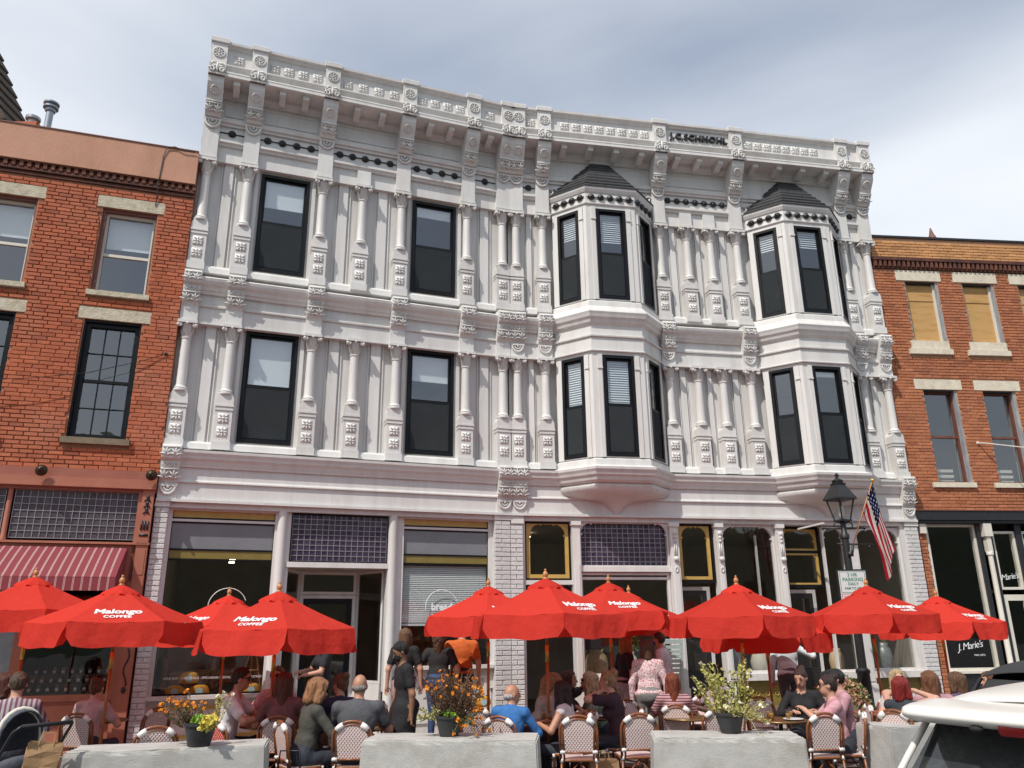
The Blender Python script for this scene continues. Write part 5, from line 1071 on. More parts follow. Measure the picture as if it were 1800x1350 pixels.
# round pink blooming bush in a planter by the lamp
t = thing('flowering_bush', 'round bush of dusty pink blooms beside the street lamp', 'flower bush', T(4.85, 12.6, 0)); mb = MB(); mb.lathe([(.2, 0), (.27, .35), (.29, .36), (.29, .42), (.2, .42)], 18); obj('planter', mb.mesh('planter', m_pot, 'auto'), t, T(4.85, 12.6, 0))
rr = random.Random(5); LV = Leaves(); FL = Leaves()
for i in range(900):
    v = Vector((rr.gauss(0, 1), rr.gauss(0, 1), rr.gauss(0, 1))).normalized(); v.z = abs(v.z)*.9-.1; p3 = Vector((4.85, 12.6, .72))+Vector((v.x*.43, v.y*.4, v.z*.5))*rr.uniform(.8, 1)
    (FL.bloom(p3, .03, rr.choice((0, 0, 1)), rr, 6) if i % 2 else LV.leaf(p3, v+Vector((rr.uniform(-.6, .6), rr.uniform(-.6, .6), 0)), .05, .018, 0, rr))
LV.build('foliage', [m_green], t); FL.build('blossom', [m_pink, m_straw], t)
# ------------------------------------------------------------------ street lamp, flag and sign
LX, LY = 6.03, 14.5; ML_ = T(LX, LY, .13)
lamp = thing('street_lamp', 'black cast iron street lamp with four-sided glass lantern on the pavement', 'street lamp', ML_)
mb = MB(); mb.lathe([(.26, 0), (.26, .1), (.2, .16), (.17, .3), (.12, .4), (.105, .9), (.12, .92), (.12, .96), (.075, 1.0), (.062, 3.2), (.08, 3.22), (.08, 3.28), (.05, 3.32), (.045, 3.55)], 20); obj('post', mb.mesh('post', m_iron, 'auto'), lamp, ML_)
mb = MB(); mb.tube([(-.36, 0, 3.40), (.36, 0, 3.40)], .018, 8); mb.ball((-.38, 0, 3.40), .03, 8, 5); mb.ball((.38, 0, 3.40), .03, 8, 5); mb.tube([(-.16, 0, 3.12), (.5, 0, 3.10)], .015, 8); mb.ball((.42, 0, 3.06), .03, 8, 5); obj('ladder_bar', mb.mesh('ladder_bar', m_iron, True), lamp, ML_)
lan = RZ(20); hb, ht, zb, zt = .095, .165, 3.55, 3.92; mb = MB(); mb.box(-hb-.02, hb+.02, -hb-.02, hb+.02, zb-.03, zb)
for sx in (-1, 1):
    for sy in (-1, 1): mb.tube([(sx*hb, sy*hb, zb), (sx*ht, sy*ht, zt)], .016, 6)
mb.loft([[(-s, -s, z), (s, -s, z), (s, s, z), (-s, s, z)] for s, z in ((ht+.03, zt-.01), (ht+.045, zt+.0), (ht+.04, zt+.03), (.09, zt+.26), (.10, zt+.30), (.07, zt+.31), (.07, zt+.35))]); mb.lathe([(.1, zt+.34), (.1, zt+.36), (.03, zt+.40), (.03, zt+.43), (.045, zt+.46), (.01, zt+.5)], 12); obj('lantern', mb.mesh('lantern', m_iron), lamp, ML_ @ lan)
for k in range(4): mb = MB(); mb.add([(-hb, -hb, zb), (hb, -hb, zb), (ht, -ht, zt), (-ht, -ht, zt)], [(0, 1, 2, 3)]); obj('pane', mb.mesh('pane', m_clear), lamp, ML_ @ lan @ RZ(90*k))
mb = MB(); mb.lathe([(.04, zb), (.05, zb+.1), (.05, zb+.24), (.02, zb+.26)], 12); obj('burner', mb.mesh('burner', m_offwhite, True), lamp, ML_ @ lan)
mb = MB()
for s in (-1, 1): mb.tube([(s*(.1+.07*math.cos(R(q))), 0, 3.45+.06*math.sin(R(q))) for q in range(-160, 170, 30)], .012, 6)
obj('scroll', mb.mesh('scroll', m_iron, True), lamp, ML_)
m_signw = mat('sign white', (.62, .64, .63), rough=.4); m_signg = mat('sign green print', (.01, .20, .13), rough=.4); m_signr = mat('sign red print', (.45, .02, .03), rough=.4)
sg = thing('parking_sign', 'white parking sign with green and red print on the lamp post', 'sign', T(LX, LY-.09, 2.2)); MS = T(LX-.01, LY-.11, 2.48)
mb = MB(); mb.box(-.24, .24, -.004, .004, -.34, .28); obj('plate', mb.mesh('plate', m_signw), sg, MS); mb = MB(); mb.box(-.27, .27, .004, .012, -.37, .31); obj('backing_plate', mb.mesh('backing_plate', m_iron), sg, MS)
mb = MB()
for q in ((-.225, .225, .262, .27), (-.225, .225, -.095, -.087), (-.225, -.217, -.087, .262), (.217, .225, -.087, .262)): mb.box(q[0], q[1], -.006, -.003, q[2], q[3])
obj('border', mb.mesh('border', m_signg), sg, MS); mb = MB()
for q in ((-.225, .225, -.12, -.112), (-.225, .225, -.33, -.322), (-.225, -.217, -.322, -.12), (.217, .225, -.322, -.12)): mb.box(q[0], q[1], -.006, -.003, q[2], q[3])
obj('border', mb.mesh('border', m_signr), sg, MS)
for tx, sz, z in (('3 HR', .085, .21), ('PARKING', .088, .13), ('DAILY', .068, .055), ('9AM TO 6PM', .056, -.02)): obj('lettering', text_mesh(tx, sz, .001, m_signg, .001), sg, MS @ T(0, -.006, z) @ STAND)
obj('lettering', text_mesh('NO PARKING', .062, .001, m_signr, .001), sg, MS @ T(0, -.006, -.17) @ STAND)
# flag: cloth hanging from a slanted stick
flg = thing('flag', 'striped flag with starred dark blue canton on a slanted stick', 'flag', T(LX+.05, LY-.1, 3.1)); p0 = Vector((LX+.05, LY-.08, 3.12)); p1 = Vector((LX+.54, LY-.25, 4.36))
mb = MB(); mb.tube([p0, p1], .011, 8); obj('stick', mb.mesh('stick', m_finial, True), flg); mb = MB(); mb.ball(p1, .035, 8, 5); obj('tip', mb.mesh('tip', m_brass, True), flg); mb = MB(); mb.tube([p0-Vector((.0, 0, .1)), p0+Vector((.04, -.01, .1))], .025, 8); mb.box(p0.x-.06, p0.x+.02, p0.y-.03, p0.y+.08, p0.z-.1, p0.z-.02); obj('holder', mb.mesh('holder', m_iron, True), flg)
m_fr, m_fw, m_fb = fabric('flag red', (.42, .02, .035), .3), fabric('flag white', (.68, .66, .63), .3), fabric('flag blue', (.012, .018, .055), .2)
NS, NF = 26, 39; vs = []; dirs = (p1-p0).normalized(); hoist0 = p1-dirs*.02; HL = .66; FLY = 1.22
def flagpt(u, v):   # u down the hoist (0 top), v along the fly
    a = hoist0-dirs*HL*u; fall = Vector((.20+.0*u, -.03, -1)).normalized(); gather = Vector((-dirs.x*HL*.0, 0, 0))
    b = a+fall*FLY*v; toward = (hoist0-dirs*HL*.45)-a; toward.z *= .25; b += toward*(.42*min(1, v*1.5))
    b += Vector((.022*math.sin(u*13+v*3), .07*math.sin(u*10+v*4)*min(1, v*4+.2), -.0)); return b
mbf = MB()
for i in range(NS+1):
    for j in range(NF+1): mbf.v.append(tuple(flagpt(i/NS, j/NF)))
for i in range(NS):
    for j in range(NF):
        st = int(i/NS*13) % 2; canton = i < NS*7/13 and j < NF*.40; star = canton and (i % 3 == 1) and (j % 3 == 1)
        mbf.f.append((i*(NF+1)+j, (i+1)*(NF+1)+j, (i+1)*(NF+1)+j+1, i*(NF+1)+j+1)); mbf.m.append(1 if star else (2 if canton else st))
obj('cloth', mbf.mesh('cloth', [m_fr, m_fw, m_fb], True), flg)
# ------------------------------------------------------------------ people
def sdf_nets(prims, vox, disp=None):
    lo = np.min([p['lo'] for p in prims], 0)-.05; hi = np.max([p['hi'] for p in prims], 0)+.05
    n = np.ceil((hi-lo)/vox).astype(int)+1
    ax = [lo[i]+vox*np.arange(n[i]) for i in range(3)]
    D = np.full(n, 9., np.float32); DN = np.full(n, 9., np.float32); ID = np.zeros(n, np.int16)
    for p in prims:
        k = p.get('k', .035); mg = k+2.5*vox+.01
        a = np.maximum(((p['lo']-mg-lo)/vox).astype(int), 0); b = np.minimum(((p['hi']+mg-lo)/vox).astype(int)+2, n)
        X = ax[0][a[0]:b[0], None, None]; Y = ax[1][None, a[1]:b[1], None]; Z = ax[2][None, None, a[2]:b[2]]
        d = p['f'](X, Y, Z); sl = (slice(a[0], b[0]), slice(a[1], b[1]), slice(a[2], b[2])); Ds = D[sl]
        h_ = np.clip(.5+.5*(Ds-d)/k, 0, 1); D[sl] = Ds*(1-h_)+d*h_-k*h_*(1-h_)
        nr = d < DN[sl]; ID[sl] = np.where(nr, p['m'], ID[sl]); DN[sl] = np.minimum(DN[sl], d)
    if disp is not None: D = D+disp(ax[0][:, None, None], ax[1][None, :, None], ax[2][None, None, :])
    S = D < 0
    C = np.stack([S[i:n[0]-1+i, j:n[1]-1+j, k:n[2]-1+k] for i in (0, 1) for j in (0, 1) for k in (0, 1)], 0); act = C.any(0) & ~C.all(0)
    idx = np.argwhere(act); num = -np.ones(act.shape, np.int64); num[tuple(idx.T)] = np.arange(len(idx))
    cn = [(i, j, k) for i in (0, 1) for j in (0, 1) for k in (0, 1)]; V = np.stack([D[idx[:, 0]+i, idx[:, 1]+j, idx[:, 2]+k] for i, j, k in cn], 1)
    acc = np.zeros((len(idx), 3)); cnt = np.zeros(len(idx))
    for p in range(8):
        for q in range(p+1, 8):
            a, b = np.array(cn[p]), np.array(cn[q])
            if np.abs(a-b).sum() != 1: continue
            va, vb = V[:, p], V[:, q]; mk = (va < 0) != (vb < 0); t = np.where(mk, va/(va-vb+1e-12), 0)
            acc += np.where(mk[:, None], a+(b-a)*t[:, None], 0); cnt += mk
    P = lo+vox*(idx+acc/cnt[:, None]); fs = []
    for axn in range(3):
        o1, o2 = [i for i in range(3) if i != axn]
        sa = [slice(None)]*3; sb = [slice(None)]*3; sa[axn] = slice(0, -1); sb[axn] = slice(1, None); sa = tuple(sa); sb = tuple(sb)
        E = np.argwhere(S[sa] != S[sb]); E = E[(E[:, o1] > 0) & (E[:, o2] > 0) & (E[:, o1] < n[o1]-1) & (E[:, o2] < n[o2]-1)]
        if not len(E): continue
        def cell(d1, d2): q = E.copy(); q[:, o1] -= d1; q[:, o2] -= d2; return num[tuple(q.T)]
        Q = np.stack([cell(1, 1), cell(0, 1), cell(0, 0), cell(1, 0)], 1); inside = S[tuple(E.T)]
        flip = inside if axn != 1 else ~inside
        Q[~flip] = Q[~flip][:, ::-1]; fs.append(Q)
    Fq = np.concatenate(fs); mi = ID[tuple(idx.T)][Fq[:, 0]]
    return P, Fq, mi
def capsule(a, b, ra, rb, m, k=.035):
    a = np.array(a, float); b = np.array(b, float); ab = b-a; L2 = max(ab@ab, 1e-9)
    def f(X, Y, Z):
        t = np.clip(((X-a[0])*ab[0]+(Y-a[1])*ab[1]+(Z-a[2])*ab[2])/L2, 0, 1)
        return np.sqrt((X-a[0]-t*ab[0])**2+(Y-a[1]-t*ab[1])**2+(Z-a[2]-t*ab[2])**2)-(ra+(rb-ra)*t)
    r = max(ra, rb); return dict(f=f, lo=np.minimum(a, b)-r, hi=np.maximum(a, b)+r, m=m, k=k)
def ellip(c, r, m, k=.035, Rm=None, cut=None):
    c = np.array(c, float); r = np.array(r, float); Q = np.eye(3) if Rm is None else np.array(Rm.to_3x3()).T
    def f(X, Y, Z):
        dx, dy, dz = X-c[0], Y-c[1], Z-c[2]; u = [Q[i, 0]*dx+Q[i, 1]*dy+Q[i, 2]*dz for i in range(3)]
        k0 = np.sqrt((u[0]/r[0])**2+(u[1]/r[1])**2+(u[2]/r[2])**2); k1 = np.sqrt((u[0]/r[0]**2)**2+(u[1]/r[1]**2)**2+(u[2]/r[2]**2)**2)+1e-6
        d = k0*(k0-1)/k1
        if cut is not None: (nx, ny, nz_), off = cut; d = np.maximum(d, nx*u[0]+ny*u[1]+nz_*u[2]-off)
        return d
    R_ = r.max(); return dict(f=f, lo=c-R_, hi=c+R_, m=m, k=k)
_cm = {}
def cloth(rgb, kind='plain', c2=None):
    key = (rgb, kind, c2)
    if key in _cm: return _cm[key]
    if kind == 'plain': m = mat('cloth', rgb, tuple(c*.72 for c in rgb), 12, .85, 1.0, 11, coords='obj')
    elif kind in ('tie', 'floral'): m = mat('patterned cloth', rgb, c2, 14 if kind == 'tie' else 45, .85, .4, 9, coords='obj', detail=1)
    else:
        m = mat('striped cloth', rgb, tuple(c*.85 for c in rgb), 12, .85, .4, 9, coords='obj'); t = m.node_tree; b = t.nodes['Principled BSDF']; src = b.inputs['Base Color'].links[0].from_socket
        w = N(t, 'ShaderNodeTexWave', wave_type='BANDS', bands_direction='Z' if kind == 'stripe' else 'X'); w.inputs['Scale'].default_value = 9 if kind == 'stripe' else 7; g = N(t, 'ShaderNodeTexCoord'); t.links.new(g.outputs['Object'], w.inputs['Vector'])
        mm = N(t, 'ShaderNodeMix', data_type='RGBA'); r = N(t, 'ShaderNodeMath', operation='GREATER_THAN'); r.inputs[1].default_value = .55; t.links.new(w.outputs['Fac'], r.inputs[0]); t.links.new(r.outputs[0], mm.inputs['Factor']); t.links.new(src, mm.inputs['A']); mm.inputs['B'].default_value = (*c2, 1); t.links.new(mm.outputs['Result'], b.inputs['Base Color'])
    _cm[key] = m; return m
def skinm(c): return _cm.setdefault(('skin', c), mat('skin', c, tuple(v*.85 for v in c), 20, .5, .1, 60, coords='obj'))
def hairm(c): return _cm.setdefault(('hair', c), mat('hair', c, tuple(v*.45 for v in c), 60, .5, 1.0, 120, coords='obj', stretch=(1, 1, .12)))
m_dk = mat('dark lens', (.006, .006, .007), rough=.12); m_lip = mat('lip', (.30, .08, .07), rough=.5); m_shoe = mat('shoe leather', (.03, .027, .025), rough=.5)
FAIR, TAN, OLIVE, DARKS = (.55, .30, .21), (.46, .235, .15), (.30, .155, .09), (.085, .04, .025)
def V3(*a): return Vector(a)
def ik(sh, tgt, l1, l2, pole):
    d = tgt-sh; L_ = min(d.length, (l1+l2)*.985); d = d.normalized(); tgt = sh+d*L_; a = (l1*l1-l2*l2+L_*L_)/(2*L_); h_ = math.sqrt(max(l1*l1-a*a, 0)); p = (pole-d*pole.dot(d)).normalized(); return sh+d*a+p*h_, tgt
PN = {}
def person(x, y, rz, label, sit=True, zg=0, s=1.0, lean=6, yaw=0, pitch=0, top=(.3, .3, .3), topk='plain', top2=None, bottom=(.03, .035, .05), skin=FAIR, hair='short', hc=(.06, .035, .02), sleeve='short', legs='long', hands=None, w=1.0, fem=False, glasses=False, belly=1.0, lift=0, roll=0, neck=0, mask=None, apron=None, earr=False, printtxt=None):
    M = T(x, y, zg) @ RZ(rz) @ S3(s); l = R(lean); ro = R(roll)
    tv = V3(math.sin(ro)*math.cos(l), math.sin(l), math.cos(l)*math.cos(ro)); P = V3(0, 0, (.53+lift) if sit else .93)
    fw = V3(0, math.cos(l), -math.sin(l))
    pr = []; SK, TP_, BT, SH = 0, 1, 2, 3
    hw = .155*w*(1.06 if fem else 1); sw = .165*w*(.93 if fem else 1.04)
    pr.append(ellip(P+V3(0, -.02, .0), (hw+.015, .135, .13), BT)); 
    pr.append(ellip(P+tv*.13+fw*(.012*belly), (hw*(.88 if fem else .95)+.01, .118*belly, .15), TP_)); pr.append(ellip(P+tv*.33, (sw, .112, .19), TP_))
    if not sit: pr.append(ellip(P+V3(0, -.01, .03), (hw+.022, .14, .08), TP_))
    NB = P+tv*.50; shs = [P+tv*.445+V3(sx*sw*1.0, -.01, -.0) for sx in (-1, 1)]
    pr.append(capsule(shs[0], shs[1], .062, .062, TP_)); HD = NB+tv*(.05+neck)+V3(0, .03, .115)
    for sh in shs: pr.append(capsule(NB+V3(0, -.02, -.02), sh+V3(0, 0, .01), .052, .045, TP_))
    if fem:
        for sx in (-1, 1): pr.append(ellip(P+tv*.33+fw*.085+V3(sx*.075, 0, 0), (.075, .065, .075), TP_))
    pr.append(capsule(NB-tv*.03, HD-V3(0, .02, .05), .056, .05, SK, .02))
    HR = Matrix.Rotation(R(yaw), 3, 'Z') @ Matrix.Rotation(R(pitch), 3, 'X'); HR4 = HR.to_4x4()
    def hp(a, b, c): return HD+HR @ V3(a, b, c)
    pr.append(ellip(hp(0, -.005, .015), (.074, .094, .098), SK, .02, HR4)); pr.append(ellip(hp(0, .030, -.055), (.054, .060, .062), SK, .025, HR4)); pr.append(capsule(hp(0, .085, .005), hp(0, .108, -.03), .011, .015, SK, .012))
    for sx in (-1, 1): pr.append(ellip(hp(sx*.077, -.005, -.01), (.010, .022, .032), SK, .008, HR4))
    if mask: pr.append(ellip(hp(0, .045, -.055), (.058, .062, .052), 4, .01, HR4))
    hands = hands or ([V3(-.16, .36, .80), V3(.16, .36, .80)] if sit else [V3(-.27, .04, .80), V3(.27, .04, .80)])
    fin = MB()
    for i, sx in enumerate((-1, 1)):
        tg = hands[i]; tg = Vector(tg) if tg is not None else V3(sx*.26, .1, P.z+.0); el, wr = ik(shs[i], tg, .285, .25, V3(sx*.75, -.5, -.55))
        if sleeve == 'long': pr.append(capsule(shs[i], el, .06, .05, TP_)); pr.append(capsule(el, wr, .049, .038, TP_, .02)); pr.append(capsule(el.lerp(wr, .9), wr, .03, .027, SK, .01))
        elif sleeve == 'short': mid = shs[i].lerp(el, .62); pr.append(capsule(shs[i], mid, .066, .062, TP_, .03)); pr.append(capsule(mid, el, .045, .041, SK, .012)); pr.append(capsule(el, wr, .041, .027, SK, .02))
        else: pr.append(capsule(shs[i]-V3(sx*.01, 0, 0), el, .052, .04, SK, .03)); pr.append(capsule(el, wr, .04, .027, SK, .02))
        d = (wr-el).normalized(); sd_ = d.cross(V3(0, 0, 1)); sd_ = sd_.normalized() if sd_.length > .1 else V3(1, 0, 0); nn = sd_.cross(d).normalized()
        pm = wr+d*.045; pr.append(capsule(wr, pm-sd_*.016, .024, .021, SK, .015)); pr.append(capsule(wr, pm+sd_*.016, .024, .021, SK, .015))
        for q, (o_, ln) in enumerate(((-.031, .062), (-.011, .074), (.011, .07), (.031, .055))):
            b0 = pm+sd_*o_+d*.008; fin.tube([b0, b0+d*ln*.5-nn*.006, b0+d*ln*.8-nn*.024, b0+d*ln*.9-nn*.042], [.0095, .009, .008, .006], 6)
        b0 = wr+d*.022-sd_*sx*.028; fin.tube([b0, b0-sd_*sx*.028+d*.02-nn*.008, b0-sd_*sx*.034+d*.05-nn*.016], [.011, .010, .007], 6)
    for sx in (-1, 1):
        hp_ = P+V3(sx*.09*w, 0, -.03)
        if sit: kn, an = V3(sx*.12, .43, .50+lift), V3(sx*.12, .40, .09)
        else: kn, an = V3(sx*.095, .03, .50), V3(sx*.10, -.02, .09)
        pr.append(capsule(hp_, kn, .088*w, .064, BT, .03))
        if legs == 'long': pr.append(capsule(kn, an, .064, .046, BT, .02))
        else:
            pr.append(capsule(hp_.lerp(kn, .75), kn, .058, .052, SK, .01)); pr.append(capsule(kn, kn.lerp(an, .4), .05, .053, SK, .02)); pr.append(capsule(kn.lerp(an, .4), an, .053, .034, SK, .02))
            pr[-4]['m'] = BT
        pr.append(capsule(an-V3(0, .03, .045), an+V3(0, .15, -.055), .04, .034, SH, .02))
    if apron: pr.append(capsule(P+V3(-.05, .03, .0), P+V3(-.06, .06, -.48), .15, .15, 5, .03)); pr.append(capsule(P+V3(.05, .03, .0), P+V3(.06, .06, -.48), .15, .15, 5, .03))
    Pv, Fq, mi = sdf_nets(pr, .0135)
    mb = MB(); mb.v = [tuple(v) for v in Pv]; mb.f = [tuple(q) for q in Fq.tolist()]; mb.m = mi.tolist()
    mb.add(fin.v, fin.f, SK)
    for sx in (-1, 1):
        mb.ball(hp(sx*.031, .082, .012), (.011, .008, .007), 6, 4, 6, None); mb.ball(hp(sx*.033, .086, .035), (.020, .007, .004), 6, 4, 6, None)
    if not mask: mb.ball(hp(0, .090, -.068), (.022, .008, .006), 8, 4, 7, None)
    mats = [skinm(skin), cloth(top, topk, top2), cloth(bottom), m_shoe, cloth(mask or (.03, .03, .035)), cloth(apron or (.02, .02, .022)), m_dk, m_lip]
    me = mb.mesh('body', mats, True); root = thing('person', label, 'person', M, 'people at the cafe'); obj('body', me, root, M)
    # hair
    hs = []; cutf = ((0, .80, -.60), .036)
    def hh(c, r, k=.02, cut=None): hs.append(ellip(hp(*c), r, 0, k, HR4, cut))
    def hc_(a, b, ra, rb, k=.03): hs.append(capsule(hp(*a), hp(*b), ra, rb, 0, k))
    if hair != 'bald': hh((0, -.012, .022), (.084, .104, .104), .02, cutf)
    if hair == 'bald': hh((0, -.03, -.02), (.081, .082, .05), .02, ((0, .9, .45), .012))
    if hair in ('long', 'wavy', 'pony'):
        Ln = -.34 if hair != 'pony' else -.28
        hc_((0, -.075, .03), (0, -.105, Ln), .07 if hair != 'pony' else .035, .045 if hair != 'pony' else .02)
        if hair != 'pony':
            for sx in (-1, 1): hc_((sx*.07, -.025, .03), (sx*.085, -.05, Ln*.9), .034, .035); hc_((sx*.06, .03, .075), (sx*.085, .02, Ln*.6), .022, .028)
    if hair == 'bob':
        hc_((0, -.07, .03), (0, -.075, -.12), .075, .065)
        for sx in (-1, 1): hc_((sx*.07, -.01, .05), (sx*.082, .0, -.12), .036, .042); hc_((sx*.05, .045, .085), (sx*.082, .03, -.06), .02, .026)
    if hair in ('bun', 'updo'): hs.append(ellip(hp(0, -.085, .095), (.05, .05, .048), 0, .02)); hc_((0, -.06, .0), (0, -.07, -.05), .05, .03)
    if hair == 'curly':
        hh((0, -.03, .0), (.115, .115, .13), .03, ((0, .85, -.52), .03)); hc_((0, -.08, -.02), (0, -.09, -.2), .10, .07)
    if hair == 'cap': hc_((0, .06, .07), (0, .16, .05), .05, .03)
    if hs:
        sd0 = rnd.uniform(0, 9); am = .013 if hair in ('curly', 'wavy') else .0065; fq = 85 if hair == 'curly' else 150
        dsp = lambda X, Y, Z: am*np.sin(fq*X+sd0+6*np.sin(9*Z))*np.sin(fq*.8*Y+sd0*2)*(np.sin(fq*Z*.9) if hair == 'curly' else 1)
        Pv, Fq, mi = sdf_nets(hs, .011, dsp); mb = MB(); mb.v = [tuple(v) for v in Pv]; mb.f = [tuple(q) for q in Fq.tolist()]; mb.m = [0]*len(mb.f); obj('cap' if hair == 'cap' else 'hair', mb.mesh('hair', hairm(hc), True), root, M)
    if glasses:
        mb = MB()
        for sx in (-1, 1): mb.ball((0, 0, 0), (.030, .012, .023), 10, 6, 0, T(*HD) @ HR4 @ T(sx*.034, .092, .012)); mb.tube([hp(sx*.06, .085, .02), hp(sx*.082, .0, .015)], .004, 5)
        mb.tube([hp(-.02, .102, .018), hp(.02, .102, .018)], .004, 5); obj('glasses', mb.mesh('glasses', m_dk, True), root, M)
    if earr:
        mb = MB()
        for sx in (-1, 1): mb.lathe([(.002, -.004), (.026, -.004), (.026, .004), (.002, .004)], 12, 0, T(*hp(sx*.09, 0, -.07)) @ RY(90))
        obj('earring', mb.mesh('earring', m_plate, True), root, M)
    if printtxt:
        for tx, sz, dz in printtxt: obj('shirt_print', text_mesh(tx, sz, .001, m_print, .002), root, M @ Matrix.Translation(P+tv*(.30+dz)-fw*.136) @ RX(-lean) @ STAND)
    return root
G = lambda *a: [Vector(q) if q is not None else None for q in a]
def seated(x, y, rz, label, chairlab=None, **k):
    zt = k.pop('zt', None); sc = k.get('s', 1.0)
    if zt:
        base = .53+.5+.05+.115+.125; sc = min(1.08, zt/base); k['s'] = sc; k['lift'] = max(0, zt/sc-base)
    p = person(x, y, rz, label, True, **k)
    if chairlab: a = R(rz); chair(x+.01*math.sin(a), y-.01*math.cos(a), rz, chairlab, s=1.0)
    return p
PINK = (.42, .20, .22)
seated(-6.0, 9.7, -60, 'person with dark auburn hair seated at the edge of the terrace', hair='bob', hc=(.10, .025, .015), top=(.05, .02, .02), zt=1.40)
seated(-5.55, 9.35, 25, 'person in a plaid shirt seen from behind beside the stroller', zt=1.42, topk='plaid', top=(.36, .33, .36), top2=(.16, .06, .08), hc=(.10, .06, .035), sleeve='long', w=1.1)
seated(-5.25, 10.45, -4, 'person in pale pink top with hair pinned up, back turned', 'rattan chair under the person in pale pink top', zt=1.29, top=(.55, .40, .40), hair='updo', hc=(.16, .06, .03), fem=True, sleeve='short')
seated(-3.47, 10.08, -82, 'person in white T-shirt and sunglasses reaching across the table', 'rattan chair of the person in white T-shirt', zt=1.43, lean=14, top=(.72, .71, .72), skin=TAN, hc=(.03, .02, .015), glasses=True, pitch=-8, hands=G((-.12, .50, .83), (.14, .48, .80)))
seated(-3.08, 10.95, 178, 'person with sunglasses and floral pink blouse facing the street', 'rattan chair of the person in floral blouse', zt=1.40, top=(.55, .36, .36), topk='floral', top2=(.40, .16, .18), hair='pony', hc=(.20, .10, .045), glasses=True, fem=True)
seated(-2.72, 9.85, 8, 'person with long auburn hair seated with back to the street', 'rattan chair of the person with long auburn hair', zt=1.37, top=(.20, .08, .08), hair='long', hc=(.13, .045, .022), fem=True)
person(-2.95, 12.95, 120, 'person in black shirt standing at the shop entrance, hands together', False, .13, .98, top=(.022, .022, .026), bottom=(.02, .02, .022), hair='long', hc=(.07, .04, .02), hands=G((-.1, .34, 1.08), (.12, .36, 1.12)), fem=True, lean=4)
seated(-2.30, 9.25, -55, 'person with strawberry blonde bob and olive jacket, big round earring', 'rattan chair of the person in olive jacket', zt=1.34, lean=12, top=(.065, .062, .05), sleeve='long', hair='bob', hc=(.42, .20, .09), glasses=True, earr=True, fem=True, pitch=-18, hands=G((-.1, .40, .78), (.12, .42, .80)))
seated(-2.12, 10.25, 20, 'person in navy sports jersey with messy bun', 'rattan chair of the person in navy jersey', zt=1.32, s=.95, top=(.018, .022, .055), hair='bun', hc=(.20, .11, .055), fem=True, w=.92, yaw=35)
seated(-1.74, 9.30, 2, 'bald person in dark grey T-shirt seen from behind', 'rattan chair of the bald person in grey', zt=1.37, top=(.085, .085, .095), hair='bald', hc=(.35, .30, .27), skin=TAN, w=1.22, belly=1.25, lean=12)
person(-1.33, 10.35, 112, 'waiter in black uniform and face mask standing with head bowed', False, 0, .985, lean=7, pitch=-26, top=(.014, .014, .017), bottom=(.014, .014, .016), skin=OLIVE, hair='short', hc=(.012, .011, .012), mask=(.015, .015, .018), apron=(.018, .018, .02), hands=G((-.25, .0, .80), (.24, .14, .84)), glasses=False)
person(-1.72, 13.0, 8, 'person in pink shorts and black T-shirt waiting at the window', False, .13, 1.01, top=(.018, .018, .02), bottom=(.62, .38, .40), legs='shorts', hair='long', hc=(.20, .10, .05), fem=True)
person(-1.20, 13.1, -6, 'person with curly hair in black T-shirt and blue jeans from behind', False, .13, .985, top=(.02, .018, .02), bottom=(.035, .065, .16), hair='curly', hc=(.12, .05, .025), fem=True, w=1.18, hands=G((-.28, .1, .95), (.27, .12, .9)))
person(-.86, 13.35, -4, 'person in orange T-shirt with oval print and black trousers', False, .13, 1.06, top=(.62, .13, .02), bottom=(.015, .015, .018), hc=(.1, .06, .03), w=1.1)
seated(-.08, 9.60, -24, 'white haired person in bright blue shirt', 'rattan chair of the person in bright blue', zt=1.245, yaw=-42, top=(.035, .16, .42), sleeve='long', hair='bald', hc=(.62, .58, .55), skin=TAN, w=1.06, lean=10, neck=-.02)
seated(.20, 11.0, -78, 'person with curly fair hair leaning over the table in grey T-shirt', 'rattan chair of the person in light grey T-shirt', zt=1.34, lean=32, pitch=-18, top=(.38, .36, .33), hair='curly', hc=(.42, .25, .12), hands=G((-.1, .45, .78), (.1, .42, .78)))
seated(.66, 9.98, 68, 'person with long dark hair and white tank top, elbow on table', 'rattan chair of the person in white tank top', zt=1.24, lean=12, top=(.66, .58, .60), sleeve='none', hair='long', hc=(.035, .014, .010), skin=TAN, fem=True)
seated(.66, 11.35, -110, 'person with dark brown hair and raised hand', 'rattan chair of the person raising a hand', zt=1.29, top=(.03, .03, .04), hair='long', hc=(.06, .028, .018), skin=TAN, fem=True, hands=G((-.2, .25, 1.16), (.12, .36, .8)))
seated(1.17, 11.35, 95, 'person with wavy blonde hair and glasses in sage green top', 'rattan chair of the wavy blonde person', zt=1.285, lean=16, top=(.20, .27, .20), hair='wavy', hc=(.66, .48, .27), glasses=True, fem=True, hands=G((-.12, .36, .84), (.12, .34, .86)))
seated(1.30, 10.35, 72, 'person with blonde bun and dark plum top eating', 'rattan chair of the person with blonde bun', zt=1.335, lean=14, top=(.045, .018, .028), hair='bun', hc=(.46, .27, .13), fem=True, hands=G((-.05, .24, 1.06), (.08, .22, 1.04)))
person(1.72, 13.2, -65, 'person in black top, sunglasses and floral skirt standing by the window', False, .13, .91, top=(.02, .02, .024), bottom=(.42, .36, .38), hair='bob', hc=(.50, .27, .10), glasses=True, fem=True)
person(1.93, 12.1, -12, 'person in white dotted blouse and grey shorts from behind', False, 0, .96, top=(.75, .70, .70), topk='floral', top2=(.42, .16, .18), bottom=(.22, .22, .21), legs='shorts', sleeve='long', hair='bob', hc=(.14, .07, .04), fem=True, w=1.12)
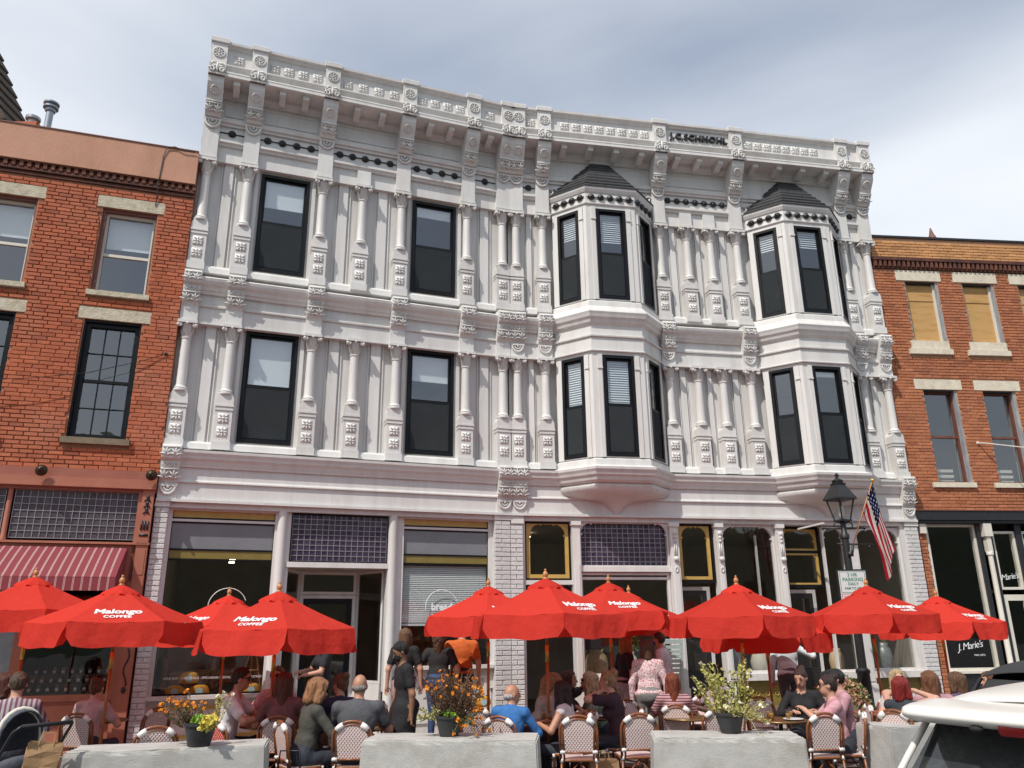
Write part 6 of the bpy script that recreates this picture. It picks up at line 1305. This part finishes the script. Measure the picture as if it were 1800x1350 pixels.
person(2.36, 13.1, 60, 'person in white jacket with blue face mask', False, .13, .95, top=(.74, .74, .76), sleeve='long', bottom=(.05, .05, .06), hair='short', hc=(.10, .06, .04), mask=(.05, .12, .5))
seated(2.04, 10.85, -8, 'person with red hair and striped pink shirt, back turned', 'rattan chair of the person in striped shirt', zt=1.265, topk='stripe', top=(.52, .30, .31), top2=(.16, .055, .07), hair='long', hc=(.26, .06, .025), fem=True, w=1.08)
seated(2.74, 11.2, 88, 'person with black hair and lilac top facing the striped shirt', 'rattan chair of the person in lilac', zt=1.35, top=(.40, .26, .34), hair='bob', hc=(.012, .010, .010), skin=DARKS, fem=True, hands=G((-.1, .42, .82), (.14, .46, .84)))
person(4.60, 14.05, 4, 'person in white shirt with turquoise flowers, arm held out', False, .13, .98, top=(.74, .80, .82), topk='tie', top2=(.55, .72, .74), bottom=(.10, .11, .13), sleeve='long', hc=(.3, .25, .2), w=1.15, belly=1.1, hands=G((-.28, .05, .82), (.52, .12, 1.38)))
seated(3.72, 10.95, 165, 'person in black V-neck top looking down at the table', 'rattan chair of the person in black top', zt=1.31, lean=8, pitch=-20, yaw=-25, top=(.012, .012, .014), sleeve='long', hair='updo', hc=(.06, .03, .02), fem=True, w=1.12)
seated(3.72, 9.78, 76, 'person in pink tie-dye top and sunglasses, hands raised over the table', 'rattan chair of the person in tie-dye top', zt=1.285, topk='tie', top=(.56, .33, .36), top2=(.46, .20, .24), hair='updo', hc=(.045, .022, .016), glasses=True, fem=True, w=1.08, hands=G((-.08, .38, .92), (.1, .36, .9)))
seated(4.12, 10.55, 80, 'person in plain pink T-shirt and black cap', 'rattan chair of the person in black cap', zt=1.31, top=(.50, .27, .30), hair='cap', hc=(.012, .012, .014), w=1.12)
seated(4.48, 9.82, -48, 'person with bright red hair and dark tank top, elbows raised', 'rattan chair of the person with bright red hair', zt=1.25, top=(.03, .04, .05), sleeve='none', hair='bob', hc=(.30, .018, .012), fem=True, hands=G((-.04, .20, 1.14), (.10, .22, 1.14)), lean=2)
seated(5.10, 11.25, 175, 'blonde person with sunglasses across the table from the red hair', 'rattan chair of the blonde person with sunglasses', zt=1.27, top=(.5, .45, .42), hair='bob', hc=(.62, .45, .26), glasses=True, fem=True)
seated(5.02, 10.1, -6, 'person with long auburn hair in pink hooded top with white print', 'rattan chair of the person in printed hooded top', zt=1.30, top=(.46, .25, .28), sleeve='long', hair='long', hc=(.22, .085, .035), fem=True, w=1.08, printtxt=[('NORTH', .085, -.10), ('FACE', .085, -.18)])
seated(5.72, 10.75, 30, 'person with brown bob and purple top near the orange brick pier', 'rattan chair of the brown haired person', zt=1.25, top=(.1, .06, .12), hair='bob', hc=(.16, .08, .04), fem=True)
seated(5.95, 10.55, -30, 'person with long chestnut hair beside the black convertible', 'rattan chair of the chestnut haired person', zt=1.26, top=(.3, .12, .14), hair='long', hc=(.20, .07, .035), fem=True, yaw=120)
# ------------------------------------------------------------------ cars
m_carw = mat('white car paint', (.72, .70, .65), (.74, .72, .67), 3, .22, spec=.6); m_card = mat('black car paint', (.012, .013, .015), rough=.2); m_soft = mat('black soft top', (.022, .022, .024), (.035, .035, .037), 60, .9, .3)
m_carglass = mat('tinted car glass', (.015, .018, .02), (.03, .033, .035), 2.5, .05, spec=.8, dirt=(.12, .12, .115), dscale=6, damt=.35); m_tail = mat('red lens', (.35, .012, .012), rough=.12); m_rub = mat('rubber', (.015, .015, .016), rough=.8); m_alloy = mat('alloy', (.4, .4, .41), rough=.3, metal=.8); m_chrome = mat('bright trim', (.6, .6, .6), rough=.15, metal=1)
def car(M, label, paint, roof_m, Lc=4.2, Wd=1.74, H=1.46, hatch=True, spoiler=True):
    root = thing('parked_car', label, 'car', M)
    # stations along x (rear 0 -> front): half width at belt, belt z, roof z, roof half width
    st = [(0.0, .60, .88, None), (.06, .78, .93, None), (.14, .82, .95, 1.0), (.55, .85, .97, H-.05), (.95, .86, .97, H-.01), (1.6, .865, .96, H), (2.2, .865, .95, H-.03), (2.75, .86, .95, H-.18), (3.15, .85, .94, None), (3.7, .82, .86, None), (4.05, .74, .74, None), (4.2, .55, .62, None)]
    def ringb(xs, hw, zb):
        return [(xs, -hw*.88, .26), (xs, -hw, .42), (xs, -hw*1.02, .66), (xs, -hw*.985, zb), (xs, 0, zb+.02), (xs, hw*.985, zb), (xs, hw*1.02, .66), (xs, hw, .42), (xs, hw*.88, .26), (xs, 0, .22)]
    mb = MB(); mb.loft([ringb(a*Lc/4.2, b*Wd/1.74, c) for a, b, c, d in st]); me = mb.mesh('body', paint, True); o = obj('body', me, root, M); sb = o.modifiers.new('s', 'SUBSURF'); sb.levels = sb.render_levels = 2
    # greenhouse: roof shell, glass bands
    g = [(.10, .98, .70, .72), (.50, 1.40, .60, .60), (.80, H-.015, .585, .585), (1.6, H, .585, .59), (2.2, H-.03, .57, .58), (2.45, H-.08, .56, .57), (3.12, .96, .70, .71)]
    def gx(i): return g[i][0]*Lc/4.2
    def roofring(i, zoff=0): x_, z, w_, _ = g[i]; w_ *= Wd/1.74; return [(gx(i), -w_-.03, z-.05+zoff), (gx(i), -w_+.06, z-.006+zoff), (gx(i), -w_*.4, z+.02+zoff), (gx(i), w_*.4, z+.02+zoff), (gx(i), w_-.06, z-.006+zoff), (gx(i), w_+.03, z-.05+zoff)]
    mb = MB(); rr_ = [roofring(i) for i in (1, 2, 3, 4, 5)]; mb.loft(rr_, closed=False, cap=False); me = mb.mesh('roof', roof_m, True); o = obj('roof', me, root, M); q = o.modifiers.new('so', 'SOLIDIFY'); q.thickness = .03; q.offset = -1; q = o.modifiers.new('s', 'SUBSURF'); q.levels = q.render_levels = 2
    def quad(nm, pts, m, th=.008):
        mb = MB(); mb.add(pts, [tuple(range(len(pts)))]); o = obj(nm, mb.mesh(nm, m), root, M); q = o.modifiers.new('so', 'SOLIDIFY'); q.thickness = th; q.offset = 0; return o
    w0, w1 = .70*Wd/1.74, .575*Wd/1.74
    # rear glass (curved, three columns)
    mb = MB(); rings = []
    for t in range(7):
        f = t/6; xx = (.075+(.47-.075)*f)*Lc/4.2; zz = .95+(1.375-.95)*f; ww = w0+(w1-w0)*f-.005
        rings.append([(xx+.07*(abs(u)**2.2), u*ww, zz) for u in (-1, -.66, -.33, 0, .33, .66, 1)])
    mb.loft(rings, closed=False, cap=False); obj('rear_window', mb.mesh('rear_window', m_carglass if hatch else roof_m, True), root, M)
    for s in (-1, 1):
        quad('side_window', [(.45*Lc/4.2, s*(w0+.03), 1.0), (1.5*Lc/4.2, s*(w0+.07), .99), (1.5*Lc/4.2, s*(w1+.02), H-.065), (.72*Lc/4.2, s*(w1+.025), H-.085)], m_carglass); quad('side_window', [(1.58*Lc/4.2, s*(w0+.07), .99), (2.85*Lc/4.2, s*(w0+.03), .98), (2.42*Lc/4.2, s*(w1+.01), H-.13), (1.58*Lc/4.2, s*(w1+.02), H-.065)], m_carglass)
        mb = MB(); mb.tube([(.09*Lc/4.2, s*(w0-.0), .96), (.30*Lc/4.2, s*(w0-.06), 1.19), (.50*Lc/4.2, s*(w1+.02), 1.38)], [.016, .015, .015], 8); obj('rear_pillar', mb.mesh('rear_pillar', paint, True), root, M)
        mb = MB(); mb.tube([(3.1*Lc/4.2, s*(w0+.0), .95), (2.45*Lc/4.2, s*(w1+.02), H-.1)], .035, 8); obj('front_pillar', mb.mesh('front_pillar', paint, True), root, M)
        mb = MB(); mb.tube([(.06, s*.72*Wd/1.74, .93), (.1, s*.76*Wd/1.74, .8), (.07, s*.74*Wd/1.74, .66)], [.05, .075, .05], 8); obj('tail_light', mb.mesh('tail_light', m_tail, True), root, M)
        mb = MB(); mb.ball((2.65*Lc/4.2, s*(Wd/2+.09), 1.0), (.06, .1, .065), 10, 6); obj('mirror', mb.mesh('mirror', paint, True), root, M)
        for wx in (.78, 3.42):
            Mw = M @ T(wx*Lc/4.2, s*(Wd/2-.09), .315) @ RX(90*s)
            mb = MB(); mb.lathe([(.2, -.1), (.30, -.1), (.315, -.06), (.315, .06), (.30, .1), (.2, .1)], 28); wl = obj('wheel', mb.mesh('wheel', m_rub, True), root, Mw); mb = MB(); mb.lathe([(.01, -.08), (.05, -.085), (.06, -.06), (.18, -.07), (.205, -.09), (.205, .05)], 20); obj('rim', mb.mesh('rim', m_alloy, 'auto'), wl, Mw)
    quad('windscreen', [(3.1*Lc/4.2, -w0, .97), (3.1*Lc/4.2, w0, .97), (2.46*Lc/4.2, w1-.02, H-.08), (2.46*Lc/4.2, -w1+.02, H-.08)], m_carglass)
    quad('number_plate', [(-.012, -.26, .60), (-.012, .26, .60), (-.002, .26, .74), (-.002, -.26, .74)], m_signw)
    if spoiler:
        mb = MB(); rings = []
        for k in range(13):
            u = -1+2*k/12; yy = u*.66; bx = .10*abs(u)**2.5; e = .75 if abs(u) == 1 else 1
            rings.append([(.62+bx*.3, yy, 1.425), (.45+bx, yy, 1.425), (.22+bx, yy, 1.415), (.165+bx, yy, 1.40), (.15+bx, yy, 1.375), (.165+bx, yy, 1.355), (.23+bx, yy, 1.335), (.33+bx, yy, 1.33), (.45+bx, yy, 1.345), (.62+bx*.3, yy, 1.38)])
        mb.loft(rings); o = obj('roof_spoiler', mb.mesh('roof_spoiler', paint, True), root, M); q = o.modifiers.new('s', 'SUBSURF'); q.levels = q.render_levels = 2
        mb = MB(); mb.loft([[(.185, -.17, 1.335), (.185, .17, 1.335), (.205, .17, 1.318), (.205, -.17, 1.318)], [(.165, -.16, 1.362), (.165, .16, 1.362), (.19, .16, 1.37), (.19, -.16, 1.37)]]); obj('brake_light', mb.mesh('brake_light', m_tail), root, M)
        mb = MB(); mb.ball((.19, .26, 1.34), (.02, .03, .014), 10, 6); obj('washer_nozzle', mb.mesh('washer_nozzle', m_rub, True), root, M)
    return root
# the spoiler lip's left end stands near (1.9, 4.04); heading is right and away
hx = math.degrees(math.atan2(.58, .81))
car(T(1.95, 3.30, .045) @ RZ(hx), 'white hatchback with roof spoiler and dusty rear window', m_carw, m_carw)
car(T(3.45, 5.65, .04) @ RZ(hx-4), 'black convertible with raised soft top parked behind the white car', m_card, m_soft, hatch=False, spoiler=False, H=1.50)
# ------------------------------------------------------------------ stroller, bags
m_strol = mat('slate blue stroller fabric', (.05, .055, .07), (.075, .08, .10), 20, .8, .4, 12); m_cream = mat('cream lining', (.62, .58, .5), rough=.8); m_kraft = mat('brown kraft paper', (.36, .21, .10), (.42, .26, .13), 6, .8, .4, 14); m_nav = mat('black leather', (.014, .014, .018), rough=.45)
SX, SY = -4.72, 8.05; MSt = T(SX, SY) @ RZ(55)
st_ = thing('baby_stroller', 'slate grey baby stroller with cream rimmed hood beside the plaid shirt', 'stroller', MSt)
mb = MB(); rings = []
for i in range(8):
    a = R(-10+i*16); rings.append([(.24*math.cos(R(b))*(.8+.2*math.sin(R(b))), -.1+.36*math.cos(a)*math.sin(R(b))*1.0, .80+.34*math.sin(a)*math.sin(R(b))+.0) for b in range(0, 181, 15)])
mb.loft(rings, closed=False, cap=False); o = obj('hood', mb.mesh('hood', m_strol, True), st_, MSt); q = o.modifiers.new('so', 'SOLIDIFY'); q.thickness = .015
mb = MB(); mb.tube([Vector(p) for p in rings[-2]], .024, 6); obj('hood_rim', mb.mesh('hood_rim', m_cream, True), st_, MSt)
mb = MB(); mb.loft([[(-.2, -.25, .42), (.2, -.25, .42), (.2, .35, .40), (-.2, .35, .40)], [(-.24, -.32, .62), (.24, -.32, .62), (.24, .42, .5), (-.24, .42, .5)], [(-.24, -.34, .84), (.24, -.34, .84), (.22, .1, .62), (-.22, .1, .62)]]); o = obj('seat', mb.mesh('seat', m_strol, True), st_, MSt); q = o.modifiers.new('s', 'SUBSURF'); q.levels = q.render_levels = 2
mb = MB(); mb.loft([[(-.19, -.3, .2), (.19, -.3, .2), (.19, .3, .2), (-.19, .3, .2)], [(-.22, -.34, .36), (.22, -.34, .36), (.22, .34, .36), (-.22, .34, .36)]]); obj('basket', mb.mesh('basket', m_strol), st_, MSt)
for s in (-1, 1):
    mb = MB(); mb.tube([(s*.25, .42, .12), (s*.25, -.1, .55), (s*.25, -.5, .98), (s*.22, -.58, 1.03)], .014, 8); obj('frame', mb.mesh('frame', m_iron, True), st_, MSt); mb = MB(); mb.tube([(s*.25, -.38, .12), (s*.25, .05, .5)], .014, 8); obj('frame', mb.mesh('frame', m_iron, True), st_, MSt)
    for y_ in (-.4, .42): mb = MB(); mb.tube([(s*.27, y_+.11*math.cos(a*.5236), .12+.11*math.sin(a*.5236)) for a in range(12)], .018, 6, close=True); mb.tube([(s*.25, y_, .12), (s*.29, y_, .12)], .05, 8); obj('wheel', mb.mesh('wheel', m_rub, True), st_, MSt)
mb = MB(); mb.tube([(-.22, -.58, 1.03), (.22, -.58, 1.03)], .018, 8); obj('handle', mb.mesh('handle', m_rub, True), st_, MSt)
def paper_bag(x, y, z, rz, w, d, h_, label, lean=0, m=m_kraft):
    M = T(x, y, z) @ RZ(rz) @ RY(lean); t = thing('paper_bag', label, 'bag', M); rr = random.Random(int(abs(x*90))); rings = []
    for k in range(6):
        f = k/5; j = lambda: rr.uniform(-.012, .012)*(.3+f)
        rings.append([(-w/2+j(), -d/2+j(), h_*f), (0, -d/2+j(), h_*f+j()*.5), (w/2+j(), -d/2+j(), h_*f), (w/2-.25*d*0+j(), 0+j()*2, h_*f), (w/2+j(), d/2+j(), h_*f), (0, d/2+j(), h_*f), (-w/2+j(), d/2+j(), h_*f), (-w/2+j(), 0+j()*2, h_*f)])
    mb = MB(); mb.loft(rings, cap=False); mb.add(rings[0], [tuple(range(7, -1, -1))]); obj('bag', mb.mesh('bag', m), t, M)
    for s in (-1, 1): mb = MB(); mb.tube([(-.06, s*d/2, h_-.02), (-.05, s*d*.4, h_+.08), (.05, s*d*.4, h_+.08), (.06, s*d/2, h_-.02)], .005, 5); obj('handle', mb.mesh('handle', m), t, M)
paper_bag(-4.28, 7.72, .56, 30, .27, .14, .32, 'brown paper bag hanging from the stroller handle', 8)
paper_bag(.98, 9.75, .0, 10, .32, .18, .40, 'brown paper bag standing on the ground by the tables')
hb_ = thing('handbag', 'large black handbag hanging from the chair of the olive jacket', 'handbag', T(-2.35, 8.95, .05)); mb = MB(); mb.loft([[(x*.9, y*.7, 0) for x, y in ((-.19, -.07), (.19, -.07), (.19, .07), (-.19, .07))], [(x*1.08, y*1.3, .1) for x, y in ((-.19, -.07), (.19, -.07), (.19, .07), (-.19, .07))], [(x, y*1.0, .3) for x, y in ((-.19, -.07), (.19, -.07), (.19, .07), (-.19, .07))], [(x*.85, y*.4, .36) for x, y in ((-.19, -.07), (.19, -.07), (.19, .07), (-.19, .07))]]); o = obj('bag', mb.mesh('bag', m_nav, True), hb_, T(-2.35, 8.95, .05)); q = o.modifiers.new('s', 'SUBSURF'); q.levels = q.render_levels = 2
mb = MB(); mb.tube([(-.12, 0, .34), (-.1, 0, .58), (.1, 0, .58), (.12, 0, .34)], .01, 6); obj('strap', mb.mesh('strap', m_nav, True), hb_, T(-2.35, 8.95, .05))
# red folding table and chair
m_redm = mat('red painted metal', (.45, .06, .03), rough=.4); m_slat = mat('slatted wood', (.25, .09, .045), (.32, .13, .06), 10, .5)
def folding(x, y, rz, z, w, d, label, cat, back=False):
    M = T(x, y) @ RZ(rz); t = thing('folding_'+cat, label, cat, M); n = 6
    for i in range(n): mb = MB(); mb.box(-w/2, w/2, -d/2+i*d/n, -d/2+(i+.8)*d/n, z-.018, z); obj('slat', mb.mesh('slat', m_slat), t, M)
    for s in (-1, 1): mb = MB(); mb.tube([(s*w*.45, -d*.45, 0), (s*w*.45, d*.45, z-.02)], .009, 6); obj('leg', mb.mesh('leg', m_redm), t, M); mb = MB(); mb.tube([(s*w*.40, d*.45, 0), (s*w*.40, -d*.45, z-.02)]+([(s*w*.40, -d*.6, .85)] if back else []), .009, 6); obj('leg', mb.mesh('leg', m_redm), t, M)
    if back:
        for zz in (.62, .74, .84): mb = MB(); mb.box(-w*.42, w*.42, -d*.57-.01, -d*.57+.01, zz-.03, zz+.03); obj('back_slat', mb.mesh('back_slat', m_slat), t, M)
folding(4.78, 11.3, 80, .72, .55, .55, 'red folding table with slatted top next to the lamp', 'table'); folding(4.35, 11.0, -80, .45, .4, .38, 'red folding chair beside the folding table', 'chair', True)
# ------------------------------------------------------------------ things in the shop windows
m_orb = mat('orange felt', (.62, .27, .02), (.7, .33, .03), 12, .8, .3); m_sky = mat('pale blue badge', (.45, .62, .66), rough=.5); m_leather = mat('brown leather', (.20, .07, .03), (.27, .10, .05), 6, .45, .2); m_bask = mat('wicker', (.34, .25, .14), (.45, .34, .2), 40, .7, .6, 60); m_zinc = mat('zinc pot', (.25, .26, .26), (.34, .35, .35), 10, .4, metal=.4); m_bread = m_crust
def satchel(M, label):
    t = thing('orange_satchel', label, 'satchel', M, 'orange satchels in the shop window'); mb = MB(); mb.loft([[(x, y, z) for x, y in ((-w_, -.08), (w_, -.08), (w_, .08), (-w_, .08))] for w_, z in ((.17, 0), (.175, .10), (.15, .16), (.09, .20))]); o = obj('body', mb.mesh('body', m_orb, True), t, M); q = o.modifiers.new('s', 'SUBSURF'); q.levels = q.render_levels = 1
    mb = MB(); mb.lathe([(.002, -.004), (.055, -.004), (.055, .004)], 16, 0, T(0, -.075, .10) @ RX(90)); obj('badge', mb.mesh('badge', m_sky), t, M)
for x, z, lab in ((-5.62, .82, 'orange satchel with blue badge, lower one beside the brick pier'), (-5.25, .82, 'orange satchel with blue badge, lower one beside the leather seat'), (-5.43, 1.02, 'orange satchel with blue badge on top of two others'), (-4.45, .82, 'orange satchel alone by the round shop column')): satchel(ML @ T(x, .45, z), lab)
for x, y, z, lab in ((-.95, -.25, .14, 'orange satchel lowest in the pile under the takeaway window'), (-.62, -.25, .14, 'orange satchel at the foot of the white brick pier'), (-.80, -.25, .34, 'orange satchel in the middle of the pile'), (-.66, -.25, .54, 'orange satchel with blue badge near the top of the pile'), (-.92, -.25, .54, 'orange satchel beside the top one'), (-.80, -.25, .74, 'orange satchel crowning the pile')): satchel(ML @ T(x, y, z) @ S3(1.0), lab)
def armchair(M, label):
    t = thing('leather_armchair', label, 'armchair', M, 'armchairs behind the shop window')
    for nm, b in (('seat', (-.35, .35, -.35, .3, .2, .45)), ('backrest', (-.35, .35, .3, .45, .2, .95)), ('arm', (-.45, -.35, -.35, .45, .1, .65)), ('arm', (.35, .45, -.35, .45, .1, .65))):
        mb = MB(); mb.box(*b); o = obj(nm, mb.mesh(nm, m_leather), t, M); q = o.modifiers.new('b', 'BEVEL'); q.width = .05; q.segments = 3
armchair(ML @ T(-5.5, 1.7, .75) @ RZ(10), 'brown leather armchair behind the stacked satchels'); armchair(ML @ T(-4.65, 1.8, .75) @ RZ(-15), 'brown leather armchair next to the easel'); 
es = thing('easel', 'wooden easel behind the shop window', 'easel', ML @ T(-4.45, .9, .75)); mb = MB()
for p in (((-.2, -.1, 0), (0, .05, 1.0)), ((.2, -.1, 0), (0, .05, 1.0)), ((0, .3, 0), (0, .05, 1.0)), ((-.12, -.05, .45), (.12, -.05, .45))): mb.tube(list(p), .012, 6)
obj('frame', mb.mesh('frame', m_finial, True), es, ML @ T(-4.45, .9, .75))
def vase(M, r, h_, m, nm, lab, cat):
    mb = MB(); mb.lathe([(r*.6, 0), (r*.9, h_*.25), (r, h_*.55), (r*.8, h_*.8), (r*.55, h_*.9), (r*.65, h_), (r*.55, h_*.98), (r*.45, h_*.85)], 18); return tag(obj(nm, mb.mesh(nm, m, True), None, M), lab, cat)
vase(MR @ T(1.72, .55, .9), .22, .55, m_bask, 'wicker_basket', 'wicker basket in the wide shop window', 'basket'); vase(MR @ T(2.35, .5, .9), .17, .5, m_plate, 'white_vase', 'white vase with green plant in the wide shop window', 'vase'); vase(MR @ T(4.6, .6, .9), .18, .55, m_zinc, 'zinc_urn', 'zinc urn in the tall arched window', 'urn'); vase(MR @ T(5.05, .5, .9), .2, .5, m_cream, 'cream_jar', 'ribbed cream jar in the tall arched window', 'jar'); vase(MR @ T(7.75, .5, .9), .17, .6, m_zinc, 'zinc_urn', 'zinc urn with dried twigs in the last arched window', 'urn'); vase(MR @ T(6.75, .6, .9), .15, .5, m_bask, 'wicker_basket', 'wicker basket in the narrow arched window', 'basket')
tw = thing('dried_twigs', 'dense dried twigs fanning out of the zinc urn', 'twigs', MR @ T(7.75, .5, 1.45)); mb = MB(); rr = random.Random(3)
for i in range(110):
    a = rr.uniform(0, 6.28); b = rr.uniform(.2, .62); c = rr.uniform(.35, .8); mb.tube([(0, 0, 0), (b*.4*math.cos(a), .3*b*math.sin(a), c*.6), (b*math.cos(a), .4*b*math.sin(a), c)], [.004, .003, .0015], 4)
obj('twigs', mb.mesh('twigs', m_bask), tw, MR @ T(7.75, .5, 1.45))
t = thing('potted_plant', 'green plant in the white vase of the wide window', 'plant', MR @ T(2.35, .5, 1.4)); rr = random.Random(4); LV = Leaves()
for i in range(160): LV.leaf((rr.uniform(-.14, .14), rr.uniform(-.1, .1), rr.uniform(0, .3)), (rr.uniform(-1, 1), rr.uniform(-1, 1), rr.uniform(0, 1)), .1, .03, 0, rr)
LV.build('foliage', [m_green], t, MR @ T(2.35, .5, 1.4))
mb = MB(); mb.box(-.15, .15, -.006, .006, -.1, .1); tag(obj('notice', mb.mesh('notice', m_iron), None, MR @ T(1.55, .15, 1.55)), 'small black notice stuck inside the wide shop window', 'notice')
sh = thing('window_shutter', 'pale mint wooden shutter leaning by the shop post', 'shutter', MR @ T(2.92, -.25, .14)); m_mint = mat('mint paint', (.48, .60, .56), rough=.5); Mh = MR @ T(2.92, -.12, .14) @ RX(8)
for nm, b in (('stile', (-.2, -.15, -.02, .02, 0, 1.5)), ('stile', (.15, .2, -.02, .02, 0, 1.5)), ('rail', (-.15, .15, -.02, .02, 0, .08)), ('rail', (-.15, .15, -.02, .02, 1.42, 1.5))): mb = MB(); mb.box(*b); obj(nm, mb.mesh(nm, m_mint), sh, Mh)
for i in range(16): mb = MB(); mb.box(-.15, .15, -.012, .012, .1+i*.082, .16+i*.082); obj('slat', mb.mesh('slat', m_mint), sh, Mh @ RX(0))
t = thing('bread_display', 'heap of golden loaves on the shelf of the takeaway window', 'bread', ML @ T(-1.3, .6, 1.16)); rr = random.Random(8)
for i in range(26): mb = MB(); mb.ball((0, 0, 0), (rr.uniform(.05, .08), .045, .035), 8, 5); obj('loaf', mb.mesh('loaf', m_bread, True), t, ML @ T(-1.9+rr.uniform(0, 1.4), .5+rr.uniform(-.1, .15), 1.19+rr.choice((0, .05))) @ RZ(rr.uniform(0, 180)))
